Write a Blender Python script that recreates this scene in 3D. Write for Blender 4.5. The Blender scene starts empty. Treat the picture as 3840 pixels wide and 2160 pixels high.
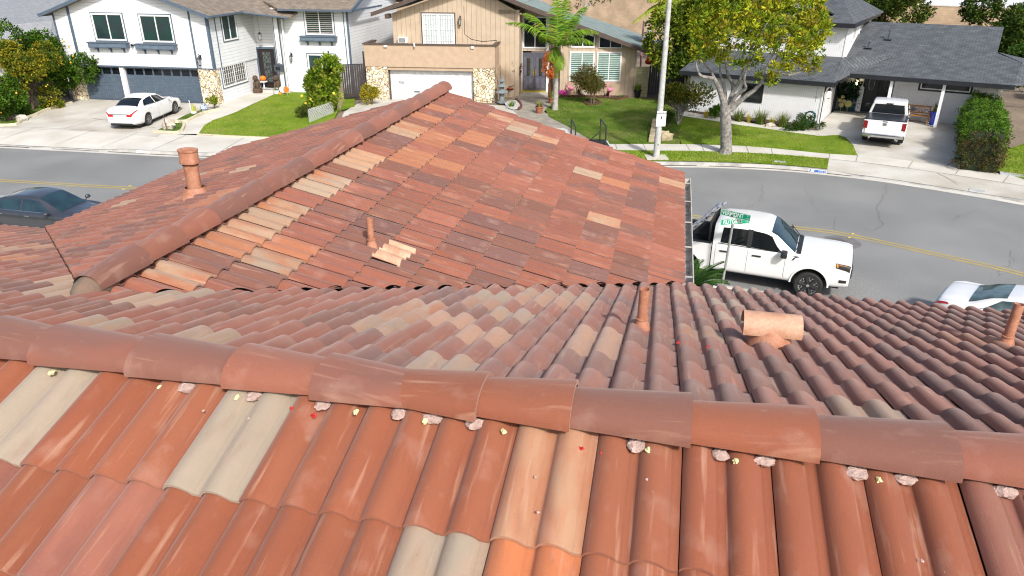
import bpy, bmesh, math, random
import numpy as np
from mathutils import Vector, Matrix
R_ = math.radians
rnd = random.Random(7)
# ------------------------------------------------------------------ camera, world, sun, exposure
scene = bpy.context.scene
C = bpy.data.collections.new('place'); scene.collection.children.link(C)
CAMH = 8.8; PITCH = R_(24.7); FPX = 2720.0
cam_d = bpy.data.cameras.new('camera'); cam = bpy.data.objects.new('camera', cam_d)
scene.collection.objects.link(cam); scene.camera = cam
cam_d.sensor_width = 36; cam_d.lens = 36*FPX/3840; cam_d.clip_start = .05; cam_d.clip_end = 3000
cam.location = (0, 0, CAMH); cam.rotation_euler = (R_(90)-PITCH, 0, 0)
SUN_AZ = R_(158); SUN_EL = R_(41)       # azimuth clockwise from +Y (the view direction)
world = bpy.data.worlds.new('World'); scene.world = world; world.use_nodes = True
wn = world.node_tree; wn.nodes.clear()
sky = wn.nodes.new('ShaderNodeTexSky'); sky.sky_type = 'NISHITA'; sky.sun_disc = False
sky.sun_elevation = SUN_EL; sky.sun_rotation = SUN_AZ; sky.dust_density = 3.5; sky.air_density = 1.0
bg = wn.nodes.new('ShaderNodeBackground'); bg.inputs[1].default_value = .15
wo = wn.nodes.new('ShaderNodeOutputWorld')
wn.links.new(sky.outputs[0], bg.inputs[0]); wn.links.new(bg.outputs[0], wo.inputs[0])
sl = bpy.data.lights.new('sun', 'SUN'); sl.energy = 3.45; sl.angle = R_(4.0); sl.color = (1, .97, .92)
so = bpy.data.objects.new('sun', sl); scene.collection.objects.link(so)
sd = Vector((math.sin(SUN_AZ)*math.cos(SUN_EL), math.cos(SUN_AZ)*math.cos(SUN_EL), math.sin(SUN_EL)))
so.rotation_euler = sd.to_track_quat('Z', 'Y').to_euler(); so.location = sd*60
scene.view_settings.view_transform = 'Standard'; scene.view_settings.look = 'None'
scene.view_settings.gamma = 1; scene.view_settings.exposure = .38
scene.render.resolution_x = 1024; scene.render.resolution_y = 576
scene.render.engine = 'CYCLES'
scene.cycles.filter_width = 1.1

# ------------------------------------------------------------------ materials
MATS = {}
def L(nt, a, b): nt.links.new(a, b)
def mat(name, col, rough=.7, var=.12, scale=4., bump=0., bscale=60., metal=0., spec=.5, col2=None, attr=None,
        coat=0., emit=None, estr=0., trans=0., alpha=1., fine=0., fscale=150., obj_tex='Object', lo=.35, hi=.65, dist=0.01):
    """Principled material: base colour mixed with a second tone by noise, optional fine speckle and bump."""
    if name in MATS: return MATS[name]
    m = bpy.data.materials.new(name); m.use_nodes = True; nt = m.node_tree
    p = nt.nodes['Principled BSDF']; MATS[name] = m
    p.inputs['Roughness'].default_value = rough; p.inputs['Metallic'].default_value = metal
    p.inputs['Specular IOR Level'].default_value = spec; p.inputs['Coat Weight'].default_value = coat
    p.inputs['Coat Roughness'].default_value = .04
    p.inputs['Transmission Weight'].default_value = trans; p.inputs['Alpha'].default_value = alpha
    if emit: p.inputs['Emission Color'].default_value = (*emit, 1); p.inputs['Emission Strength'].default_value = estr
    tc = nt.nodes.new('ShaderNodeTexCoord').outputs[obj_tex]
    c2 = col2 if col2 else tuple(x*(1-var*2) for x in col)
    n = nt.nodes.new('ShaderNodeTexNoise'); n.inputs['Scale'].default_value = scale; n.inputs['Detail'].default_value = 6
    L(nt, tc, n.inputs['Vector'])
    mr = nt.nodes.new('ShaderNodeMapRange'); mr.inputs[1].default_value = lo; mr.inputs[2].default_value = hi
    L(nt, n.outputs['Fac'], mr.inputs[0])
    mx = nt.nodes.new('ShaderNodeMix'); mx.data_type = 'RGBA'
    mx.inputs[6].default_value = (*col, 1); mx.inputs[7].default_value = (*c2, 1)
    L(nt, mr.outputs[0], mx.inputs[0]); out = mx.outputs[2]
    if attr:
        at = nt.nodes.new('ShaderNodeAttribute'); at.attribute_name = attr
        mm = nt.nodes.new('ShaderNodeMix'); mm.data_type = 'RGBA'; mm.blend_type = 'MULTIPLY'; mm.inputs[0].default_value = 1
        L(nt, out, mm.inputs[6]); L(nt, at.outputs['Color'], mm.inputs[7]); out = mm.outputs[2]
    if fine:
        f = nt.nodes.new('ShaderNodeTexNoise'); f.inputs['Scale'].default_value = fscale; f.inputs['Detail'].default_value = 3
        L(nt, tc, f.inputs['Vector'])
        fr = nt.nodes.new('ShaderNodeMapRange'); fr.inputs[1].default_value = .3; fr.inputs[2].default_value = .7
        fr.inputs[3].default_value = 1-fine; fr.inputs[4].default_value = 1+fine; L(nt, f.outputs['Fac'], fr.inputs[0])
        mm = nt.nodes.new('ShaderNodeVectorMath'); mm.operation = 'MULTIPLY'
        L(nt, out, mm.inputs[0]); L(nt, fr.outputs[0], mm.inputs[1]); out = mm.outputs[0]
    L(nt, out, p.inputs['Base Color'])
    if bump:
        b = nt.nodes.new('ShaderNodeTexNoise'); b.inputs['Scale'].default_value = bscale; b.inputs['Detail'].default_value = 5
        L(nt, tc, b.inputs['Vector'])
        bu = nt.nodes.new('ShaderNodeBump'); bu.inputs['Strength'].default_value = bump; bu.inputs['Distance'].default_value = dist
        L(nt, b.outputs['Fac'], bu.inputs['Height']); L(nt, bu.outputs[0], p.inputs['Normal'])
    return m

def lines_mat(name, col, dark, axis='x', pitch=.2, width=.06, rough=.6, var=.06, scale=2., zmul=None, bumpd=.012, shift=0.):
    """painted siding / board cladding: thin dark joints every `pitch` metres along an axis, with bump"""
    if name in MATS: return MATS[name]
    m = mat(name, col, rough, var, scale); nt = m.node_tree; p = nt.nodes['Principled BSDF']
    src = p.inputs['Base Color'].links[0].from_socket
    tc = nt.nodes.new('ShaderNodeTexCoord'); sp = nt.nodes.new('ShaderNodeSeparateXYZ'); L(nt, tc.outputs['Object'], sp.inputs[0])
    if axis == 'h':   # boards counted along x+y so that side walls get them too
        ad = nt.nodes.new('ShaderNodeMath'); ad.operation = 'ADD'; L(nt, sp.outputs[0], ad.inputs[0]); L(nt, sp.outputs[1], ad.inputs[1]); v = ad.outputs[0]
    else: v = sp.outputs['xyz'.index(axis)]
    d = nt.nodes.new('ShaderNodeMath'); d.operation = 'MULTIPLY_ADD'; d.inputs[1].default_value = 1/pitch; d.inputs[2].default_value = shift+100; L(nt, v, d.inputs[0])
    fr = nt.nodes.new('ShaderNodeMath'); fr.operation = 'FRACT'; L(nt, d.outputs[0], fr.inputs[0])
    lt = nt.nodes.new('ShaderNodeMath'); lt.operation = 'LESS_THAN'; lt.inputs[1].default_value = width; L(nt, fr.outputs[0], lt.inputs[0])
    mx = nt.nodes.new('ShaderNodeMix'); mx.data_type = 'RGBA'; L(nt, lt.outputs[0], mx.inputs[0]); L(nt, src, mx.inputs[6]); mx.inputs[7].default_value = (*dark, 1)
    L(nt, mx.outputs[2], p.inputs['Base Color'])
    bu = nt.nodes.new('ShaderNodeBump'); bu.inputs['Strength'].default_value = .8; bu.inputs['Distance'].default_value = bumpd
    if axis == 'z': L(nt, fr.outputs[0], bu.inputs['Height']); bu.invert = True
    else:
        iv = nt.nodes.new('ShaderNodeMath'); iv.operation = 'SUBTRACT'; iv.inputs[0].default_value = 1; L(nt, lt.outputs[0], iv.inputs[1]); L(nt, iv.outputs[0], bu.inputs['Height'])
    L(nt, bu.outputs[0], p.inputs['Normal'])
    return m

def brick_mat(name, c1, c2, mortar, w=.4, h=.2, rough=.85, msize=.012, plane='xz', shift=0., bump=.5, noise=.35, nscale=1.2, offset=.5):
    """brick / block / shingle courses in object space"""
    if name in MATS: return MATS[name]
    m = bpy.data.materials.new(name); m.use_nodes = True; nt = m.node_tree; MATS[name] = m
    p = nt.nodes['Principled BSDF']; p.inputs['Roughness'].default_value = rough; p.inputs['Specular IOR Level'].default_value = .25
    tc = nt.nodes.new('ShaderNodeTexCoord'); sp = nt.nodes.new('ShaderNodeSeparateXYZ'); L(nt, tc.outputs['Object'], sp.inputs[0])
    cb = nt.nodes.new('ShaderNodeCombineXYZ')
    if plane[0] == 'h':
        ad = nt.nodes.new('ShaderNodeMath'); ad.operation = 'ADD'; L(nt, sp.outputs[0], ad.inputs[0]); L(nt, sp.outputs[1], ad.inputs[1]); L(nt, ad.outputs[0], cb.inputs[0])
    else: L(nt, sp.outputs['xyz'.index(plane[0])], cb.inputs[0])
    L(nt, sp.outputs['xyz'.index(plane[1])], cb.inputs[1])
    b = nt.nodes.new('ShaderNodeTexBrick'); L(nt, cb.outputs[0], b.inputs['Vector'])
    b.inputs['Color1'].default_value = (*c1, 1); b.inputs['Color2'].default_value = (*c2, 1); b.inputs['Mortar'].default_value = (*mortar, 1)
    b.inputs['Scale'].default_value = 1; b.inputs['Brick Width'].default_value = w; b.inputs['Row Height'].default_value = h
    b.inputs['Mortar Size'].default_value = msize; b.inputs['Mortar Smooth'].default_value = .3; b.offset = offset
    n = nt.nodes.new('ShaderNodeTexNoise'); n.inputs['Scale'].default_value = nscale; n.inputs['Detail'].default_value = 6; L(nt, tc.outputs['Object'], n.inputs['Vector'])
    mr = nt.nodes.new('ShaderNodeMapRange'); mr.inputs[1].default_value = .3; mr.inputs[2].default_value = .7; mr.inputs[3].default_value = 1-noise; mr.inputs[4].default_value = 1+noise
    L(nt, n.outputs['Fac'], mr.inputs[0])
    mm = nt.nodes.new('ShaderNodeVectorMath'); mm.operation = 'MULTIPLY'; L(nt, b.outputs['Color'], mm.inputs[0]); L(nt, mr.outputs[0], mm.inputs[1])
    L(nt, mm.outputs[0], p.inputs['Base Color'])
    bu = nt.nodes.new('ShaderNodeBump'); bu.inputs['Strength'].default_value = bump; bu.inputs['Distance'].default_value = .01; bu.invert = True
    L(nt, b.outputs['Fac'], bu.inputs['Height']); L(nt, bu.outputs[0], p.inputs['Normal'])
    return m

def stone_mat(name):
    """irregular flagstones with mortar joints (voronoi cells)"""
    if name in MATS: return MATS[name]
    m = bpy.data.materials.new(name); m.use_nodes = True; nt = m.node_tree; MATS[name] = m
    p = nt.nodes['Principled BSDF']; p.inputs['Roughness'].default_value = .85
    tc = nt.nodes.new('ShaderNodeTexCoord').outputs['Object']
    nz = nt.nodes.new('ShaderNodeTexNoise'); nz.inputs['Scale'].default_value = 3; L(nt, tc, nz.inputs['Vector'])
    ad = nt.nodes.new('ShaderNodeMix'); ad.data_type = 'RGBA'; ad.blend_type = 'LINEAR_LIGHT'; ad.inputs[0].default_value = .12
    L(nt, tc, ad.inputs[6]); L(nt, nz.outputs['Color'], ad.inputs[7])
    v1 = nt.nodes.new('ShaderNodeTexVoronoi'); v1.feature = 'DISTANCE_TO_EDGE'; v1.inputs['Scale'].default_value = 4.6; L(nt, ad.outputs[2], v1.inputs['Vector'])
    v2 = nt.nodes.new('ShaderNodeTexVoronoi'); v2.inputs['Scale'].default_value = 4.6; L(nt, ad.outputs[2], v2.inputs['Vector'])
    cr = nt.nodes.new('ShaderNodeValToRGB'); L(nt, v2.outputs['Color'], cr.inputs[0]); e = cr.color_ramp.elements
    e[0].position = .0; e[0].color = (.30, .17, .08, 1); e[1].position = .2; e[1].color = (.58, .46, .29, 1)
    x = e.new(.45); x.color = (.74, .64, .45, 1); x = e.new(.8); x.color = (.80, .73, .56, 1); x = e.new(1.); x.color = (.62, .48, .30, 1)
    mr = nt.nodes.new('ShaderNodeMapRange'); mr.inputs[1].default_value = .015; mr.inputs[2].default_value = .06; L(nt, v1.outputs['Distance'], mr.inputs[0])
    mx = nt.nodes.new('ShaderNodeMix'); mx.data_type = 'RGBA'; L(nt, mr.outputs[0], mx.inputs[0]); mx.inputs[6].default_value = (.22, .15, .09, 1); L(nt, cr.outputs[0], mx.inputs[7])
    L(nt, mx.outputs[2], p.inputs['Base Color'])
    bu = nt.nodes.new('ShaderNodeBump'); bu.inputs['Strength'].default_value = 1; bu.inputs['Distance'].default_value = .05
    L(nt, mr.outputs[0], bu.inputs['Height']); L(nt, bu.outputs[0], p.inputs['Normal'])
    return m

# ------------------------------------------------------------------ mesh helpers
class MB:
    """collects shapes; build() links them as one mesh object"""
    def __init__(s): s.v = []; s.f = []; s.M = Matrix.Identity(4); s.col = None; s.fc = []
    def add(s, vs, fs):
        b = len(s.v); s.v += [tuple(s.M @ Vector(v)) for v in vs]
        s.f += [tuple(i+b for i in f) for f in fs]; s.fc += [s.col]*len(fs); return s
    def box(s, x0, x1, y0, y1, z0, z1, bev=0.):
        if bev:
            b = bev; vs = []; 
            bm = bmesh.new(); bmesh.ops.create_cube(bm, size=1)
            for v in bm.verts: v.co = Vector(((x0+x1)/2+v.co.x*(x1-x0), (y0+y1)/2+v.co.y*(y1-y0), (z0+z1)/2+v.co.z*(z1-z0)))
            bmesh.ops.bevel(bm, geom=bm.edges[:], offset=b, segments=2, affect='EDGES', profile=.5)
            bm.verts.index_update(); s.add([v.co[:] for v in bm.verts], [[v.index for v in f.verts] for f in bm.faces]); bm.free(); return s
        return s.add([(x0,y0,z0),(x1,y0,z0),(x1,y1,z0),(x0,y1,z0),(x0,y0,z1),(x1,y0,z1),(x1,y1,z1),(x0,y1,z1)],
                     [(0,3,2,1),(4,5,6,7),(0,1,5,4),(1,2,6,5),(2,3,7,6),(3,0,4,7)])
    def prism(s, poly, a0, a1, axis='y'):
        """extrude a 2-D polygon: axis 'y' -> poly in (x,z); 'z' -> (x,y); 'x' -> (y,z)"""
        n = len(poly)
        def pt(p, a): return {'y': (p[0], a, p[1]), 'z': (p[0], p[1], a), 'x': (a, p[0], p[1])}[axis]
        s.add([pt(p, a0) for p in poly]+[pt(p, a1) for p in poly],
              [tuple(range(n))[::-1], tuple(range(n, 2*n))]+[(i, (i+1) % n, n+(i+1) % n, n+i) for i in range(n)]); return s
    def quad(s, a, b, c, d): return s.add([a, b, c, d], [(0, 1, 2, 3)])
    def tube(s, pts, r, n=8, cap=True):
        """swept tube; r is a number or a list"""
        pts = [Vector(p) for p in pts]; m = len(pts); rs = r if isinstance(r, (list, tuple)) else [r]*m
        vs = []; up = Vector((0, 0, 1)); prev = None
        for i, p in enumerate(pts):
            d = (pts[min(i+1, m-1)]-pts[max(i-1, 0)]).normalized()
            a = prev if prev is not None else (Vector((1, 0, 0)) if abs(d.z) > .9 else up)
            x = (a - d*a.dot(d)).normalized(); prev = x; y = d.cross(x)
            vs += [tuple(p + (x*math.cos(t)+y*math.sin(t))*rs[i]) for t in [2*math.pi*k/n for k in range(n)]]
        fs = [(i*n+k, i*n+(k+1) % n, (i+1)*n+(k+1) % n, (i+1)*n+k) for i in range(m-1) for k in range(n)]
        if cap: fs += [tuple(range(n))[::-1], tuple(range((m-1)*n, m*n))]
        return s.add(vs, fs)
    def cyl(s, x, y, z0, z1, r0, r1=None, n=20): return s.tube([(x, y, z0), (x, y, z1)], [r0, r0 if r1 is None else r1], n)
    def lathe(s, prof, n=24, x=0, y=0):
        m = len(prof); vs = [(x+r*math.cos(2*math.pi*k/n), y+r*math.sin(2*math.pi*k/n), z) for r, z in prof for k in range(n)]
        fs = [(i*n+k, i*n+(k+1) % n, (i+1)*n+(k+1) % n, (i+1)*n+k) for i in range(m-1) for k in range(n)]
        return s.add(vs, fs+[tuple(range(n))[::-1], tuple(range((m-1)*n, m*n))])
    def ball(s, c, r, n=12, m=8, noise=0., seed=0):
        rr = random.Random(seed); r = r if isinstance(r, (tuple, list)) else (r, r, r); vs = [(c[0], c[1], c[2]-r[2])]
        for j in range(1, m):
            t = -math.pi/2+math.pi*j/m
            for k in range(n):
                q = 1+rr.uniform(-noise, noise); a = 2*math.pi*k/n
                vs.append((c[0]+r[0]*q*math.cos(t)*math.cos(a), c[1]+r[1]*q*math.cos(t)*math.sin(a), c[2]+r[2]*q*math.sin(t)))
        vs.append((c[0], c[1], c[2]+r[2])); fs = [(0, 1+(k+1) % n, 1+k) for k in range(n)]
        fs += [(1+j*n+k, 1+j*n+(k+1) % n, 1+(j+1)*n+(k+1) % n, 1+(j+1)*n+k) for j in range(m-2) for k in range(n)]
        e = 1+(m-1)*n; fs += [(e, 1+(m-2)*n+k, 1+(m-2)*n+(k+1) % n) for k in range(n)]
        return s.add(vs, fs)
    def build(s, name, m, parent=None, smooth=False, loc=None, label=None):
        me = bpy.data.meshes.new(name); me.from_pydata(s.v, [], s.f); me.update()
        if any(c is not None for c in s.fc):
            at = me.color_attributes.new('tint', 'FLOAT_COLOR', 'CORNER'); arr = np.ones((len(me.loops), 4), np.float32); i = 0
            for f, c in zip(s.f, s.fc):
                arr[i:i+len(f), :3] = c if c is not None else (1, 1, 1); i += len(f)
            at.data.foreach_set('color', arr.ravel())
        if smooth:
            me.polygons.foreach_set('use_smooth', [True]*len(me.polygons))
            if smooth != 'all': me.set_sharp_from_angle(angle=R_(38))
        return link(name, me, m, parent, loc, label)
def link(name, me, m, parent=None, loc=None, label=None):
    o = bpy.data.objects.new(name, me); C.objects.link(o)
    for q in (m if isinstance(m, (list, tuple)) else [m]): me.materials.append(q)
    if parent: o.parent = parent
    if loc: o.location = loc
    if label: o['label'] = label
    return o
def tag(o, label, cat, group=None, kind=None):
    if label: o['label'] = label
    if cat: o['category'] = cat
    if group: o['group'] = group
    if kind: o['kind'] = kind
    return o
def thing(name, label, cat, loc=(0, 0, 0), rz=0., group=None, rx=0.):
    o = bpy.data.objects.new(name, None); C.objects.link(o); o.empty_display_size = .3
    o.location = loc; o.rotation_euler = (rx, 0, rz); return tag(o, label, cat, group)
def struct(o): o['kind'] = 'structure'; return o
def dup(root, loc, rz=0., label=None, group=None, scale=None):
    r = root.copy(); C.objects.link(r); r.location = loc; r.rotation_euler = (0, 0, rz)
    if scale: r.scale = scale
    if label: r['label'] = label
    if group: r['group'] = group
    for ch in list(root.children):
        c = ch.copy(); C.objects.link(c); c.parent = r
        for g in list(ch.children):
            d = g.copy(); C.objects.link(d); d.parent = c
    return r
def text(s, size, m, parent, name='lettering', loc=(0, 0, 0), rot=(0, 0, 0), depth=.002, align='CENTER', sx=1., bold=0.):
    """lettering as a real thin mesh"""
    cu = bpy.data.curves.new('t', 'FONT'); cu.body = s; cu.size = size; cu.align_x = align; cu.align_y = 'CENTER'; cu.extrude = depth; cu.offset = bold
    o = bpy.data.objects.new('t', cu); scene.collection.objects.link(o)
    dg = bpy.context.evaluated_depsgraph_get(); me = bpy.data.meshes.new_from_object(o.evaluated_get(dg)); bpy.data.objects.remove(o)
    me.materials.clear(); q = link(name, me, m, parent); q.location = loc; q.rotation_euler = rot; q.scale = (sx, 1, 1); return q

def ray(u, v):
    """direction of a photograph pixel (3840 x 2160) from the camera"""
    a = (u-1920)/FPX; b = (v-1080)/FPX; s, c = math.sin(PITCH), math.cos(PITCH)
    return Vector((a, c-b*s, -(s+b*c)))
def G(u, v, z=0.):
    r = ray(u, v); t = (z-CAMH)/r.z; return Vector((r.x*t, r.y*t, z))
# ------------------------------------------------------------------ our own house: clay tile roof in two wings
AL = R_(-12.18); RV, RZ, SL = 2.405, 7.13, .32; WU, WZ, WSL = -3.65, 6.75, .29
EV = 7.16; WEND = 11.62; WW = 3.9; ULEFT, URIGHT = -10., 11.
TW, TL = .316, .402
home = thing('tile_roofed_house', 'terracotta tiled house with ridge, long wing and copper coloured vent pipes, filling the foreground', 'house', (0, 0, 0), AL)
PAL = {'red': [(.245, .090, .058), (.228, .082, .052), (.262, .100, .066), (.215, .082, .058)],
       'plum': [(.175, .078, .056), (.188, .080, .054), (.155, .077, .064)],
       'capplum': [(.150, .072, .058), (.165, .078, .060)],
       'redder': [(.235, .073, .036), (.22, .067, .033), (.245, .081, .041)],
       'buff': [(.33, .222, .148), (.35, .205, .125), (.30, .222, .16)],
       'greybuff': [(.30, .245, .185), (.33, .235, .165)],
       'brightorange': [(.40, .135, .055), (.37, .12, .05)],
       'peach': [(.36, .205, .13), (.34, .185, .115)],
       'orange': [(.325, .138, .073), (.30, .118, .063)]}
def tile_material():
    m = bpy.data.materials.new('clay_tile'); m.use_nodes = True; nt = m.node_tree; p = nt.nodes['Principled BSDF']; MATS['clay_tile'] = m
    p.inputs['Roughness'].default_value = .82; p.inputs['Specular IOR Level'].default_value = .25; p.inputs['Sheen Weight'].default_value = .22; p.inputs['Sheen Roughness'].default_value = .5; p.inputs['Sheen Tint'].default_value = (.9, .75, .7, 1)
    tc = nt.nodes.new('ShaderNodeTexCoord').outputs['Object']; at = nt.nodes.new('ShaderNodeAttribute'); at.attribute_name = 'tint'
    a2 = nt.nodes.new('ShaderNodeAttribute'); a2.attribute_name = 'tint2'
    def noise(sc, det=5, rough=.55):
        n = nt.nodes.new('ShaderNodeTexNoise'); n.inputs['Scale'].default_value = sc; n.inputs['Detail'].default_value = det; n.inputs['Roughness'].default_value = rough
        L(nt, tc, n.inputs['Vector']); return n.outputs['Fac']
    def rng(s, a, b, c=0., d=1.):
        r = nt.nodes.new('ShaderNodeMapRange'); r.inputs[1].default_value = a; r.inputs[2].default_value = b; r.inputs[3].default_value = c; r.inputs[4].default_value = d; L(nt, s, r.inputs[0]); return r.outputs[0]
    def mix(f, a, b):
        x = nt.nodes.new('ShaderNodeMix'); x.data_type = 'RGBA'; L(nt, f, x.inputs[0])
        for i, q in ((6, a), (7, b)):
            if isinstance(q, tuple): x.inputs[i].default_value = (*q, 1)
            else: L(nt, q, x.inputs[i])
        return x.outputs[2]
    uvn = nt.nodes.new('ShaderNodeUVMap'); uvn.uv_map = 'tile'
    def nuv(sx, sy, det=4):
        mp = nt.nodes.new('ShaderNodeMapping'); mp.inputs['Scale'].default_value = (sx, sy, 1); L(nt, uvn.outputs[0], mp.inputs[0]); n = nt.nodes.new('ShaderNodeTexNoise'); n.inputs['Scale'].default_value = 1; n.inputs['Detail'].default_value = det; L(nt, mp.outputs[0], n.inputs['Vector']); return n.outputs['Fac']
    c = mix(rng(nuv(9, 2.4), .40, .62), at.outputs['Color'], a2.outputs['Color'])      # flashed firing colours, drawn out along the tile
    c = mix(rng(nuv(16, 3.2, 6), .58, .74, 0, .30), c, (.17, .075, .06))                # dark firing streaks
    c = mix(rng(nuv(34, 2.2, 3), .60, .74, 0, .42), c, (.46, .29, .20))                 # light scrapes along the tile
    c = mix(rng(nuv(8, 5, 6), .57, .77, 0, .30), c, (.42, .28, .225))                    # chalky bloom
    c = mix(rng(noise(11, 5), .66, .80, 0, .25), c, (.40, .28, .22))                     # pale bloom smudges
    c = mix(rng(noise(150, 2), .745, .79, 0, .6), c, (.70, .58, .45))                   # small light flecks
    c = mix(rng(noise(120, 2), .24, .30, .55, 0), c, (.10, .05, .04))                   # small dark flecks
    g = nt.nodes.new('ShaderNodeVectorMath'); g.operation = 'MULTIPLY'; L(nt, c, g.inputs[0]); L(nt, rng(noise(420, 2), .3, .7, .80, 1.20), g.inputs[1])
    L(nt, g.outputs[0], p.inputs['Base Color'])
    b = nt.nodes.new('ShaderNodeBump'); b.inputs['Strength'].default_value = .5; b.inputs['Distance'].default_value = .004; L(nt, noise(260, 4), b.inputs['Height']); L(nt, b.outputs[0], p.inputs['Normal'])
    return m
TILE = tile_material()
NPX = 13
def profile():
    """two barrels and two narrow pans across one tile"""
    xs, hs = [], []
    for k in range(2):
        for i in range(NPX):
            t = i/(NPX-1); xs.append((k+t*.74)*TW/2); hs.append(.005+.036*max(0., math.sin(math.pi*t**.85))**.78)
        for t, h in ((.765, .001), (.80, .004), (.84, .001), (.93, 0.), (.985, .001)): xs.append((k+t)*TW/2); hs.append(h)
    xs[-1] = TW-.0025; return np.array(xs)+.0005, np.array(hs)
PX, PH = profile()
def course_colour(pal=None):
    k = pal or rnd.choices(['red', 'plum', 'orange', 'buff'], [.76, .20, .02, .02])[0]
    a = rnd.choice(PAL[k]); b = rnd.choice(PAL[k])
    if k == 'red' and rnd.random() < .30: b = rnd.choice(PAL['plum'])
    if k == 'buff' and rnd.random() < .6: b = rnd.choice([PAL['orange'][0], (.30, .225, .16)])
    if k == 'orange' and rnd.random() < .3: b = PAL['buff'][0]
    j = rnd.uniform(.92, 1.08); return tuple(x*j for x in a), tuple(x*j for x in b)
def tile_field(name, cols, courses, s0, origin, xdir, sdir, up, cuts, special={}, length=.462, weights=None, label=None, rag=0., seed=''):
    """one roof plane of overlapping tiles: xdir across, sdir down the slope, courses' butts at s0 + k*TL"""
    V, F, A, B2, UVs = [], [], [], [], []
    n = len(PX); th = .016; O = np.array(origin); X = np.array(xdir); S = np.array(sdir); U = np.array(up)
    base = 0
    for k in range(courses[0], courses[1]):
        for c in range(cols[0], cols[1]):
            rnd.seed(hash((sum(map(ord, name+seed)), k, c))); ca, cb = course_colour(special.get((k, c)))
            sk = s0+k*TL + rnd.uniform(-.004, .004) + (rnd.uniform(-rag, rag) if rag else 0); x0 = c*TW+rnd.uniform(-.001, .001); yaw = rnd.uniform(-.004, .004); dz = rnd.uniform(-.0015, .002)
            hd = .03 if k == 0 else sk-length
            rows = [(hd, .0, 0), ((hd+sk)/2, .014, 0), (sk-.006, .0275, 0), (sk, .0260, 0), (sk, .0260, 0), (sk+.001, .028-th, 0), (sk, .028-th, 0), (sk-.07, .024-th, 0)]
            for (s, h, _) in rows:
                P = O + np.outer(PX+x0, X) + np.outer(np.full(n, s)+yaw*(PX-TW/2), S) + np.outer(PH+h+dz, U); V.append(P); UVs.append(np.stack([PX+c*7.31+k*3.17, np.full(n, s-sk)+c*1.7+k*5.3], 1))
            for r in (0, 1, 2, 4, 6):
                a = base+r*n+np.arange(n-1); F.append(np.stack([a, a+n, a+n+1, a+1], 1))
            cnt = 5*(n-1)*4; A.append(np.tile(ca, (cnt, 1))); B2.append(np.tile(cb, (cnt, 1)))
            base += 8*n
    UV = np.concatenate(UVs); V = np.concatenate(V); F = np.concatenate(F); A = np.concatenate(A); B2 = np.concatenate(B2)
    me = bpy.data.meshes.new(name); me.from_pydata(V, [], F.tolist()); me.update()
    for nm, arr in (('tint', A), ('tint2', B2)):
        at = me.color_attributes.new(nm, 'FLOAT_COLOR', 'CORNER'); at.data.foreach_set('color', np.concatenate([arr, np.ones((len(arr), 1))], 1).astype(np.float32).ravel())
    ul = me.uv_layers.new(name='tile'); ul.data.foreach_set('uv', UV[F.ravel()].astype(np.float32).ravel())
    if cuts:
        bm = bmesh.new(); bm.from_mesh(me)
        for co, no in cuts:     # keep the side the normal points away from
            bmesh.ops.bisect_plane(bm, geom=bm.verts[:]+bm.edges[:]+bm.faces[:], dist=1e-5, plane_co=co, plane_no=no, clear_outer=True)
        bm.to_mesh(me); bm.free()
    me.polygons.foreach_set('use_smooth', [True]*len(me.polygons))
    return link(name, me, TILE, home, label=label)
cs = math.sqrt(1+SL*SL); cw = math.sqrt(1+WSL*WSL)
COL0 = -.473
# near slope (towards the camera)
sp = {(0, -4): 'greybuff', (0, 0): 'buff', (0, -7): 'greybuff', (1, -1): 'greybuff', (1, 0): 'brightorange', (1, -2): 'redder', (0, 1): 'redder', (0, 2): 'redder', (0, 3): 'redder', (0, 4): 'redder', (0, 5): 'red', (0, 6): 'redder', (0, -2): 'redder'}
for k in (0, 1, 2): 
    for c in range(-9, 9): sp.setdefault((k, c), 'redder' if rnd.random() < .8 else 'red')
tile_field('roof_slope', (-30, 36), (0, 12), .588, (COL0, RV, RZ), (1, 0, 0), (0, -1/cs, -SL/cs), (0, -SL/cs, 1/cs), [], sp)
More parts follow.
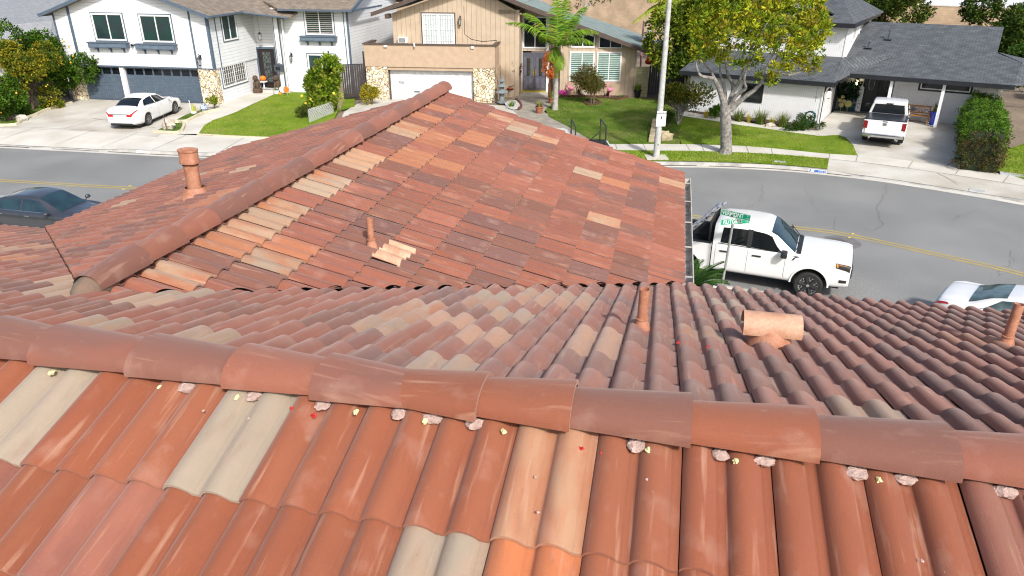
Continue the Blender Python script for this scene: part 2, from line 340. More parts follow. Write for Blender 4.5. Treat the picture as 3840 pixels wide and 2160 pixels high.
# far slope: cut along both valleys of the wing
VJ = RV+(RZ-WZ)/SL
valr = Vector((WU+WW, EV, 0)); vall = Vector((WU-WW, EV, 0)); vj = Vector((WU, VJ, 0))
def far_special():
    d = {}
    for (c, k), v in {(1, 3): 'buff', (1, 4): 'orange'}.items(): d[(k, c)] = v
    return d
fsp = {}
def ftile(u, v, kind):      # tile under a point of the far slope
    s = (v-RV)*cs; fsp[(int(math.ceil((s-.588)/TL)), int(math.floor((u-COL0)/TW)))] = kind
for kd, u, v in [('peach',-1.12,6.10), ('peach',-1.22,5.71), ('peach',-0.59,4.91), ('peach',-1.51,4.13), ('peach',-1.17,4.09), ('peach',-1.02,3.73), ('peach',-1.53,3.87), ('peach',-1.24,3.89), ('peach',-0.99,5.20), ('peach',-1.12,4.67), ('peach',-0.44,3.73), ('peach',-0.25,3.89), ('peach',-2.29,2.84), ('peach',-3.13,3.73), ('peach',-3.17,3.91), ('peach',-3.35,4.80), ('peach',0.84,2.85), ('peach',0.94,4.68), ('buff',-0.78,5.35), ('buff',-1.47,4.34), ('buff',-1.04,4.34), ('buff',-1.61,3.68), ('buff',-1.03,2.95), ('buff',-0.87,2.89), ('buff',-3.92,4.19), ('buff',-3.95,4.04), ('buff',-3.11,4.06), ('buff',-3.24,3.55), ('buff',-0.96,5.61), ('buff',0.97,2.81), ('buff',-1.29,4.99), ('buff',-2.32,2.78), ('buff',0.56,5.13), ('plum',-0.26,5.45), ('plum',0.00,4.98), ('plum',0.15,3.74), ('plum',0.41,3.66), ('plum',1.43,5.11), ('plum',1.25,5.75), ('plum',-1.66,6.58), ('plum',-1.78,3.72), ('plum',0.01,4.03), ('plum',0.53,3.26), ('orange', 2.2, 5.1), ('orange', 2.5, 5.1), ('orange', -5.5, 4.6), ('buff', -5.9, 5.3)]: ftile(u, v, kd)
FO = (COL0, RV, RZ); FS = (0, 1/cs, -SL/cs); FU = (0, SL/cs, 1/cs)
def nrm(a, b, side):        # horizontal normal of the line a-b on the side of `side`
    d = (b-a).normalized(); n = Vector((-d.y, d.x, 0)); return n if n.dot(side) > 0 else -n
nr = nrm(vj, valr, Vector((0, 1, 0))); nl = nrm(vj, vall, Vector((0, 1, 0)))
tile_field('roof_slope', (-11, 36), (0, 12), .588, FO, (1, 0, 0), FS, FU, [(vj, nr), (Vector((WU, 0, 0)), Vector((-1, 0, 0)))], fsp, seed='f')
tile_field('roof_slope', (-30, -9), (0, 12), .588, FO, (1, 0, 0), FS, FU, [(vj, nl), (Vector((WU, 0, 0)), Vector((1, 0, 0)))], fsp, seed='f')
# far slope to the right beyond the inner corner is whole: the valley cut only applies inside the wing
# wing slopes
wsp = {}
def wtile(u, v, kind, side=1):
    s = abs(u-WU)*cw; wsp[(int(math.ceil((s-.09)/TL)), int(math.floor((v-(WEND-28*TW))/TW)))] = kind
for kd, u, v in [('buff', -3.35, 6.67), ('buff', -3.35, 6.35), ('orange', -3.35, 5.85), ('buff', -3.35, 5.58), ('orange', -3.35, 5.2), ('orange', -3.35, 4.83), ('buff', -2.95, 4.85), ('orange', -3.3, 4.31), ('orange', -2.81, 5.09),
                 ('buff', -3.35, 7.61), ('buff', -3.35, 7.24), ('buff', -3.35, 9.32), ('buff', -3.35, 8.83), ('orange', -2.93, 9.13), ('orange', -2.83, 8.82), ('orange', -3.35, 10.4), ('orange', -2.43, 9.99), ('orange', -2.47, 9.68), ('buff', -2.12, 10.87),
                 ('plum', -2.47, 5.85), ('plum', -2.62, 6.20), ('plum', -1.86, 6.42), ('plum', -3.1, 6.2), ('plum', -1.36, 6.91), ('plum', -1.33, 6.59), ('plum', -1.01, 6.58), ('plum', -.82, 7.98), ('plum', -.33, 8.35), ('plum', -1.85, 7.57), ('plum', -.32, 9.95), ('plum', -.61, 9.14), ('orange', -3.35, 9.93), ('orange', -1.9, 4.6), ('orange', -2.0, 4.3)]: wtile(u, v, kd)
WO = (WU, WEND-28*TW, WZ)
gapr = vj+nr*.004; gapl = vj+nl*.012
tile_field('roof_slope', (-4, 28), (0, 11), .09, WO, (0, 1, 0), (1/cw, 0, -WSL/cw), (WSL/cw, 0, 1/cw), [(gapr, -nr)], wsp, seed='r')
tile_field('roof_slope', (-4, 28), (0, 11), .09, WO, (0, 1, 0), (-1/cw, 0, -WSL/cw), (-WSL/cw, 0, 1/cw), [(gapl, -nl)], {}, seed='l')
# felted deck under the tiles, stucco walls, valley metal
FELT = mat('roof_felt', (.05, .045, .04), .9); STUC = mat('cream_stucco', (.62, .56, .46), .9, bump=.4, bscale=40)
VAL = mat('valley_metal', (.17, .12, .09), .7, var=.3, scale=12); GREYM = mat('galvanised_gutter', (.46, .45, .42), .6, var=.3, scale=9)
WHITEP = mat('white_gutter', (.52, .50, .45), .5)
d = .03
b = MB()
e = EV-.02; ze = RZ-SL*(e-RV)
b.prism([(2*RV-e, ze-d), (RV, RZ-d), (e, ze-d), (e-.05, ze-d-.12), (RV, RZ-.25), (2*RV-e+.05, ze-d-.12)], ULEFT, URIGHT, 'x')
b.build('roof_deck', FELT, home)
b = MB(); zw = WZ-WSL*(WW-.02)
b.prism([(WU-WW+.02, zw-d), (WU, WZ-d), (WU+WW-.02, zw-d), (WU+WW-.05, zw-d-.14), (WU, WZ-.22), (WU-WW+.05, zw-d-.14)], VJ-.6, WEND-.02, 'y')
b.build('roof_deck', FELT, home)
b = MB(); b.box(ULEFT+.5, URIGHT-.5, 2*RV-EV+.6, EV-.6, .15, RZ-SL*(EV-.6-RV)-.25)
b.box(WU-WW+.5, WU+WW-.5, EV-.61, WEND-.5, .15, WZ-WSL*(WW-.5)-.22)
b.prism([(WU-WW+.5, WZ-WSL*(WW-.5)-.22), (WU, WZ-.26), (WU+WW-.5, WZ-WSL*(WW-.5)-.22)], EV, WEND-.5, 'y')
b.build('wall', STUC, home)
for sgn, en in ((1, valr), (-1, vall)):
    b = MB(); dd = (en-vj).normalized(); pn = Vector((-dd.y, dd.x, 0))
    def zr(p): return max(RZ-SL*(p.y-RV), WZ-WSL*abs(p.x-WU))
    A = vj-dd*.1; Z = en+dd*.05
    b.add([(*(A+pn*.16).xy, zr(A+pn*.16)-.01), (*A.xy, zr(A)-.012), (*(A-pn*.16).xy, zr(A-pn*.16)-.01), (*(Z+pn*.16).xy, zr(Z+pn*.16)-.01), (*Z.xy, zr(Z)-.012), (*(Z-pn*.16).xy, zr(Z-pn*.16)-.01)], [(0, 1, 4, 3), (1, 2, 5, 4)])
    b.build('valley_flashing', VAL, home)
# ridge tiles: tapered barrels, each lapping the next
def ridge_tile(p0, p1, r0, r1, kind, wid=1.5):
    """barrel from p0 (big end) to p1 (small end, tucked under the neighbour)"""
    rnd.seed(int(p0[0]*977+p0[1]*131)); ca, cb = course_colour(kind); mid = (.215, .08, .048); ca = tuple(a*.7+m*.3 for a, m in zip(ca, mid)); cb = tuple(a*.6+m*.4 for a, m in zip(cb, mid))
    p0, p1 = Vector(p0), Vector(p1); p0 += Vector((0, rnd.uniform(-.005, .005), rnd.uniform(0, .007))); p1 += Vector((0, rnd.uniform(-.005, .005), rnd.uniform(-.003, .003))); ax = (p1-p0).normalized(); sx = ax.cross(Vector((0, 0, 1))).normalized(); n = 20; b = MB(); vs = []
    def ring(p, r, y0):
        out = []
        for i in range(n+1):
            t = math.pi*(i/n); x = math.cos(t)*r*wid; z = (math.sin(t)**.9)*r*1.02; out.append(tuple(p+sx*x+Vector((0, 0, z+y0))))
        return out
    th = .018
    R = [ring(p0, r0, 0), ring(p0+(p1-p0)*.5, (r0+r1)/2, 0), ring(p1, r1, 0)]
    E = [ring(p0, r0, 0), ring(p0, r0-th, 0), ring(p0+(p1-p0)*.25, r0-th-.004, 0)]
    m = n+1; b.col = None; vs = [v for r in R for v in r]+[v for r in E for v in r]
    fs = [(r*m+i, r*m+i+1, (r+1)*m+i+1, (r+1)*m+i) for r in (0, 1, 3, 4) for i in range(n)]
    b.add(vs, fs); o = b.build('ridge_tile', TILE, home, smooth=True); me = o.data; ul = me.uv_layers.new(name='tile'); off = p0.x*3.3+p0.y*7.7
    ul.data.foreach_set('uv', np.array([((w.vertices[0] if False else 0), 0) for w in []] or [((Vector(me.vertices[l.vertex_index].co)-p0).dot(sx)+off, (Vector(me.vertices[l.vertex_index].co)-p0).dot(ax)*.9+off) for l in me.loops], np.float32).ravel())
    for nm, c in (('tint', ca), ('tint2', cb)):
        at = me.color_attributes.new(nm, 'FLOAT_COLOR', 'CORNER'); at.data.foreach_set('color', np.tile((*c, 1), (len(me.loops), 1)).astype(np.float32).ravel())
    return o
RJ = [-8.05, -7.58, -7.12, -6.66, -6.2, -5.72, -5.26, -4.8, -4.34, -3.88, -3.42, -3.0, -2.67, -2.185, -1.727, -1.329, -.985, -.63, -.268, .181, .625, 1.088, 1.54, 2.0, 2.46, 2.92, 3.38, 3.84, 4.3]
RK = {12: 'red', 13: 'capplum', 14: 'red', 15: 'red', 16: 'redder', 17: 'redder', 18: 'capplum', 19: 'redder', 20: 'capplum', 21: 'red', 11: 'plum'}
zb = RZ+.024
for i in range(len(RJ)-1):
    a, c = RJ[i], RJ[i+1]
    if i <= 15: ridge_tile((a, RV, zb), (c+.07, RV, zb), .102, .076, RK.get(i, 'red' if i % 3 else 'plum'))
    else: ridge_tile((c, RV, zb), (a-.07 if i > 16 else a-.02, RV, zb), .102, .076, RK.get(i, 'red' if i % 3 else 'plum'))
v = VJ+.12; i = 0; zb = WZ+.045; kinds = ['capplum', 'red', 'red', 'plum', 'capplum', 'red', 'capplum', 'red', 'red', 'red', 'capplum', 'red', 'red', 'capplum', 'red', 'plum', 'red', 'red', 'red', 'red']
while v < WEND:
    ln = min(.425, WEND+.03-v); ridge_tile((WU, v+ln, zb), (WU, v-.06, zb), .122, .096, kinds[i % 20], 1.12); v += .425; i += 1
# mortar: knob at the foot of the wing ridge and lumps squeezed out under the ridge tiles
MORT = mat('pink_mortar', (.56, .40, .35), .9, var=.2, scale=20, bump=.8, bscale=90)
def lump(c, r, seed):
    q = MB(); q.ball((0, 0, 0), r, 16, 10, .16, seed); q.build('mortar_lump', MORT, home, smooth=True, loc=c)
b = MB(); b.ball((WU, VJ+.13, WZ+.03), (.104, .20, .105), 18, 12, .03, 3)
rnd.seed(5)
for k in range(-8, 10):
    for h in (0, 1):
        u = COL0+k*TW+(h+.86)*TW/2; s = .185
        if rnd.random() < .5: lump((u+rnd.uniform(-.01, .01), RV-s+.074, RZ-SL*s+.046), (.030+rnd.uniform(0, .014), .034+rnd.uniform(-.006, .010), .019), k*2+h)
for k in range(10):
    lump((WU+.15+rnd.uniform(-.01, .01), VJ+.2+k*TW+rnd.uniform(-.03, .03), WZ-.03), (.03, .03, .02), k)
b.build('mortar_cone', mat('weathered_mortar', (.20, .12, .085), .9, var=.25, scale=9, col2=(.13, .11, .08), bump=.6, bscale=60), home, smooth=True)
# stray dabs: yellow foam on the crests, shreds of red wrapping
FOAM = mat('yellow_foam', (.72, .66, .34), .8); REDW = mat('red_wrapping', (.55, .03, .02), .5)
b = MB(); r = MB()
for k, u in enumerate([-2.56, -2.02, -1.66, -1.13, -.84, -.52, .03, .345, .83, 1.3]):
    b = MB(); b.ball((u, RV-.15, RZ-SL*.15+.044), (.011, .016, .009), 8, 5, .35, k); b.build('foam_dab', FOAM, home)
for u, s in ((-2.30, .16), (-1.40, .17), (-.22, .18), (-1.30, .19), (-.13, .19)):
    r = MB(); r.ball((u, RV-s+.01, RZ-SL*s+.036), (.014, .012, .008), 6, 4, .6, int(u*9)); r.build('red_scrap', REDW, home)
for (u, v) in ((.35, 3.9), (1.0, 4.05), (.18, 3.95)):
    r = MB(); r.ball((u, v, RZ-SL*(v-RV)+.045), (.03, .014, .008), 6, 4, .5, 3); r.build('red_scrap', REDW, home)
# small crumbs of mortar lying on the tiles are part of the bedding debris
b = MB(); rnd.seed(21)
for k in range(24):
    u = rnd.uniform(-2.6, 1.9); s = rnd.uniform(.2, 1.3); b.ball((u, RV-s, RZ-SL*s+.05), (.006, .007, .004), 6, 4, .4, k)
b.build('mortar_crumbs', MORT, home)['kind'] = 'stuff'
# painted metal flues and vents
COP = mat('salmon_painted_metal', (.43, .205, .125), .65, col2=(.33, .135, .075), scale=14, var=.2, bump=.15, bscale=30, fine=.15, fscale=90)
COPL = mat('faded_salmon_paint', (.55, .34, .23), .65, col2=(.42, .21, .125), scale=7, fine=.12, fscale=60, bump=.2, bscale=20)
DARK = mat('flue_inside', (.02, .018, .016), .9)
def zfar(v): return RZ-SL*(v-RV)
def zwing(u): return WZ-WSL*abs(u-WU)
def pipe(u, v, z, r, h, lean=(0, 0), cap=None):
    q = MB(); top = (u+lean[0], v+lean[1], z+h); q.tube([(u, v, z-.05), (u, v, z+.05), top], r, 18, cap=False)
    q.tube([(top[0], top[1], top[2]), (u+lean[0]*.6, v+lean[1]*.6, z+h*.6)], r-.004, 18, cap=False)
    q.add([(top[0]+(r-a)*math.cos(t), top[1]+(r-a)*math.sin(t), top[2]) for a in (0, .004) for t in [2*math.pi*k/18 for k in range(18)]], [(k, (k+1) % 18, 18+(k+1) % 18, 18+k) for k in range(18)])
    o = q.build('vent_pipe', COP, home, smooth=True)
    q = MB(); q.tube([(u, v, z-.06), (u, v, z+.03), (u, v, z+.075)], [r*2.1, r*1.45, r*1.04], 18, cap=False); q.tube([(u, v, z+.07), (u, v, z+.078)], [r+.008]*2, 18)
    q.build('flashing', COP, o, smooth=True); return o
pipe(-2.48, 5.6, zwing(-2.48)+.03, .030, .27)
pipe(-.06, 4.38, zfar(4.38)+.03, .034, .29)
pipe(2.46, 5.12, zfar(5.12)+.03, .033, .31, (.02, .03))
# painted tiles beside the wing pipe
q = MB(); rr = []
def patch(u0, u1, v0, v1):
    nseg = 26; vs = []; fs = []
    for i in range(nseg+1):
        v = v0+(v1-v0)*i/nseg; t = ((v-(WEND-28*TW)) % (TW/2))/(TW/2); h = .005+.036*max(0, math.sin(math.pi*min(1, t/.74)**.85))**.78 if t < .74 else .003
        for u in (u0, u1, u1): vs.append((u, v, zwing(u)+h+.030+(0 if len(vs) % 3 != 2 else -.022)))
    for i in range(nseg):
        a = i*3; fs += [(a, a+1, a+4, a+3), (a+1, a+2, a+5, a+4)]
    q.add(vs, fs)
patch(-2.42, -2.17, 5.38, 5.62); patch(-2.39, -2.14, 5.62, 5.80)
q.build('painted_flashing', COPL, home, smooth=True)
# twin oval flue on the left slope of the wing
u, v = -4.98, 6.72; z = zwing(u)
q = MB()
def oval(q, z0, z1, a, bb, n=24, lean=0.):
    vs = [(u+a*math.cos(2*math.pi*k/n), v+bb*math.sin(2*math.pi*k/n), zz) for zz in (z0, z1) for k in range(n)]
    q.add(vs, [(k, (k+1) % n, n+(k+1) % n, n+k) for k in range(n)]+[tuple(range(n, 2*n))])
oval(q, z-.05, z+.44, .080, .062); o = q.build('flue_pipe', COP, home, smooth=True)
q = MB()
def ovring(q, zs, n=28):
    vs = [(u+a*math.copysign(abs(math.cos(t))**.8, math.cos(t)), v+bb*math.copysign(abs(math.sin(t))**.8, math.sin(t)), zz) for (zz, a, bb) in zs for t in [2*math.pi*k/n for k in range(n)]]
    q.add(vs, [(i*n+k, i*n+(k+1) % n, (i+1)*n+(k+1) % n, (i+1)*n+k) for i in range(len(zs)-1) for k in range(n)])
ovring(q, [(z+.40, .083, .065), (z+.405, .102, .082), (z+.425, .106, .085), (z+.44, .099, .078), (z+.53, .099, .078), (z+.535, .106, .085), (z+.555, .106, .085), (z+.558, .070, .033), (z+.53, .065, .03)]); q.build('flue_cap', COP, o, smooth=True)
q = MB(); q.box(u-.075, u+.075, v-.034, v+.034, z+.53, z+.540); q.build('flue_mouth', DARK, o)
q = MB(); ovring(q, [(z+.385, .085, .067), (z+.40, .085, .067)]); q.build('clamp_band', mat('rusty_seam', (.22, .09, .045), .8), o)
q = MB(); q.tube([(u, v, z-.08), (u, v, z+.06), (u, v, z+.14)], [.20, .14, .10], 20, cap=False); q.box(u-.25, u+.22, v-.22, v+.18, z-.04, z+.005); q.build('flashing', COP, o, smooth=True)
# half barrel hood on a drum
u, v = .74, 4.30; z = zfar(v)
q = MB(); q.tube([(u, v, z-.05), (u, v, z+.10), (u, v, z+.15)], [.155, .130, .105], 24); o = q.build('roof_vent', COP, home, smooth=True)
q = MB(); n = 20; vs = []
for x in (-.175, .175):
    for rr_ in (.102, .097):
        for i in range(n+1):
            t = math.pi*(i/n)*1.12-.06*math.pi; vs.append((u+x, v+rr_*math.cos(t), z+.14+rr_*math.sin(t)*.95))
m = n+1; q.add(vs, [(i, i+1, 2*m+i+1, 2*m+i) for i in range(n)]+[(m+i, m+i+1, 3*m+i+1, 3*m+i) for i in range(n)]+[(i, i+1, m+i+1, m+i) for i in range(n)]+[(2*m+i, 2*m+i+1, 3*m+i+1, 3*m+i) for i in range(n)])
q.build('hood', COPL, o, smooth=True)
# open gutter along the right eave of the wing
ge = WU+WW+.035; gz = zwing(WU+WW)-.045
q = MB(); gp = [(ge-.01, gz), (ge, gz-.11), (ge+.10, gz-.11), (ge+.125, gz-.01), (ge+.12, gz-.01), (ge+.098, gz-.105), (ge+.006, gz-.105), (ge-.004, gz)]
q.prism(gp, EV-.05, WEND-.1, 'y'); g = q.build('gutter', GREYM, home)
q = MB(); q.box(ge+.120, ge+.132, EV-.05, WEND-.1, gz-.03, gz-.001); q.box(ge, ge+.12, WEND-.1, WEND-.09, gz-.11, gz-.01)
for k in range(5): q.box(ge-.01, ge+.13, EV+.4+k*.92, EV+.425+k*.92, gz-.012, gz-.004)
q.build('gutter_lip', WHITEP, g)
q = MB(); q.box(WU+WW-.05, ge-.012, EV-.05, WEND-.1, gz-.16, gz-.02); q.box(WU-WW-.03, WU-WW+.05, EV-.05, WEND-.1, gz-.16, gz-.02)
q.box(WU+WW-.03, URIGHT, EV-.02, EV+.0, zfar(EV)-.2, zfar(EV)-.035); q.build('fascia', WHITEP, home)
# ------------------------------------------------------------------ street, kerbs, pavements, lots
CURB0 = [(-80, 46), (-50, 40.6), (-25.86, 36.28), (-19.2, 35.03), (-14.71, 34.26), (-4, 33.2), (6.91, 32.61), (9, 32.5), (11.84, 32.02), (13.91, 31.27), (15.77, 30.31), (17.84, 28.79), (19.93, 27.03), (23.2, 23.6), (27, 18.5), (32, 11), (42, -6)]
def catmull(P, step=.8):
    P = [Vector((p[0], p[1], 0)) for p in P]; Q = [P[0]*2-P[1]]+P+[P[-1]*2-P[-2]]; out = []
    for i in range(1, len(Q)-2):
        n = max(1, int((Q[i+1]-Q[i]).length/step))
        for k in range(n):
            t = k/n; a, b, c, d = Q[i-1:i+3]
            out.append(.5*((2*b)+(c-a)*t+(2*a-5*b+4*c-d)*t*t+(3*b-a-3*c+d)*t**3))
    return out+[P[-1]]
CURB = catmull(CURB0)
CA = np.array([[p.x, p.y] for p in CURB])
def cdist(x, y):
    a = CA[:-1]; dlt = CA[1:]-a; w = np.array([x, y])-a; t = np.clip((w*dlt).sum(1)/(dlt**2).sum(1), 0, 1); r = w-dlt*t[:, None]
    q = (r**2).sum(1); i = int(q.argmin()); return math.sqrt(q[i])*(1 if dlt[i, 0]*w[i, 1]-dlt[i, 1]*w[i, 0] > 0 else -1)
def terr(x, y):
    d = cdist(x, y)
    if d > 0: return .14+.036*min(d, 10.5)
    return 0.
def GT(u, v, h=0.):
    z = .3
    for _ in range(12): p = G(u, v, z+h); z = terr(p.x, p.y)
    p.z = z; return p
def px(pts): return [tuple(GT(u, v).xy) for u, v in pts]
def drape(name, poly, m, off=0., kind='structure', step=.9, zf=None, drop=False):
    """lay a polygon as a sheet on the terrain"""
    bm = bmesh.new(); vs = [bm.verts.new((p[0], p[1], 0)) for p in poly]; f = bm.faces.new(vs)
    if f.normal.z < 0 or f.calc_center_median() is None: pass
    bmesh.ops.triangulate(bm, faces=bm.faces[:])
    xs = [p[0] for p in poly]; ys = [p[1] for p in poly]
    for ax, lo, hi in ((0, min(xs), max(xs)), (1, min(ys), max(ys))):
        q = lo+step
        while q < hi:
            co = Vector((q, 0, 0)) if ax == 0 else Vector((0, q, 0)); no = Vector((1, 0, 0)) if ax == 0 else Vector((0, 1, 0))
            bmesh.ops.bisect_plane(bm, geom=bm.verts[:]+bm.edges[:]+bm.faces[:], dist=1e-4, plane_co=co, plane_no=no); q += step
    bmesh.ops.recalc_face_normals(bm, faces=bm.faces[:])
    if sum(f.normal.z for f in bm.faces) < 0: bmesh.ops.reverse_faces(bm, faces=bm.faces[:])
    for v in bm.verts: v.co.z = (zf or terr)(v.co.x, v.co.y)+off
    if drop:    # a real thickness at the rim
        e = [e for e in bm.edges if e.is_boundary]; r = bmesh.ops.extrude_edge_only(bm, edges=e)
        for g in r['geom']:
            if isinstance(g, bmesh.types.BMVert): g.co.z -= drop
    me = bpy.data.meshes.new(name); bm.to_mesh(me); bm.free(); me.polygons.foreach_set('use_smooth', [not drop]*len(me.polygons))
    o = link(name, me, m)
    if kind: o['kind'] = kind
    return o
def offs(d, P=None, x0=-99, x1=99):
    """the kerb line moved by d (positive = away from the street)"""
    P = P or CURB; out = []
    for i, p in enumerate(P):
        t = (P[min(i+1, len(P)-1)]-P[max(i-1, 0)]).normalized(); q = p+Vector((-t.y, t.x, 0))*d
        if x0 <= p.x <= x1: out.append((q.x, q.y))
    return out
def band(name, d0, d1, m, off, x0=-99, x1=99, zf=None, P=None, flip=False):
    a = offs(d0, P, x0, x1); c = offs(d1, P, x0, x1); b = MB(); n = len(a); k = max(1, int(abs(d1-d0)/.6)+1)
    for i in range(n):
        for j in range(k+1):
            x = a[i][0]+(c[i][0]-a[i][0])*j/k; y = a[i][1]+(c[i][1]-a[i][1])*j/k; b.v.append((x, y, (zf or terr)(x, y)+off))
    for i in range(n-1):
        for j in range(k):
            q = i*(k+1)+j; b.f.append((q, q+k+1, q+k+2, q+1)[::-1])
    b.fc = [None]*len(b.f); return struct(b.build(name, m, smooth='all'))
def ribbon(pts, w, z, b):
    """thin painted stripe / crack following a polyline"""
    pts = [Vector((p[0], p[1], 0)) for p in pts]; vs = []
    for i, p in enumerate(pts):
        t = (pts[min(i+1, len(pts)-1)]-pts[max(i-1, 0)]).normalized(); n = Vector((-t.y, t.x, 0))*w/2; ww = z(p.x, p.y) if callable(z) else z
        vs += [(p.x-n.x, p.y-n.y, ww), (p.x+n.x, p.y+n.y, ww)]
    b.add(vs, [(2*i, 2*i+2, 2*i+3, 2*i+1)[::-1] for i in range(len(pts)-1)])
ASPH = mat('asphalt', (.225, .228, .222), .9, var=.06, scale=.3, fine=.34, fscale=28, bump=.5, bscale=60, col2=(.178, .181, .178), spec=.3)
CONC = mat('concrete', (.56, .54, .485), .85, col2=(.47, .445, .39), scale=.7, fine=.08, fscale=40, bump=.2, bscale=40, spec=.25)
CONC2 = mat('old_concrete', (.50, .485, .44), .85, col2=(.38, .35, .295), scale=.6, fine=.10, fscale=25, bump=.2, bscale=40, spec=.25)
KERB = mat('kerb_concrete', (.42, .41, .38), .85, col2=(.20, .20, .185), scale=1.6, fine=.12, fscale=30, lo=.42, hi=.75)
AGG = mat('exposed_aggregate', (.30, .27, .22), .9, col2=(.22, .20, .165), scale=2, fine=.35, fscale=30, bump=.5, bscale=60)
def lawn_mat(name, c1, c2, c3):
    m = mat(name, c1, .95, col2=c2, scale=1.3, fine=.45, fscale=22, bump=1., bscale=36, spec=.1, lo=.38, hi=.62, dist=.06); nt = m.node_tree; p = nt.nodes['Principled BSDF']
    src = p.inputs['Base Color'].links[0].from_socket; tc = nt.nodes.new('ShaderNodeTexCoord').outputs['Object']
    n = nt.nodes.new('ShaderNodeTexNoise'); n.inputs['Scale'].default_value = .55; n.inputs['Detail'].default_value = 7; n.inputs['Roughness'].default_value = .65; L(nt, tc, n.inputs['Vector'])
    mr = nt.nodes.new('ShaderNodeMapRange'); mr.inputs[1].default_value = .48; mr.inputs[2].default_value = .68; mr.inputs[4].default_value = .8; L(nt, n.outputs['Fac'], mr.inputs[0])
    x = nt.nodes.new('ShaderNodeMix'); x.data_type = 'RGBA'; L(nt, mr.outputs[0], x.inputs[0]); L(nt, src, x.inputs[6]); x.inputs[7].default_value = (*c3, 1)
    L(nt, x.outputs[2], p.inputs['Base Color']); return m
LAWN = lawn_mat('lawn_bright', (.185, .27, .025), (.12, .20, .018), (.27, .29, .07))
LAWN2 = lawn_mat('lawn_shaggy', (.12, .185, .025), (.065, .125, .016), (.25, .22, .09))
SOIL = mat('bark_soil', (.075, .045, .028), .95, var=.3, scale=8, bump=.8, bscale=50)
# ground sheet out to the horizon
def gz(x, y):
    d = cdist(x, y)
    if d < 1.: return -.25 if d > -14.5 else .05
    return terr(x, y)-.10
xs = [-900, -500, -250, -120]+[-90+2.5*i for i in range(73)]+[120, 250, 500, 900]; ys = [-300, -120, -60]+[-30+2.5*i for i in range(60)]+[140, 180, 260, 500, 1500]
b = MB(); b.v = [(x, y, gz(x, y)) for y in ys for x in xs]; nx = len(xs)
b.f = [(j*nx+i, j*nx+i+1, (j+1)*nx+i+1, (j+1)*nx+i) for j in range(len(ys)-1) for i in range(nx-1)]; b.fc = [None]*len(b.f)
struct(b.build('ground', mat('dry_earth', (.22, .17, .12), .95, var=.2, scale=.3, fine=.2, fscale=8), smooth='all'))
# street surface between the two kerb lines
NEAR = catmull([(-80, 33.5), (-40, 27.), (-25, 23.9), (-15.7, 22.35), (-8, 21.4), (0, 20.3), (5, 19.4), (6.3, 19.0), (7.5, 18.52), (8.8, 17.75), (10, 16.5), (11.9, 14.0), (14, 11), (16, 7), (18, 0), (19.5, -10)])
drape('street', [(p[0], p[1]) for p in offs(-.32)]+[(60, -20), (30, -20)]+[(p.x, p.y) for p in NEAR[::-1]], ASPH, 0, zf=lambda x, y: 0., step=8)
band('gutter_pan', -.34, .02, CONC, .006, zf=lambda x, y: 0.)
def lowered(x): return (-29.5 < x < -19.9) or (14.6 < x < 19.6)
def ch(x):
    v = .14
    for a, c in ((-29.5, -19.9), (14.6, 19.6)):
        if x > a-.6 and x < c+.6: v = min(v, .035+.105*max(0, max(a-x, x-c))/.6)
    return v
b = MB(); P = offs(0); Q = offs(.05); S = offs(.17); vs = []
for p, q, s in zip(P, Q, S):
    h = ch(p[0]); vs += [(p[0], p[1], .0), (q[0], q[1], h), (s[0], s[1], h+.003)]
b.add(vs, [(3*i+j, 3*i+3+j, 3*i+4+j, 3*i+1+j)[::-1] for i in range(len(P)-1) for j in (0, 1)]); struct(b.build('kerb', KERB))
b = MB(); P = [(p.x, p.y) for p in NEAR]; Q = offs(-.05, NEAR); S = offs(-.18, NEAR); vs = []
for p, q, s in zip(P, Q, S): vs += [(*p, 0.), (*q, .14), (*s, .145)]
b.add(vs, [(3*i+j, 3*i+3+j, 3*i+4+j, 3*i+1+j) for i in range(len(P)-1) for j in (0, 1)]); struct(b.build('kerb', KERB))
band('pavement', -.17, -1.5, CONC, .0, P=NEAR, zf=lambda x, y: .148)
drape('yard', [(-60, -30), (18, -30)]+[p for p in offs(-1.45, NEAR)[::-1] if p[0] > -60], LAWN2, 0, zf=lambda x, y: .135, step=6)
# far pavement, apron and lots
def apr(x, y):
    d = cdist(x, y); t = max(0., min(1., d/1.3)); c = CA[((CA-np.array([x, y]))**2).sum(1).argmin()]; return (ch(c[0])+.004)*(1-t)+terr(x, y)*t
band('pavement', .16, 3.07, CONC, .0, -60, -8, zf=apr)
band('verge', .16, 1.86, LAWN, .02, -8.2, 14.2)
band('pavement', 1.84, 3.07, CONC, .012, -8.2, 33)
band('driveway_apron', .16, 1.86, CONC2, .0, 13.9, 20.4, zf=apr)
band('verge', .16, 1.86, LAWN, .02, 20.3, 34)
# front lawns
lw1 = px([(748, 506), (830, 440), (760, 505)][:0]+[(745, 503), (768, 470), (800, 452), (870, 428), (935, 400), (985, 375), (1035, 352), (1078, 332), (1330, 318), (1330, 400), (1270, 415), (1240, 470), (1190, 516), (965, 513)])
drape('lawn', lw1, LAWN, .03, drop=.05)
lw2 = px([(2075, 365), (2360, 368), (2430, 372), (2470, 372), (2560, 440), (2550, 540), (2450, 541), (2300, 541), (2240, 541), (2120, 470), (2060, 440), (2045, 415), (2066, 395)])
drape('lawn', lw2, LAWN2, .03, drop=.05)
lw3 = px([(2520, 430), (2640, 449), (2750, 468), (2860, 482), (2980, 500), (3075, 512), (3140, 508), (3170, 520), (3200, 548), (3214, 584), (3100, 577), (2900, 557), (2700, 541), (2556, 540)])
drape('lawn', lw3, LAWN, .03, drop=.05)
lw4 = px([(3740, 640), (3780, 560), (3840, 540), (4000, 560), (4000, 730), (3840, 674)])
drape('lawn', lw4, LAWN, .02, drop=.04)
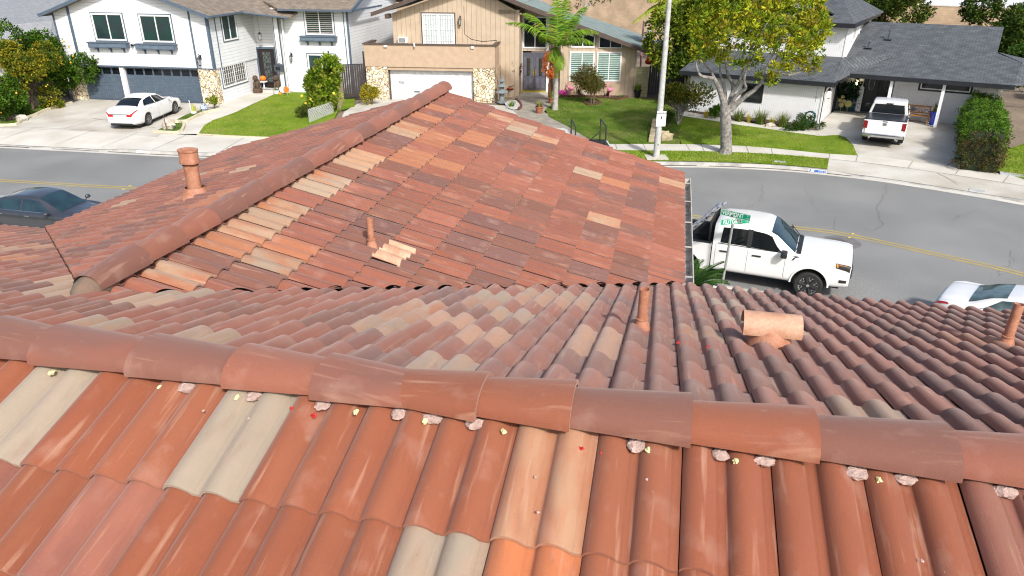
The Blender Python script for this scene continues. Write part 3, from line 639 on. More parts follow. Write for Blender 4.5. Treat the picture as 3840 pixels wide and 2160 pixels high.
# driveways and paths
drape('driveway', px([(-60, 478), (0, 480), (330, 492), (590, 514), (640, 480), (700, 460), (790, 425), (815, 405), (830, 393), (600, 383), (330, 374), (290, 371), (265, 385), (150, 425), (60, 465)]), CONC2, .006)
drape('path', px([(663, 503), (745, 503), (768, 470), (870, 428), (985, 375), (1078, 332), (1000, 316), (940, 338), (826, 392), (780, 425), (700, 455), (680, 478)]), CONC, .012)
drape('driveway', px([(3215, 586), (3200, 545), (3170, 515), (3120, 500), (3055, 492), (3068, 470), (3130, 415), (3400, 440), (3700, 462), (3760, 520), (3600, 640), (3560, 640)]), CONC2, .006)
drape('path', px([(2490, 416), (2510, 408), (2560, 417), (2820, 462), (3060, 487), (3150, 500), (3140, 510), (3072, 513), (2900, 489), (2650, 451), (2515, 430)]), CONC, .016)
drape('path', px([(1940, 360), (2080, 368), (2110, 385), (2060, 400), (2040, 420), (2090, 450), (2200, 510), (2260, 541), (2120, 541), (1990, 470), (1930, 420), (1900, 380)]), AGG, .014)
drape('driveway', px([(1380, 369), (1960, 400), (1990, 470), (2060, 541), (1250, 520), (1290, 420)]), CONC2, .004)
drape('flower_bed', px([(2575, 420), (2600, 412), (2860, 440), (3060, 470), (3030, 485), (2860, 463), (2700, 440)]), SOIL, .02)
# expansion joints and cracks
JO = mat('joint_dirt', (.20, .19, .165), .95); b = MB()
tz = lambda x, y: terr(x, y)+.022
for d0, d1, xr in ((1.86, 3.05, [x*1.53-7.3 for x in range(0, 24)]), (.2, 3.05, [-42+3.1*k for k in range(11)])):
    for x in xr:
        a = min(offs(d0), key=lambda p: abs(p[0]-x)); c = min(offs(d1), key=lambda p: (p[0]-a[0])**2+(p[1]-a[1])**2); ribbon([a, c], .022, tz, b)
ribbon(offs(3.06, x0=-60, x1=-8), .014, tz, b)
for q in ([(585, 480), (490, 470), (430, 455), (350, 445)], [(240, 483), (360, 452), (450, 435)], [(3540, 628), (3620, 572)], [(3060, 500), (3090, 520)], [(3515, 650), (3600, 690)]):
    ribbon(px(q), .025, lambda x, y: terr(x, y)+.018, b)
struct(b.build('paving_joints', JO))
YEL = mat('road_paint_yellow', (.40, .30, .075), .8, col2=(.30, .25, .12), scale=3, fine=.2, fscale=40)
yl = catmull([(-80, 40.5), (-40, 33.4), (-21.93, 30.15), (-16.06, 29.09), (-4, 27.3), (4, 26.2), (10.08, 24.24), (11.72, 23.42), (13.58, 21.84), (15.48, 20.1), (18.5, 16.6), (24, 8)])
b = MB()
for s in (-.115, .115): ribbon(offs(s, yl), .11, .005, b)
struct(b.build('road_marking', YEL))
BOTT = mat('road_stud', (.62, .45, .10), .5); b = MB()
stud = None
for i, (u, v) in enumerate([(3197, 877), (3184, 892), (488, 698), (464, 711)]):
    p = G(u, v); 
    if stud is None:
        q = MB(); q.box(-.05, .05, -.05, .05, 0, .02, .008); stud = q.build('road_stud', BOTT); stud.location = p; o = stud
    else: o = stud.copy(); C.objects.link(o); o.location = p
    tag(o, 'yellow reflective road stud beside the double yellow line, '+('far side near the white pickup', 'near side near the white pickup', 'far side near the dark sedan', 'near side near the dark sedan')[i], 'road stud', 'road studs along the centre line')
CRK = mat('crack', (.125, .125, .12), .95); b = MB()
def crack(pts, seed, w=.02):
    r = random.Random(seed); P = [G(*p) for p in pts]; out = []
    for i in range(len(P)-1):
        for k in range(7): q = P[i].lerp(P[i+1], k/7); out.append((q.x+r.uniform(-.07, .07), q.y+r.uniform(-.1, .1)))
    ribbon(out, w, .0045, b)
crack([(2857, 692), (2858, 730), (2848, 762)], 1); crack([(2830, 766), (2790, 782)], 2, .014); crack([(3325, 690), (3318, 725), (3290, 770), (3292, 815), (3309, 840), (3295, 855), (3230, 868)], 3)
crack([(3660, 790), (3600, 810), (3555, 830)], 4, .014); crack([(3790, 940), (3795, 990)], 5, .016); crack([(3133, 880), (3133, 800)], 6, .012); crack([(3740, 1030), (3750, 1010), (3800, 975)], 7, .012)
crack([(60, 640), (300, 625)], 8, .012); crack([(3020, 700), (3060, 790), (3200, 800)], 9, .01)
struct(b.build('road_cracks', CRK))
q = G(3155, 908); b = MB(); b.cyl(q.x, q.y, .001, .0065, .62, n=40); struct(b.build('road_patch', mat('patched_asphalt', (.16, .155, .15), .9, fine=.3, fscale=30)))
b = MB(); b.cyl(q.x-.12, q.y+.08, .004, .011, .31, n=32); mh = b.build('manhole_cover', mat('cast_iron', (.13, .115, .105), .7, fine=.3, fscale=50)); tag(mh, 'round iron manhole cover set in a darker patch of asphalt beyond the white pickup bonnet', 'manhole cover')

# real blades over the lawns: a rough nap with ragged edges
def point_in(poly, X, Y):
    c = np.zeros(len(X), bool); n = len(poly)
    for i in range(n):
        (x0, y0), (x1, y1) = poly[i], poly[(i+1) % n]
        m = ((y0 > Y) != (y1 > Y)); c ^= m & (X < (x1-x0)*(Y-y0)/(y1-y0+1e-12)+x0)
    return c
def grass(name, label, polys, dens, h, pal, seed):
    rg = np.random.default_rng(seed); PX_, PY_ = [], []
    for poly in polys:
        q = np.array(poly); lo, hi = q.min(0), q.max(0); n = int((hi[0]-lo[0])*(hi[1]-lo[1])*dens); X = rg.uniform(lo[0]-.04, hi[0]+.04, n); Y = rg.uniform(lo[1]-.04, hi[1]+.04, n); m = point_in(poly, X, Y)
        PX_.append(X[m]); PY_.append(Y[m])
    X = np.concatenate(PX_); Y = np.concatenate(PY_); n = len(X)
    a = CA[:-1]; dl = CA[1:]-a; d = np.full(n, 1e9)
    for i in range(len(a)):
        w = np.stack([X, Y], 1)-a[i]; t = np.clip((w@dl[i])/(dl[i]@dl[i]), 0, 1); r = w-t[:, None]*dl[i]; d = np.minimum(d, np.hypot(r[:, 0], r[:, 1]))
    Z = .14+.036*np.minimum(d, 10.5)+.02; an = rg.uniform(0, 6.28, n); ln = h*rg.uniform(.5, 1.3, n); ox, oy = np.cos(an), np.sin(an); le = rg.normal(size=(n, 2))*.03; w = .012
    V = np.stack([np.stack([X-ox*w, Y-oy*w, Z], 1), np.stack([X+ox*w, Y+oy*w, Z], 1), np.stack([X+le[:, 0], Y+le[:, 1], Z+ln], 1)], 1).reshape(-1, 3)
    me = bpy.data.meshes.new(name); me.vertices.add(3*n); me.vertices.foreach_set('co', V.astype(np.float32).ravel()); me.loops.add(3*n); me.loops.foreach_set('vertex_index', np.arange(3*n, dtype=np.int32)); me.polygons.add(n); me.polygons.foreach_set('loop_start', np.arange(0, 3*n, 3, dtype=np.int32)); me.update()
    patchy = .5+.5*np.sin(X*1.9+1.3*np.sin(Y*1.7))*np.sin(Y*2.3+1.7*np.sin(X*1.1)); P = np.array(pal); k = np.clip((patchy*.6+rg.random(n)*.6)*len(P)/1.2, 0, len(P)-1).astype(int); col = P[k]*rg.uniform(.7, 1.25, n)[:, None]
    at = me.color_attributes.new('tint', 'FLOAT_COLOR', 'CORNER'); at.data.foreach_set('color', np.repeat(np.concatenate([col, np.ones((n, 1))], 1), 3, 0).astype(np.float32).ravel())
    m = mat('grass_blade', (1, 1, 1), .9, var=0., attr='tint', spec=.1); o = link(name, me, m); return tag(o, label, 'grass', None, 'stuff')
vg = offs(.16, x0=-8.2, x1=14.2)+offs(1.86, x0=-8.2, x1=14.2)[::-1]; vg2 = offs(.16, x0=20.3, x1=34)+offs(1.86, x0=20.3, x1=34)[::-1]
grass('grass', 'short bright green grass on the verges and the lawns before the two white houses', [lw1, lw3, lw4, vg, vg2], 480, .05, [(.12, .20, .018), (.17, .26, .022), (.22, .30, .03), (.29, .31, .07)], 1)
grass('grass', 'darker patchy grass on the lawn before the tan house', [lw2], 480, .055, [(.06, .12, .015), (.10, .17, .02), (.15, .22, .03), (.26, .25, .09)], 2)
# grime in the gutter
GR = mat('gutter_grime', (.055, .055, .05), .9, var=.3, scale=6); b = MB(); rg_ = random.Random(3); k = offs(-.03, x0=-40, x1=33); i = 3
while i < len(k)-4:
    m_ = rg_.randint(3, 9)
    if rg_.random() < .75: ribbon(k[i:i+m_], rg_.uniform(.05, .13), .013, b)
    i += m_
struct(b.build('gutter_grime', GR))
# ------------------------------------------------------------------ the houses across the street
def zbase(x, y): return terr(x, y)
WSID = lines_mat('white_lap_siding', (.70, .72, .74), (.44, .47, .51), 'z', .19, .07, .55, .03, 1.5)
WBOARD = lines_mat('white_grooved_board', (.75, .76, .77), (.56, .57, .58), 'h', .105, .10, .55, .03, 1.5)
TAN = lines_mat('tan_board_batten', (.50, .40, .29), (.30, .22, .15), 'h', .30, .07, .75, .06, 2.)
TANST = mat('tan_stucco', (.45, .335, .235), .9, var=.06, scale=3, bump=.3, bscale=60, fine=.05, fscale=30)
TRIM = mat('blue_grey_trim', (.085, .12, .165), .55, var=.08)
BLK = mat('black_trim', (.015, .017, .022), .45); BRN = mat('brown_trim', (.085, .06, .05), .6, var=.1)
WHT = mat('white_paint', (.74, .75, .75), .45, var=.02); 
GLS = mat('window_glass', (.018, .032, .038), .06, var=.5, scale=1.5, spec=.8, col2=(.012, .046, .042))
GLSD = mat('dark_glass', (.008, .01, .014), .08, spec=.7)
CURT = mat('curtain', (.42, .50, .50), .8, var=.1, scale=6)
STONE = stone_mat('flagstone')
SHB = brick_mat('brown_shingle', (.20, .165, .13), (.25, .205, .16), (.10, .08, .065), .30, .14, plane='xy', msize=.012, noise=.25, nscale=3)
SHG = brick_mat('green_shingle', (.23, .28, .26), (.19, .24, .225), (.12, .15, .145), .14, .30, plane='xy', msize=.012, noise=.15, nscale=1.5)
SHD = brick_mat('charcoal_shingle', (.105, .115, .125), (.075, .085, .095), (.035, .04, .045), .30, .14, plane='xy', msize=.014, noise=.22, nscale=2)
SHL = brick_mat('light_shingle', (.33, .34, .34), (.28, .29, .30), (.21, .22, .23), .30, .13, plane='xy', msize=.01, noise=.12, nscale=3)
def slab(b, pts, th, drop_dir=-1):
    """roof panel: polygon with thickness"""
    n = len(pts); b.add([tuple(p) for p in pts]+[(p[0], p[1], p[2]-th) for p in pts], [tuple(range(n)), tuple(range(n, 2*n))[::-1]]+[(i, n+i, n+(i+1) % n, (i+1) % n) for i in range(n)])
def window(par, x0, x1, z0, z1, y=0., trimm=None, frame=WHT, glass=GLS, split=True, fw=.09, rot=None, tw=.05, panes=None, sill=True, slats=None):
    """window as a part with pane and trim; faces -y (or +x when rot)"""
    e = None
    b = MB()
    if rot: b.M = rot
    f = fw; b.box(x0, x1, y-.05, y+.03, z1-f, z1); b.box(x0, x1, y-.05, y+.03, z0, z0+f); b.box(x0, x0+f, y-.05, y+.03, z0+f, z1-f); b.box(x1-f, x1, y-.05, y+.03, z0+f, z1-f)
    if split: m = (x0+x1)/2; b.box(m-.028, m+.028, y-.045, y+.03, z0+f, z1-f)
    w = b.build('window', frame, par)
    b = MB(); 
    if rot: b.M = rot
    b.box(x0+f*.5, x1-f*.5, y-.012, y+.02, z0+f*.5, z1-f*.5); b.build('pane', glass, w)
    if trimm:
        b = MB()
        if rot: b.M = rot
        t = tw; b.box(x0-t, x1+t, y-.04, y+.02, z1+.001, z1+t); b.box(x0-t, x0-.001, y-.04, y+.02, z0-t*sill, z1); b.box(x1+.001, x1+t, y-.04, y+.02, z0-t*sill, z1)
        if sill: b.box(x0-.001, x1+.001, y-.04, y+.02, z0-t, z0-.001)
        b.build('window_trim', trimm, w)
    if slats:
        b = MB()
        if rot: b.M = rot
        n = int((z1-z0-2*f)/.11)
        for (a, c) in ((x0+f, (x0+x1)/2-.03), ((x0+x1)/2+.03, x1-f)):
            for i in range(n): z = z0+f+(i+.5)*(z1-z0-2*f)/n; b.box(a, c, y-.028, y-.014, z-.028, z+.026)
        b.build('blind', slats, w)
    return w
def planter(par, x0, x1, z0, z1, y=0.):
    b = MB(); b.box(x0, x1, y-.30, y-.002, z0, z1-.05); b.box(x0-.04, x1+.04, y-.34, y-.001, z1-.05, z1)
    o = b.build('window_box', TRIM, par)
    b = MB(); b.box(x0+.06, x1-.06, y-.312, y-.301, z0+.04, z1-.08); b.build('box_panel', mat('trim_light', (.12, .165, .22), .55), o)
    for t in (.16, .5, .84):
        xc = x0+(x1-x0)*t; b = MB(); b.prism([(y-.002, z0-.28), (y-.002, z0-.001), (y-.24, z0-.001), (y-.22, z0-.06), (y-.10, z0-.10), (y-.05, z0-.27)], xc-.04, xc+.04, 'x'); b.build('bracket', TRIM, o)
def lantern(par, x, y, z, s=1., glow=0., wallx=False, m=BLK):
    b = MB(); dx, dy = (0, -.13*s) if not wallx else (.13*s, 0)
    b.box(x-.04*s, x+.04*s, y-.015, y-.001, z-.02, z+.16*s) if not wallx else b.box(x+.001, x+.015, y-.04*s, y+.04*s, z-.02, z+.16*s)
    b.tube([(x, y, z+.1*s), (x+dx, y+dy, z+.22*s), (x+dx, y+dy, z+.12*s)], .012*s, 6)
    b.tube([(x+dx, y+dy, z+.13*s), (x+dx, y+dy, z+.02*s)], [.015*s, .085*s], 8); b.tube([(x+dx, y+dy, z-.2*s), (x+dx, y+dy, z-.24*s)], [.06*s, .03*s], 8)
    for k in range(4):
        a = math.pi/4+k*math.pi/2; b.tube([(x+dx+.07*s*math.cos(a), y+dy+.07*s*math.sin(a), z+.02*s), (x+dx+.05*s*math.cos(a), y+dy+.05*s*math.sin(a), z-.2*s)], .008*s, 5)
    o = b.build('wall_lantern', m, par)
    b = MB(); b.tube([(x+dx, y+dy, z+.015*s), (x+dx, y+dy, z-.198*s)], [.055*s, .042*s], 8)
    b.build('lantern_glass', mat('lit_lantern', (.8, .75, .6), .3, emit=(1, .82, .5), estr=glow) if glow else mat('lantern_pane', (.35, .40, .40), .2), o); return o
# ---- house 1: white two storey with blue-grey trim
o1 = (-17.86, 44.85); A1 = R_(-10.4); z1 = .5
h1 = thing('two_storey_house', 'white two storey house with blue-grey trim, triple garage and stone piers', 'house', (*o1, z1), A1)
XL, XM = -10.05, -4.96
def gz1(x): return 5.22+.335*(XM-.0-abs(x-XM)-XL) if False else 5.22+.335*(5.09-abs(x-XM))
b = MB(); b.prism([(XL, 2.06), (.12, 2.06), (.12, 5.16), (XM, gz1(XM)-.06), (XL, 5.16)], 0, 5.3, 'y')
b.box(XL, .12, 5.3, 14, -.5, 5.2); b.prism([(XL, 5.16), (.12, 5.16), (XM, gz1(XM)-.06)], 5.3, 14, 'y')
b.box(XL+.9, .0, .25, 5.3, -.5, 2.06); b.box(.0, 3.2, 5.3, 14, -.5, 5.0); b.box(1.75, 6.9, 4.6, 14, -.5, 5.2)
b.prism([(4.6, 5.2), (14, 5.2), (9.3, 6.8)], 1.75, 6.9, 'x')
w = b.build('wall', WSID, h1)
b = MB(); b.box(-.001, .06, .25, 5.3, -.5, 2.06); b.build('wall', WSID, h1)
# garage doors
def gdoor(par, x0, x1, z0, z1_, y, m, cols, rows=4, wins=True, name='garage_door', m2=None):
    b = MB(); b.box(x0, x1, y, y+.05, z0, z1_); o = b.build(name, m, par); cw_ = (x1-x0)/cols; rh = (z1_-z0)/rows
    b = MB(); g = MB()
    for i in range(cols):
        for j in range(rows):
            a, c = x0+i*cw_+cw_*.10, x0+(i+1)*cw_-cw_*.10; e, f = z0+j*rh+rh*.16, z0+(j+1)*rh-rh*.16
            if wins and j == rows-1: g.box(a, c, y-.012, y-.002, e+.02, f+.03)
            else:
                for q in ((a, c, f-.02, f), (a, c, e, e+.02), (a, a+.02, e+.02, f-.02), (c-.02, c, e+.02, f-.02)): b.box(q[0], q[1], y-.014, y-.002, q[2], q[3])
    for j in range(1, rows): b.box(x0, x1, y-.006, y-.002, z0+j*rh-.008, z0+j*rh+.008)
    b.build('door_moulding', m2 or m, o)
    if wins: g.build('door_glass', GLSD, o)
    return o
GD = mat('slate_blue_paint', (.075, .105, .145), .5, var=.06); GD2 = mat('slate_blue_edge', (.125, .17, .22), .5)
gdoor(h1, -9.02, -6.36, .0, 1.98, .2, GD, 4, m2=GD2); gdoor(h1, -6.06, -1.06, .0, 1.98, .2, GD, 8, m2=GD2)
b = MB(); b.box(-6.34, -6.08, .02, .24, -.2, 2.0); b.build('garage_post', WHT, h1)
for x0, x1 in ((-10., -9.06), (-1.02, .02)):
    b = MB(); b.box(x0, x1, -.02, .3, -.4, 2.03); b.build('stone_pier', STONE, h1)
b = MB(); b.box(.02, .10, .0, .42, -.4, 2.03); b.build('stone_pier', STONE, h1)
def trim_box(*a): q = MB(); q.box(*a); return q.build('corner_trim', TRIM, h1)
b = MB(); b.box(-9.06, -1.0, -.03, .0, 2.04, 2.12); b.build('band_trim', TRIM, h1); trim_box(-1.0, .15, -.03, .0, 2.04, 2.10)
for x, w_ in ((-10.05, .1), (-9.0, .17), (-1.04, .1), (.0, .14)):
    zt = min(gz1(x), gz1(x+w_))-.08; trim_box(x, x+w_, -.04, -.002, 2.13, zt)
for q_ in ((.122, .16, -.04, .1, 2.05, 5.2), (.122, .15, .72, .79, 2.05, 5.2), (6.80, 6.93, 4.56, 4.598, 0, 5.2), (6.6, 6.64, 4.56, 4.598, 0, 5.2)): trim_box(*q_)
window(h1, -7.41, -5.34, 3.58, 5.12, -.002, TRIM); window(h1, -4.25, -2.18, 3.54, 5.08, -.002, TRIM)
planter(h1, -7.85, -5.25, 3.18, 3.50); planter(h1, -4.68, -2.08, 3.14, 3.46)
RS = Matrix.Translation((.12, 0, 0)) @ Matrix.Rotation(R_(90), 4, 'Z')
window(h1, 1.42, 3.08, 3.50, 5.04, -.002, TRIM, rot=RS)
w = window(h1, .68, 3.58, .85, 2.12, -.002, TRIM, rot=Matrix.Translation((.06, 0, 0)) @ Matrix.Rotation(R_(90), 4, 'Z'), glass=mat('grey_glass', (.10, .10, .095), .15))
b = MB(); b.M = Matrix.Translation((.06, 0, 0)) @ Matrix.Rotation(R_(90), 4, 'Z')
for k in range(1, 12): b.box(.68+k*.242-.008, .68+k*.242+.008, -.05, -.03, .9, 2.08)
for k in range(1, 5): b.box(.72, 3.54, -.052, -.046, .85+k*.254-.008, .85+k*.254+.008)
b.build('glazing_bars', WHT, w)
window(h1, 4.02, 5.94, 3.66, 5.14, 4.598, TRIM, slats=mat('shutter_grey', (.30, .28, .27), .6)); planter(h1, 3.68, 6.08, 3.30, 3.60, 4.6)
window(h1, 3.92, 5.84, 1.06, 2.50, 4.598, TRIM)
lantern(h1, -.70, 0, 2.62, 1.5); lantern(h1, 2.85, 4.6, 2.3, 1.3)
# entry: platform, carved door, porch posts, hanging lamp
b = MB(); b.box(.06, 2.6, 4.2, 5.3, -.4, .16); b.build('porch_step', CONC, h1)
b = MB(); b.box(.16, 1.36, 5.20, 5.297, .18, 2.66); dr = b.build('front_door', mat('black_walnut', (.018, .012, .012), .4), h1)
b = MB(); b.box(.48, 1.02, 5.19, 5.199, .55, 2.45); dg = b.build('door_glass', mat('etched_glass', (.10, .12, .12), .25, var=.4, scale=9), dr)
b = MB()
for k in range(6):
    cx = .75+(.12 if k % 2 else -.12); cz = .75+k*.3; pts = [(cx+.13*math.cos(t)*(1-t/9), 5.18, cz+.13*math.sin(t)*(1-t/9)) for t in [i*.5 for i in range(13)]]; b.tube(pts, .012, 5)
b.build('scrollwork', BLK, dr)
b = MB(); b.box(.06, .16, 5.12, 5.296, .17, 2.78); b.box(1.36, 1.46, 5.12, 5.296, .17, 2.78); b.box(.16, 1.36, 5.12, 5.296, 2.67, 2.78); b.build('door_frame', TRIM, dr)
for (x, y) in ((2.0, 4.3),):
    b = MB(); b.box(x, x+.28, y, y+.28, -.2, 4.7); po = b.build('porch_post', WHT, h1)
    b = MB(); b.box(x-.03, x+.0, y-.02, y+.1, -.2, 4.7); b.box(x+.28, x+.31, y-.02, y+.1, -.2, 4.7); b.box(x+.40, x+.44, y+.2, y+.28, -.1, 4.75); b.build('post_trim', TRIM, po)
    for i, ch_ in enumerate('7141'): text(ch_, .30, mat('silver_numeral', (.35, .38, .40), .4), po, 'house_number', (x+.14, y-.012, 2.95-i*.27), (R_(90), 0, 0))
b = MB(); b.box(2.47, 2.58, 4.40, 4.5, -.1, 4.6); b.build('downpipe', WHT, h1)
b = MB(); b.box(1.80, 2.36, 4.04, 4.28, 1.42, 1.78); b.prism([(1.75, 1.78), (2.41, 1.78), (2.08, 1.92)], 4.02, 4.28, 'y'); mb_ = b.build('mailbox', mat('dark_tin', (.06, .075, .10), .5), h1)
b = MB(); b.box(1.9, 2.2, 4.03, 4.039, 1.5, 1.7); b.build('mail_slot', GLSD, mb_)
b = MB(); b.tube([(.75, 4.7, 4.9), (.75, 4.7, 3.75)], .008, 5); b.tube([(.75, 4.7, 3.76), (.75, 4.7, 3.66)], [.02, .14], 6)
for k in range(6): a = k*math.pi/3; b.tube([(.75+.12*math.cos(a), 4.7+.12*math.sin(a), 3.66), (.75+.12*math.cos(a), 4.7+.12*math.sin(a), 3.28)], .01, 5)
b.tube([(.75, 4.7, 3.28), (.75, 4.7, 3.25)], .13, 6); hl = b.build('hanging_lantern', mat('aged_brass', (.10, .085, .06), .5), h1)
b = MB(); b.cyl(.75, 4.7, 3.29, 3.64, .085, n=8); b.build('lantern_glass', mat('lantern_pane', (.35, .40, .40), .2), hl)
# roofs
b = MB(); e = .48
slab(b, [(XL-.5, -e, 5.05), (XM, -e, gz1(XM)), (XM, 14.5, gz1(XM)), (XL-.5, 14.5, 5.05)], .14); slab(b, [(XM, -e, gz1(XM)), (.55, -e, 5.09), (.55, 14.5, 5.09), (XM, 14.5, gz1(XM))], .14)
r1 = b.build('roof', SHB, h1)
b = MB()
for s, x in ((-1, XL-.5), (1, .56)):
    zt = 5.05 if s < 0 else 5.09; b.prism([(x, zt-.16), (x, zt+.02), (XM, gz1(XM)+.02), (XM, gz1(XM)-.17)], -e-.05, -e-.002, 'y')
b.box(.56, .66, -e, 4.9, 4.99, 5.10); b.box(XL-.62, XL-.51, -e, 14, 4.96, 5.08); b.build('bargeboard', TRIM, r1)
b = MB(); Ta = Vector((3.35, 3.75, 4.76)); 
slab(b, [(.45, 3.2, 5.14), Ta, (3.6, 4.6, 5.02), (3.6, 9, 6.5), (-1.5, 9, 6.2), (-.6, 5, 5.5)], .10); slab(b, [(2.6, 4.05, 5.22), (7.4, 4.05, 5.22), (7.4, 9.3, 6.95), (1.0, 9.3, 6.95), (1.0, 5.3, 5.63)], .12); slab(b, [(1.0, 9.3, 6.95), (7.4, 9.3, 6.95), (7.4, 14.6, 5.2), (1.0, 14.6, 5.2)], .12)
rr2 = b.build('roof', SHB, h1)
b = MB(); b.tube([(.5, 3.18, 5.05), tuple(Ta+Vector((.02, -.05, -.06)))], .055, 6); b.box(2.55, 7.45, 3.95, 4.05, 5.10, 5.20); b.box(7.41, 7.5, 4.0, 9.3, 5.1, 5.2); b.prism([(4.0, 5.06), (9.3, 6.8), (9.3, 6.99), (4.0, 5.25)], 7.41, 7.5, 'x'); b.build('gutter', TRIM, rr2)
b = MB(); b.cyl(-5.0, -.16, 3.28, 3.42, .05, n=10); b.box(-5.14, -4.9, -.16, -.002, 3.33, 3.38); b.build('security_camera', BLK, h1)
# ---- house 2: tan house
o2 = (-9.12, 46.73); A2 = R_(-7)
h2 = thing('tan_house', 'tan board house with stone garage piers, balcony wall and pale green shingle roof', 'house', (*o2, .5), A2)
b = MB(); b.box(1.35, 8.1, 2.0, 10, 1.9, 4.95); b.prism([(1.35, 4.95), (9.6, 4.95), (6.4, 6.6)], 2., 10, 'y'); b.box(8.1, 9.4, 2.0, 10, -.3, 5.2); b.build('wall', TAN, h2)
b = MB(); b.box(0, 8.15, -.02, .16, 1.98, 3.28); b.box(0, .16, .16, 2.1, 1.98, 3.28); b.box(7.99, 8.15, .16, 3.2, 1.98, 3.28); b.box(.16, 8.0, .16, 2., 1.95, 2.2); b.box(1.4, 6.8, .05, .2, 1.78, 1.979); b.box(8.15, 8.2, .3, 3.2, -.4, 1.97); bw = b.build('balcony_wall', TANST, h2)
b = MB(); b.box(-.08, 8.22, -.08, .20, 3.281, 3.35); b.box(-.08, .2, .2, 2.1, 3.281, 3.35); b.box(7.96, 8.22, .2, 3.2, 3.281, 3.35); b.build('coping', BRN, bw)
for x in (1.4, 6.8): q = MB(); q.box(x-.1, x+.1, -.12, -.03, 3.14, 3.26); q.build('floodlight', WHT, bw)
q = MB(); q.tube([(3.2, -.1, 3.4), (3.25, -.2, 3.2)], .05, 8); q.build('floodlight', WHT, bw)
for x0, x1 in ((.02, 1.38), (6.8, 8.13)):
    b = MB(); b.box(x0, x1, 0, .4, -.4, 1.975); b.build('stone_pier', STONE, h2)
b = MB(); b.box(6.85, 8.14, .4, 6, -.4, 1.97); b.build('stone_pier', STONE, h2)
WG = mat('white_garage', (.72, .73, .75), .4); o = gdoor(h2, 1.46, 6.72, -.3, 1.77, .35, WG, 4, 3, False)
text('7151', .17, mat('numeral_dark', (.08, .08, .08), .5), o, 'house_number', (2.15, .33, .98), (R_(90), 0, 0), bold=.006)
b = MB(); b.box(2.95, 3.3, .31, .34, .42, .50); b.build('door_handle', mat('grey_metal', (.3, .3, .3), .4, metal=.6), o)
b = MB(); b.box(1.39, 1.45, .2, .5, -.4, 1.77); b.box(6.73, 6.79, .2, .5, -.4, 1.77); b.build('door_frame', BRN, o)
w = window(h2, 3.27, 5.32, 3.0, 4.95, 1.998, BRN, glass=CURT, tw=.07)
b = MB()
for k in range(1, 6):
    for (a, c) in ((3.36, 4.27), (4.33, 5.23)): b.box(a, c, 1.955, 1.97, 3.0+k*.33-.008, 3.0+k*.33+.008)
for x in (3.66, 3.97, 4.62, 4.92): b.box(x-.008, x+.008, 1.955, 1.97, 3.1, 4.85)
for k in range(12): b.box(3.4+k*.155, 3.46+k*.155, 1.972, 1.984, 3.1, 4.85)
b.build('glazing_bars', WHT, w)
lantern(h2, 5.7, 2.0, 4.6, 1.4, m=BRN)
b = MB(); b.tube([(5.95, 1.985, 5.4), (5.95, 1.985, 3.75), (6.4, 1.985, 3.45), (7.1, 1.98, 3.34), (8.0, 1.98, 3.42)], .012, 5); b.build('cable', BLK, h2)
b = MB(); b.box(1.7, 2.3, 1.7, 1.995, 3.2, 3.55); q = b.build('wall_unit', WHT, h2); b = MB(); b.box(1.76, 2.2, 1.685, 1.699, 3.24, 3.5); b.build('vent_grille', mat('grey_grille', (.25, .27, .28), .6), q)
# right wing: wall with four windows under a raking eave; local frame of its own
W3 = Matrix.Rotation(R_(4), 4, 'Z'); off3 = (3.07-o2[0], 47.78-o2[1]); ca_, sa_ = math.cos(-A2), math.sin(-A2)
T3 = Matrix.Translation((off3[0]*ca_-off3[1]*sa_, off3[0]*sa_+off3[1]*ca_, 0)) @ W3
def rake(x): return 4.64-.345*(x-.49)-.18
b = MB(); b.M = T3
b.prism([(0, -.4), (4.8, -.4), (4.8, rake(4.8)), (0, rake(0))], 0, 9, 'y')
b.prism([(-3.5, 2.6), (0, 2.6), (0, rake(0)), (-3.5, rake(-3.5))], 1.4, 9, 'y'); b.box(-3.5, -2.6, 1.4, 9, -.4, 2.6); b.box(-.75, 0, 1.4, 9, -.4, 2.6)
b.build('wall', TAN, h2)
b = MB(); b.M = T3; b.box(.38, 3.9, -.03, -.002, -.4, .84); b.build('stucco_panel', TANST, h2)
for (x0, x1) in ((.58, 2.15), (2.29, 3.85)):
    window(h2, x0, x1, .93, 2.74, -.002, rot=T3, slats=mat('pale_blind', (.52, .66, .60), .6), glass=mat('green_dim_glass', (.05, .12, .10), .2))
for pts in ([(.62, 2.98), (2.12, 2.98), (2.12, 3.68), (.62, 4.2)], [(2.36, 2.96), (3.83, 2.96), (3.83, 3.2), (2.36, 3.70)]):
    b = MB(); b.M = T3; cx = sum(p[0] for p in pts)/4; cz = sum(p[1] for p in pts)/4; inn = [(cx+(p[0]-cx)*.90, cz+(p[1]-cz)*.80) for p in pts]
    for i in range(4):
        j = (i+1) % 4; b.prism([pts[i], pts[j], inn[j], inn[i]], -.05, -.002, 'y')
    b.box(cx-.03, cx+.03, -.045, -.002, pts[0][1]+.04, cz+.3); w = b.build('window', WHT, h2)
    b = MB(); b.M = T3; b.prism(inn, -.02, -.003, 'y'); b.build('pane', GLSD, w)
w = window(h2, -2.44, -.88, 2.76, 4.7, 1.398, rot=T3, glass=GLSD)
b = MB(); b.M = T3; b.box(-2.62, -2.46, 1.2, 1.399, -.2, 4.9); b.box(-.92+.02, -.74, 1.2, 1.399, -.2, 4.8); b.build('door_casing', WHT, h2)
DPL = mat('slate_door', (.085, .085, .115), .5, var=.1)
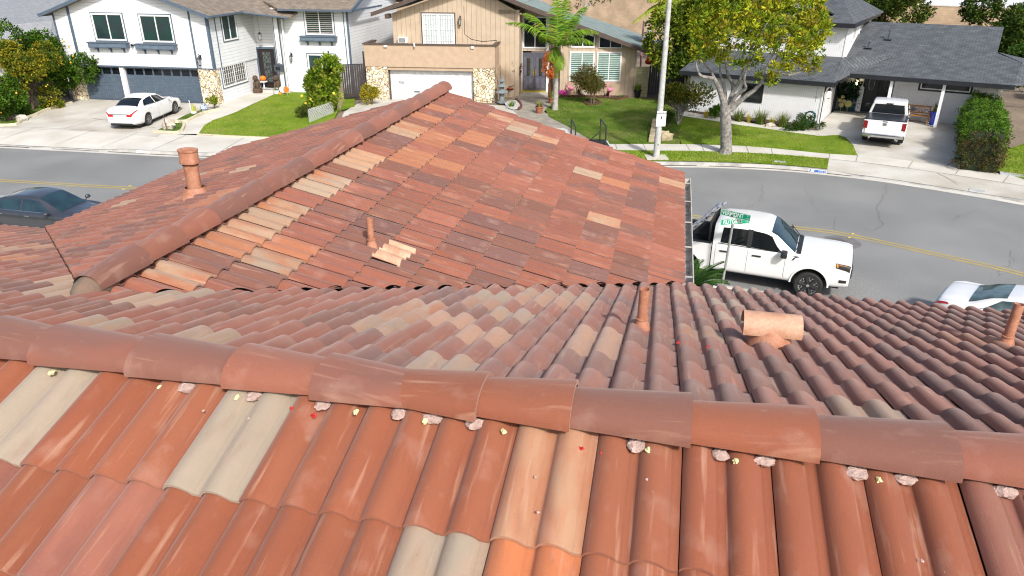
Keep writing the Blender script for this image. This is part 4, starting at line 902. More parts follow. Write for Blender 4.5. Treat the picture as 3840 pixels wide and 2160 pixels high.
for k, x0 in enumerate((-2.45, -1.66)):
    b = MB(); b.M = T3; b.box(x0, x0+.775, 1.33, 1.40, .12, 2.5); d_ = b.build('front_door', DPL, h2)
    b = MB(); b.M = T3
    for (xa, xb, za, zb_) in ((.1, .3, .25, .9), (.45, .68, .25, .9), (.1, .22, 1.1, 2.2), (.56, .68, 1.1, 2.2)): b.box(x0+xa, x0+xb, 1.315, 1.329, za, zb_)
    b.build('door_panel', mat('slate_door_light', (.12, .12, .15), .5), d_)
    b = MB(); b.M = T3; b.tube([(x0+.39, 1.32, 1.1), (x0+.39, 1.32, 2.15)], [.09, .09], 12); b.build('door_glass', mat('bronze_glass', (.05, .05, .03), .2), d_)
    b = MB(); b.M = T3; xx = x0+.70 if k == 0 else x0+.07; b.box(xx-.03, xx+.03, 1.27, 1.329, 1.05, 1.42); b.build('handle', mat('brass', (.55, .40, .08), .3, metal=.8), d_)
b = MB(); b.M = T3; b.box(-2.47, -.88, 1.1, 1.39, -.05, .115); b.build('threshold', mat('brass_strip', (.50, .40, .06), .4, metal=.5), h2)
b = MB(); b.M = T3; b.box(-3.6, 0, -.2, 1.3, -.4, .02); b.build('porch_step', CONC2, h2)
RZf = lambda x: 4.64-.345*(x-.49)
b = MB(); b.M = T3; slab(b, [(-4.6, -.62, RZf(-4.6)), (5.4, -.62, RZf(5.4)), (5.4, 3.9, RZf(5.4)), (-4.6, 9.5, RZf(-4.6))], .10); slab(b, [(1.2, 6.4, RZf(1.2)), (5.4, 3.9, RZf(5.4)), (7.2, 3.9, RZf(5.4)-.35), (7.2, 8.5, RZf(5.4)-.35), (1.2, 9.5, RZf(1.2))], .10)
r_ = b.build('roof', SHG, h2)
b = MB(); b.M = T3; b.prism([(-4.6, RZf(-4.6)-.30), (5.42, RZf(5.42)-.26), (5.42, RZf(5.42)-.02), (-4.6, RZf(-4.6)-.02)], -.70, -.622, 'y'); b.box(5.41, 5.47, -.7, 3.9, RZf(5.4)-.2, RZf(5.4)-.01); b.box(7.2, 7.26, 3.9, 8.5, RZf(5.4)-.6, RZf(5.4)-.36); b.build('bargeboard', BRN, r_)
b = MB(); 
slab(b, [(.35, 1.2, 5.02), (6.2, 1.2, 6.95), (6.2, 10.5, 6.95), (.35, 10.5, 5.02)], .12); slab(b, [(6.2, 1.2, 6.95), (9.7, 1.2, 5.6), (9.7, 10.5, 5.6), (6.2, 10.5, 6.95)], .12); r_ = b.build('roof', SHG, h2)
b = MB(); b.prism([(.25, 4.80), (.25, 5.04), (6.2, 7.0), (6.2, 6.74)], 1.1, 1.198, 'y'); b.prism([(6.2, 6.74), (6.2, 7.0), (9.75, 5.62), (9.75, 5.36)], 1.1, 1.198, 'y'); b.box(1.1, 1.35, 1.2, 1.9, 4.68, 4.94); b.build('bargeboard', BRN, r_)
# ---- house 3: white house with charcoal roofs
o3 = (16.4, 39.1); A3 = R_(-31.6)
h3 = thing('charcoal_roof_house', 'white board house with charcoal shingle roofs and black fascia behind the green camper pickup drive', 'house', (*o3, .46), A3)
h3['label'] = 'white grooved-board house with charcoal shingle roofs, black fascia and open porch, at the right'
b = MB(); b.box(-7.2, 0, 0, 6, -.5, 2.2); b.box(-7.2, .28, 2.6, 12, 2.2, 4.95); b.box(0, 3.1, 5.35, 12, -.5, 2.2); b.box(3.0, 7.95, 3.8, 13, -.5, 2.35); b.box(7.9, 8.0, 2.3, 3.8, 2.1, 2.5)
b.build('wall', WBOARD, h3)
for q_ in ((-.02, .05, -.03, .12, -.3, 2.1), (.282, .33, 2.57, 2.72, 2.75, 4.9), (7.83, 7.98, 3.76, 3.799, 0, 2.3)): b = MB(); b.box(*q_); b.build('corner_trim', WHT, h3)
b = MB(); b.box(.002, .04, .25, 3.9, -.3, 2.0); g_ = b.build('garage_door', WHT, h3)
b = MB()
for k in range(1, 5): b.box(.04, .046, .25, 3.9, -.3+k*.46-.01, -.3+k*.46+.01)
b.build('door_moulding', mat('pale_line', (.55, .56, .58), .6), g_)
b = MB(); b.box(.04, .09, .14, .17, -.3, 2.1); b.build('downpipe', BLK, h3)
b = MB(); b.box(.002, .1, 4.0, 4.75, -.3, 2.12); b.build('porch_pier', BLK, h3)
window(h3, -4.15, -3.1, .92, 1.82, -.002, BLK, frame=BLK, glass=GLSD, split=False, tw=.05)
# porch: double black door, posts, long window
b = MB(); b.box(1.30, 2.95, 5.28, 5.349, -.1, 2.3); b.box(2.95, 3.0, 3.78, 5.35, -.1, 2.3); b.build('door_surround', BLK, h3)
for k, x0 in enumerate((1.36, 2.17)):
    b = MB(); b.box(x0, x0+.76, 5.22, 5.279, -.05, 2.22); d_ = b.build('front_door', BLK, h3); b = MB()
    b.tube([(x0+.38+.15*math.cos(t), 5.21, 1.62+.36*math.sin(t)) for t in [i*math.pi/10 for i in range(21)]], .014, 5); b.build('oval_frame', mat('pewter', (.35, .36, .36), .3, metal=.5), d_)
    b = MB(); b.add([(x0+.38, 5.212, 1.62)]+[(x0+.38+.14*math.cos(t), 5.212, 1.62+.34*math.sin(t)) for t in [i*math.pi/10 for i in range(20)]], [(0, 1+i, 1+(i+1) % 20) for i in range(20)]); b.build('door_glass', mat('smoked_glass', (.03, .035, .04), .12), d_)
for x in (2.9, 5.36):
    b = MB(); b.box(x, x+.15, 2.38, 2.53, -.1, 2.4); b.build('porch_post', WHT, h3)
window(h3, 4.28, 6.62, 1.75, 2.34, 3.796, BLK, frame=WHT, glass=GLSD, tw=.09, split=False, fw=.06)
b = MB(); 
for (x0, x1, z0, z1_) in ((5.9, 6.9, .2, 1.45),):
    for q in ((x0, x1, z1_-.04, z1_), (x0, x1, z0, z0+.04), (x0, x0+.04, z0, z1_), (x1-.04, x1, z0, z1_)): b.box(q[0], q[1], 3.77, 3.797, q[2], q[3])
b.build('wall_moulding', WHT, h3)
b = MB(); b.box(.05, 7.95, 2.6, 5.3, -.4, .03); b.build('porch_floor', mat('grey_slate_floor', (.16, .17, .19), .7, fine=.3, fscale=20), h3)
lantern(h3, .05, .55, 1.7, 1.5, 6., wallx=True); lantern(h3, .95, 5.35, 1.8, 1.7, 6.)
for i, c_ in enumerate('7161'): text(c_, .22, mat('silver_numeral', (.35, .38, .40), .4), h3, 'house_number', (-.28, -.014, 1.85-i*.2), (R_(90), 0, 0))
b = MB(); e = .45
# garage roof (hip), porch + main roof, upper roof
slab(b, [(-7.75, -e, 2.32), (.5, -e, 2.32), (.28, 2.6, 3.25), (-7.2, 2.6, 3.25)], .05); slab(b, [(.5, -e, 2.32), (.9, 2.2, 2.45), (2.5, 4.2, 3.25), (.28, 2.6, 3.27)], .05)
slab(b, [(-7.75, -e, 2.32), (-7.2, 2.6, 3.25), (-7.2, 8, 3.25), (-7.75, 8, 2.32)], .05)
slab(b, [(.75, 2.2, 2.50), (8.35, 2.2, 2.50), (8.55, 4.6, 3.3), (7.4, 5.6, 3.6), (7.45, 9.0, 4.66), (.2, 9.0, 4.66), (.2, 4.2, 3.15)], .06)
slab(b, [(8.35, 2.2, 2.50), (9.3, 2.9, 2.50), (9.5, 6.2, 3.2), (7.42, 5.65, 3.65), (8.55, 4.6, 3.32)], .05); slab(b, [(.2, 9.0, 4.66), (7.45, 9.0, 4.66), (7.4, 14, 2.9), (.2, 14, 2.9)], .06)
r_ = b.build('roof', SHD, h3)
b = MB(); slab(b, [(-7.7, 2.05, 5.02), (.62, 2.05, 5.02), (-.9, 6.6, 6.25), (-6.2, 6.6, 6.25)], .05); slab(b, [(.62, 2.05, 5.02), (.85, 12.5, 5.02), (-.9, 9, 6.25), (-.9, 6.6, 6.25)], .05); slab(b, [(-.9, 6.6, 6.25), (-.9, 9, 6.25), (-6.2, 9, 6.25), (-6.2, 6.6, 6.25)], .05); slab(b, [(-7.7, 2.05, 5.02), (-6.2, 6.6, 6.25), (-6.2, 9, 6.25), (-7.7, 12.5, 5.02)], .05)
ru = b.build('roof', SHD, h3)
b = MB(); b.prism([(-4.4, 5.62), (-1.2, 5.62), (-2.8, 6.3)], 3.2, 5.4, 'y'); b.build('dormer', WBOARD, h3)
b = MB(); slab(b, [(-5.0, 2.95, 5.45), (-2.8, 2.95, 6.35), (-2.8, 6.4, 6.35), (-5.0, 6.4, 5.45)], .08); slab(b, [(-2.8, 2.95, 6.35), (-.6, 2.95, 5.45), (-.6, 6.4, 5.45), (-2.8, 6.4, 6.35)], .08); b.build('dormer_roof', SHD, h3)
b = MB(); b.box(-7.77, .53, -e-.04, -e+.0, 2.09, 2.32); b.prism([(-e, 2.09), (-e, 2.31), (2.3, 2.47), (2.3, 2.25)], .535, .60, 'x'); b.box(.6, 8.4, 2.14, 2.198, 2.27, 2.49); b.box(-7.74, .66, 2.0, 2.048, 4.80, 5.02); b.box(.66, .72, 2.0, 12.5, 4.80, 5.02)
b.prism([(2.14, 2.27), (2.2, 2.5), (2.9, 2.5), (2.85, 2.27)], 8.4, 8.46, 'x'); b.box(-7.2, .3, 2.56, 2.598, 3.2, 3.24)
b.build('fascia', BLK, r_)
for (x, y, z, h_) in ((2.0, 6.6, 3.95, .5), (1.2, 5.3, 3.55, .32)):
    b = MB(); b.cyl(x, y, z-.05, z+h_, .055, n=12); b.cyl(x, y, z+h_, z+h_+.03, .10, .08, 12); b.box(x-.2, x+.2, y-.2, y+.2, z-.02, z+.02); b.build('roof_vent', mat('dark_vent', (.07, .09, .11), .5), r_)
for (x, y) in ((-1.6, 8.2), (-2.6, 8.4)): b = MB(); b.cyl(x, y, 6.2, 6.7, .05, n=10); b.build('roof_vent', mat('dark_vent', (.07, .09, .11), .5), ru)
for y0 in (4.8, 7.2): window(h3, y0, y0+1.0, 3.9, 4.7, -.002, rot=Matrix.Translation((.28, 0, 0)) @ Matrix.Rotation(R_(90), 4, 'Z'), frame=WHT, glass=GLSD, fw=.06)
# ------------------------------------------------------------------ vehicles: lofted bodies, panes and lamps laid on the same surface
CARW = mat('white_car_paint', (.70, .70, .705), .25, var=.0, coat=.6)
CARG = mat('graphite_car_paint', (.055, .058, .072), .3, var=.03, metal=.4, coat=.7)
TYRE = mat('tyre_rubber', (.018, .018, .018), .8); RIM = mat('alloy', (.45, .45, .46), .35, metal=.7); RIMD = mat('black_alloy', (.03, .03, .032), .4)
CGL = mat('car_glass', (.010, .022, .032), .05, spec=.9, var=.6, scale=2, col2=(.018, .045, .055)); CGLD = mat('tinted_glass', (.006, .008, .01), .05, spec=.8)
REDL = mat('red_lamp', (.50, .01, .015), .2, coat=.5); CHR = mat('chrome', (.62, .63, .64), .12, metal=1); PLAS = mat('black_plastic', (.02, .021, .023), .5)
LMP = mat('headlamp_glass', (.10, .11, .12), .1, spec=.9); AMB = mat('amber_lamp', (.80, .28, .02), .3); PLATE = mat('number_plate', (.60, .62, .66), .5, var=.2, scale=14)
def cm(a, b, c, d, t): return .5*((2*b)+(c-a)*t+(2*a-5*b+4*c-d)*t*t+(3*b-a-3*c+d)*t**3)
class Shell:
    """surface through cross-sections; each station (x, w, zl, zs, wg, zg, wr, zr)"""
    def __init__(s, st, k=.5):
        s.P = []
        for (x, w, zl, zs, wg, zg, wr, zr) in st:
            s.P.append(np.array([(x, 0, zl), (x, w*.80, zl), (x, w*.965, zl+.09), (x, w, zl+(zs-zl)*.45), (x, w*.992, zs-.09), (x, w*.955, zs), (x, wg, zg), (x, wr, zr-.06), (x, wr*.80, zr-.008), (x, 0, zr+.012)]))
        s.n = len(st); s.xs = [q[0] for q in st]
    def sec(s, u):
        i = min(int(u), s.n-2); t = u-i; P = s.P; a = P[max(i-1, 0)]; d = P[min(i+2, s.n-1)]; lin = P[i]*(1-t)+P[i+1]*t
        return .55*cm(a, P[i], P[i+1], d, t)+.45*lin
    def at(s, u, v):
        q = s.sec(u); m = abs(v); i = min(int(m), 8); t = m-i
        A = q[i-1] if i > 0 else q[1]*np.array([1, -1, 1]); D = q[i+2] if i < 8 else q[8]*np.array([1, -1, 1])
        p = .5*cm(A, q[i], q[i+1], D, t)+.5*(q[i]*(1-t)+q[i+1]*t); return Vector((p[0], p[1]*(1 if v >= 0 else -1), p[2]))
    def u(s, x):
        lo, hi = 0., s.n-1.
        for _ in range(30):
            m = (lo+hi)/2
            if s.sec(m)[3][0] < x: lo = m
            else: hi = m
        return lo
    def body(s, nu=6, nv=4):
        b = MB(); U = [i/nu for i in range((s.n-1)*nu+1)]; V = [-9+i/nv for i in range(18*nv+1)]; m = len(V)-1
        b.v = [tuple(s.at(u, v)) for u in U for v in V[:-1]]
        # v=-9 and v=9 are the same roof centre line; v=0 bottom centre
        for i in range(len(U)-1):
            for j in range(m): b.f.append((i*m+j, i*m+(j+1) % m, (i+1)*m+(j+1) % m, (i+1)*m+j))
        b.f.append(tuple(range(m))[::-1]); b.f.append(tuple((len(U)-1)*m+j for j in range(m))); b.fc = [None]*len(b.f); return b
    def patch(s, b, c, nu=8, nv=6, off=.007):
        """corners c = [(x,v) rear-low, front-low, front-high, rear-high]"""
        c = [(s.u(x), v) for x, v in c]; base = len(b.v)
        def uv(a, t): lo = (c[0][0]+(c[1][0]-c[0][0])*a, c[0][1]+(c[1][1]-c[0][1])*a); hi = (c[3][0]+(c[2][0]-c[3][0])*a, c[3][1]+(c[2][1]-c[3][1])*a); return lo[0]+(hi[0]-lo[0])*t, lo[1]+(hi[1]-lo[1])*t
        vs = []
        for i in range(nu+1):
            for j in range(nv+1):
                u, v = uv(i/nu, j/nv); u = min(max(u, 0), s.n-1.001); p = s.at(u, v); e = .04
                du = s.at(min(u+e, s.n-1.001), v)-s.at(max(u-e, 0), v); dv = s.at(u, min(v+e, 9))-s.at(u, max(v-e, -9)); n = du.cross(dv)
                if n.length < 1e-9: n = Vector((0, 0, 1))
                n.normalize(); ctr = Vector((p.x, 0, .7))
                if n.dot(p-ctr) < 0 and abs(n.dot(p-ctr)) > 1e-6: n = -n
                vs.append(p+n*off)
        b.add([tuple(v) for v in vs], [(i*(nv+1)+j, (i+1)*(nv+1)+j, (i+1)*(nv+1)+j+1, i*(nv+1)+j+1) for i in range(nu) for j in range(nv)])
def boolean(o, cutters):
    for c in cutters:
        m = o.modifiers.new('b', 'BOOLEAN'); m.operation = 'DIFFERENCE'; m.object = c; m.solver = 'EXACT'
    dg = bpy.context.evaluated_depsgraph_get(); me = bpy.data.meshes.new_from_object(o.evaluated_get(dg)); o.modifiers.clear(); old = o.data; o.data = me
    for c in cutters: bpy.data.objects.remove(c)
def cyl_obj(x, y0, y1, z, r, par=None):
    b = MB(); b.tube([(x, y0, z), (x, y1, z)], r, 32); return b.build('cutter', PLAS, par)
def wheel(par, x, y, r, w, style):
    sgn = 1 if y > 0 else -1; b = MB(); n = 32
    prof = [(r*.66, -w/2+.01), (r*.90, -w/2), (r*.985, -w/2+.03), (r, 0), (r*.985, w/2-.03), (r*.90, w/2), (r*.66, w/2-.01)]
    vs = [(x+q*math.cos(2*math.pi*k/n), y+sgn*h, r+q*math.sin(2*math.pi*k/n)) for q, h in prof for k in range(n)]
    b.add(vs, [(i*n+k, i*n+(k+1) % n, (i+1)*n+(k+1) % n, (i+1)*n+k) for i in range(len(prof)-1) for k in range(n)]); o = b.build('wheel', TYRE, par, smooth=True)
    b = MB(); yo = y+sgn*(w/2-.02)
    def ring(r0, r1, y0, y1): b.add([(x+q*math.cos(2*math.pi*k/n), yy, r+q*math.sin(2*math.pi*k/n)) for q, yy in ((r0, y0), (r1, y1)) for k in range(n)], [(k, (k+1) % n, n+(k+1) % n, n+k) for k in range(n)])
    ring(r*.70, r*.62, yo+sgn*.012, yo-sgn*.01)
    ns = 6 if style == 'truck' else 5
    for k in range(ns):
        a = 2*math.pi*k/ns+.3; ca_, sa_ = math.cos(a), math.sin(a)
        def pt(rr, t, yy): return (x+rr*ca_-t*sa_, yy, r+rr*sa_+t*ca_)
        if style == 'truck':
            for sg in (-1, 1): b.add([pt(r*.40, 0, yo), pt(r*.44, sg*.012, yo), pt(r*.66, sg*.085, yo+sgn*.005), pt(r*.66, sg*.055, yo+sgn*.005)], [(0, 1, 2, 3)])
            b.add([pt(r*.40, -.03, yo), pt(r*.40, .03, yo), pt(r*.44, .03, yo), pt(r*.44, -.03, yo)], [(0, 1, 2, 3)])
        else:
            for sg in (-1, 1): b.add([pt(r*.12, sg*.01, yo), pt(r*.12, sg*.03, yo), pt(r*.66, sg*.075, yo+sgn*.006), pt(r*.66, sg*.045, yo+sgn*.006)], [(0, 1, 2, 3)])
    ring(.001, r*.11, yo+sgn*.006, yo+sgn*.002)
    b.build('rim', RIM, o)
    b = MB(); b.add([(x, yo-sgn*.03, r)]+[(x+r*.67*math.cos(2*math.pi*k/n), yo-sgn*.02, r+r*.67*math.sin(2*math.pi*k/n)) for k in range(n)], [(0, 1+k, 1+(k+1) % n) for k in range(n)])
    if style == 'truck':
        for k in range(ns): a = 2*math.pi*(k+.5)/ns+.3; b.tube([(x+r*.15*math.cos(a), yo-sgn*.01, r+r*.15*math.sin(a)), (x+r*.66*math.cos(a), yo, r+r*.66*math.sin(a))], [.02, .05], 6)
    b.build('hub', RIMD, o); return o
def sedan(name, label, cat, loc, rz, paint, glass, rx=0., ry=0., lamps='accord', scale=1., group=None):
    t = thing(name, label, cat, loc, rz, group); t.rotation_euler = (0, ry, rz); t.scale = (scale,)*3
    st = [(-2.45, .62, .36, .78, .56, .80, .45, .84), (-2.38, .80, .28, .93, .72, .97, .60, 1.02), (-2.15, .88, .22, 1.00, .80, 1.03, .66, 1.08), (-1.72, .915, .19, 1.02, .82, 1.05, .66, 1.13), (-1.30, .925, .18, 1.00, .83, 1.04, .60, 1.32), (-.75, .925, .18, .97, .83, 1.01, .575, 1.44), (-.2, .925, .18, .95, .83, .99, .575, 1.465), (.30, .925, .18, .935, .83, .975, .57, 1.40), (.72, .925, .18, .925, .82, .965, .60, 1.20), (1.12, .92, .18, .905, .81, .94, .66, .985), (1.6, .91, .19, .84, .78, .875, .62, .915), (2.05, .88, .21, .74, .72, .78, .56, .82), (2.32, .78, .25, .62, .60, .65, .45, .69), (2.43, .60, .32, .52, .46, .54, .34, .57)]
    s = Shell(st); b = s.body(); o = b.build('body', paint, t, smooth='all')
    ax = (1.42, -1.37); R_w = .335
    boolean(o, [cyl_obj(x, y0, y1, R_w+.01, .385, t) for x in ax for y0, y1 in ((.66, 1.2), (-1.2, -.66))])
    o.data.polygons.foreach_set('use_smooth', [True]*len(o.data.polygons)); o.data.set_sharp_from_angle(angle=R_(35))
    b = MB()
    for x in ax: b.tube([(x, -.66, R_w), (x, .66, R_w)], .42, 20)
    b.box(-2.2, 2.1, -.8, .8, .16, .3); b.build('underbody', PLAS, t)
    for x in ax:
        for y in (-.80, .80): wheel(t, x, y, R_w, .22, 'car')
    b = MB(); s.patch(b, [(-1.78, -7.35), (-1.78, 7.35), (-.98, 7.5), (-.98, -7.5)][:0] or [(-1.76, 7.2), (-1.02, 7.35), (-1.02, 8.999), (-1.76, 8.999)]); s.patch(b, [(-1.76, -7.2), (-1.02, -7.35), (-1.02, -8.999), (-1.76, -8.999)]); b.build('rear_window', glass, t, smooth='all')
    b = MB(); s.patch(b, [(.30, 7.35), (1.08, 7.2), (1.08, 8.999), (.30, 8.999)]); s.patch(b, [(.30, -7.35), (1.08, -7.2), (1.08, -8.999), (.30, -8.999)]); b.build('windscreen', glass, t, smooth='all')
    for sg in (1, -1):
        b = MB(); s.patch(b, [(-1.42, sg*6.12), (-.36, sg*6.1), (-.36, sg*6.9), (-1.10, sg*6.9)]); b.build('side_window', glass, t, smooth='all')
        b = MB(); s.patch(b, [(-.28, sg*6.1), (.80, sg*6.1), (.36, sg*6.88), (-.28, sg*6.9)]); b.build('side_window', glass, t, smooth='all')
        b = MB(); s.patch(b, [(-1.50, sg*6.02), (.92, sg*6.02), (.90, sg*6.08), (-1.48, sg*6.08)], 12, 1, .009); b.build('window_trim', CHR, t)
        b = MB(); 
        for x in (-1.2, -.31, .86): s.patch(b, [(x-.005, sg*2.3), (x+.005, sg*2.3), (x+.005, sg*5.9), (x-.005, sg*5.9)], 1, 10, .002)
        b.build('door_gap', PLAS, t)
        for x in (-1.02, -.02):
            p = s.at(s.u(x), sg*4.2); b = MB(); b.box(p.x-.10, p.x+.10, p.y-.01, p.y+.01, p.z-.012, p.z+.016, .006); b.M = Matrix.Identity(4); h = b.build('door_handle', paint if paint is CARW else CHR, t); h.location = (0, sg*.018, 0)
        p = s.at(s.u(.82), sg*6); b = MB(); b.ball((.80, sg*1.0, 1.03), (.09, .11, .065), 12, 8); b.tube([(.83, sg*.84, .97), (.80, sg*.96, 1.0)], .02, 6); b.build('wing_mirror', paint, t, smooth=True)
        b = MB(); s.patch(b, [(-2.43, sg*4.3), (-2.12, sg*4.5), (-2.16, sg*5.1), (-2.42, sg*5.3)], 8, 4, .012); s.patch(b, [(-2.449, sg*4.6), (-2.42, sg*4.1), (-2.42, sg*5.5), (-2.449, sg*6.2)], 3, 3, .012); b.box(-2.475, -2.44, min(sg*.38, sg*.66), max(sg*.38, sg*.66), .70, .80); b.build('tail_lamp', REDL, t, smooth=True)
        b = MB(); s.patch(b, [(2.02, sg*4.2), (2.40, sg*4.0), (2.40, sg*5.3), (2.05, sg*5.4)], 8, 4, .012); b.build('headlamp', LMP, t, smooth=True)
        b = MB(); b.tube([(-2.46, sg*.52, .30), (-2.30, sg*.52, .30)], .045, 12); b.build('tailpipe', CHR, t)
    b = MB(); b.box(-2.475, -2.44, -.55, .55, .815, .84); b.build('boot_trim', CHR, t)
    b = MB(); b.box(-2.47, -2.44, -.16, .16, .62, .76); b.build('number_plate', PLATE, t)
    b = MB(); b.box(-2.47, -2.30, -.60, .60, .26, .345, .02); b.build('rear_valance', PLAS, t)
    b = MB(); b.box(2.36, 2.452, -.45, .45, .36, .52, .02); b.build('grille', PLAS, t)
    return t
def pickup(name, label, loc, rz, scale=.93, rack=False, camper=False, lift=0.):
    t = thing(name, label, 'pickup truck', loc, rz); t.scale = (scale,)*3
    W = 1.0
    st = [(-1.02, .985, .42, 1.28, .93, 1.33, .78, 1.90), (-.85, .995, .42, 1.30, .95, 1.34, .82, 1.955), (-.2, 1.0, .42, 1.30, .95, 1.34, .82, 1.985), (.45, 1.0, .42, 1.29, .95, 1.33, .81, 1.955), (.80, 1.0, .42, 1.285, .94, 1.325, .79, 1.82), (1.22, 1.0, .42, 1.28, .93, 1.315, .84, 1.50), (1.42, 1.0, .42, 1.27, .93, 1.305, .86, 1.375), (1.9, 1.0, .43, 1.25, .94, 1.29, .86, 1.365), (2.45, .995, .44, 1.23, .95, 1.27, .87, 1.335), (2.80, .98, .46, 1.20, .94, 1.24, .85, 1.30), (2.93, .955, .48, 1.17, .91, 1.20, .82, 1.25)]
    s = Shell(st); o = s.body(5, 4).build('body', CARW, t, smooth='all'); R_w = .415; ax = (1.86, -1.83)
    boolean(o, [cyl_obj(ax[0], y0, y1, R_w+.05, .50, t) for y0, y1 in ((.62, 1.3), (-1.3, -.62))]); o.data.polygons.foreach_set('use_smooth', [True]*len(o.data.polygons)); o.data.set_sharp_from_angle(angle=R_(35))
    # bed: two side walls, tailgate, floor
    for sg in (1, -1):
        b = MB(); b.prism([(-2.92, .60), (-2.92, 1.26), (-2.86, 1.31), (-1.05, 1.31), (-1.05, .44), (-2.6, .50)], sg*.90, sg*.995, 'y'); q = b.build('bed_side', CARW, t)
        boolean(q, [cyl_obj(ax[1], -1.4, 1.4, R_w+.05, .50, t)])
        b = MB(); b.box(-2.9, -1.06, min(sg*.88, sg*1.0), max(sg*.88, sg*1.0), 1.311, 1.335); b.build('bed_rail', PLAS, t)
        b = MB(); pts = [(ax[1]+.53*math.cos(a), sg*1.0, R_w+.05+.53*math.sin(a)) for a in [math.pi*i/16 for i in range(17)]]; b.tube(pts, .03, 6); pts = [(ax[0]+.53*math.cos(a), sg*.995, R_w+.05+.53*math.sin(a)) for a in [math.pi*i/16 for i in range(17)]]; b.tube(pts, .03, 6); b.build('arch_flare', CARW, t, smooth=True)
    b = MB(); b.box(-2.88, -1.06, -.9, .9, .74, .79); b.box(-1.09, -1.05, -.9, .9, .79, 1.30); b.box(-2.3, -1.4, .62, .9, .79, 1.0); b.box(-2.3, -1.4, -.9, -.62, .79, 1.0)
    for sg in (1, -1): b.box(-2.88, -1.09, min(sg*.88, sg*.899), max(sg*.88, sg*.899), .79, 1.31)
    b.build('bed_liner', PLAS, t)
    b = MB(); b.box(-2.97, -2.90, -.895, .895, .62, 1.30, .015); b.build('tailgate', CARW, t)
    b = MB(); b.box(-3.08, -2.90, -.97, .97, .44, .63, .03); b.build('rear_bumper', CHR, t, smooth=True)
    b = MB(); b.box(-2.9, 2.7, -.70, .70, .36, .56)
    for x in ax: b.tube([(x, -.64, R_w+.04), (x, .64, R_w+.04)], .48, 20)
    b.build('chassis', PLAS, t)
    for x in ax:
        for y in (-.86, .86): wheel(t, x, y, R_w, .27, 'truck')
    b = MB()
    for sg in (1, -1): s.patch(b, [(.62, sg*7.1), (1.36, sg*7.0), (1.36, sg*8.999), (.62, sg*8.999)], 8, 6, .008)
    b.build('windscreen', CGL, t, smooth='all')
    for sg in (1, -1):
        b = MB(); s.patch(b, [(-.80, sg*6.08), (-.02, sg*6.06), (-.02, sg*6.86), (-.76, sg*6.86)]); b.build('side_window', CGLD, t, smooth='all')
        b = MB(); s.patch(b, [(.10, sg*6.04), (1.05, sg*5.98), (.66, sg*6.80), (.10, sg*6.86)]); b.build('side_window', CGLD, t, smooth='all')
        b = MB(); s.patch(b, [(-.86, sg*6.0), (1.16, sg*5.9), (1.14, sg*5.98), (-.86, sg*6.05)], 12, 1, .009); s.patch(b, [(-.03, sg*6.0), (.11, sg*6.0), (.11, sg*6.9), (-.03, sg*6.9)], 2, 4, .010); b.build('window_trim', PLAS, t)
        b = MB()
        for x in (-.92, .03, 1.12): s.patch(b, [(x-.006, sg*1.9), (x+.006, sg*1.9), (x+.006, sg*5.9), (x-.006, sg*5.9)], 1, 10, .003)
        s.patch(b, [(-1.0, sg*1.9), (1.1, sg*1.9), (1.1, sg*1.96), (-1.0, sg*1.96)], 6, 1, .003); b.build('door_gap', mat('gap_grey', (.16, .17, .18), .7), t)
        for x in (-.66, .30):
            b = MB(); b.box(x-.13, x+.13, sg*1.0-.02, sg*1.0+.025, 1.10, 1.145, .01); b.build('door_handle', PLAS, t)
        b = MB(); b.box(.98, 1.16, min(sg*1.04, sg*1.27), max(sg*1.04, sg*1.27), 1.25, 1.46, .04); b.box(1.04, 1.12, min(sg*.93, sg*1.1), max(sg*.93, sg*1.1), 1.27, 1.33); b.build('wing_mirror', PLAS, t, smooth=True)
        b = MB(); s.patch(b, [(2.52, sg*3.9), (2.90, sg*3.7), (2.92, sg*5.3), (2.50, sg*5.2)], 6, 5, .012); hl_ = b.build('headlamp', LMP if False else PLAS, t, smooth=True)
        b = MB(); s.patch(b, [(2.53, sg*4.6), (2.88, sg*4.6), (2.80, sg*4.72), (2.53, sg*4.72)], 6, 1, .020); s.patch(b, [(2.53, sg*4.0), (2.58, sg*4.0), (2.56, sg*4.9), (2.52, sg*4.9)], 1, 4, .020); b.build('indicator', AMB, hl_)
        b = MB(); s.patch(b, [(2.66, sg*2.5), (2.86, sg*2.5), (2.86, sg*2.85), (2.66, sg*2.85)], 3, 2, .012); b.build('fog_lamp', PLAS, t)
        b = MB(); s.patch(b, [(1.30, sg*4.9), (1.50, sg*4.9), (1.50, sg*5.15), (1.30, sg*5.15)], 2, 1, .015); s.patch(b, [(1.30, sg*3.9), (1.34, sg*3.9), (1.50, sg*4.9), (1.40, sg*4.9)], 2, 2, .015); b.build('fender_vent', PLAS, t)
        b = MB(); b.box(-2.985, -2.90, min(sg*.80, sg*1.0), max(sg*.80, sg*1.0), .86, 1.24, .02); b.build('tail_lamp', mat('dark_red_lamp', (.22, .01, .015), .2), t)
        b = MB(); b.tube([(-3.06, sg*.62, .42), (-2.8, sg*.62, .42)], .05, 12); b.build('tailpipe', CHR, t)
    b = MB(); b.box(2.86, 2.975, -.70, .70, .70, 1.06, .03)
    for k in range(3): b.box(2.95, 2.99, -.66, .66, .77+k*.10, .80+k*.10)
    b.box(1.22, 1.46, -.70, .70, 1.375, 1.392); b.build('grille', PLAS, t)
    b = MB(); s.patch(b, [(1.38, 7.0), (1.52, 7.2), (1.52, 8.999), (1.38, 8.999)], 2, 6, .010); s.patch(b, [(1.38, -7.0), (1.52, -7.2), (1.52, -8.999), (1.38, -8.999)], 2, 6, .010); b.build('cowl', PLAS, t)
    b = MB()
    for y in (-.25, .55): b.tube([(1.42, y, 1.40), (1.10, y+.35, 1.62)], .012, 5)
    b.build('wiper', PLAS, t)
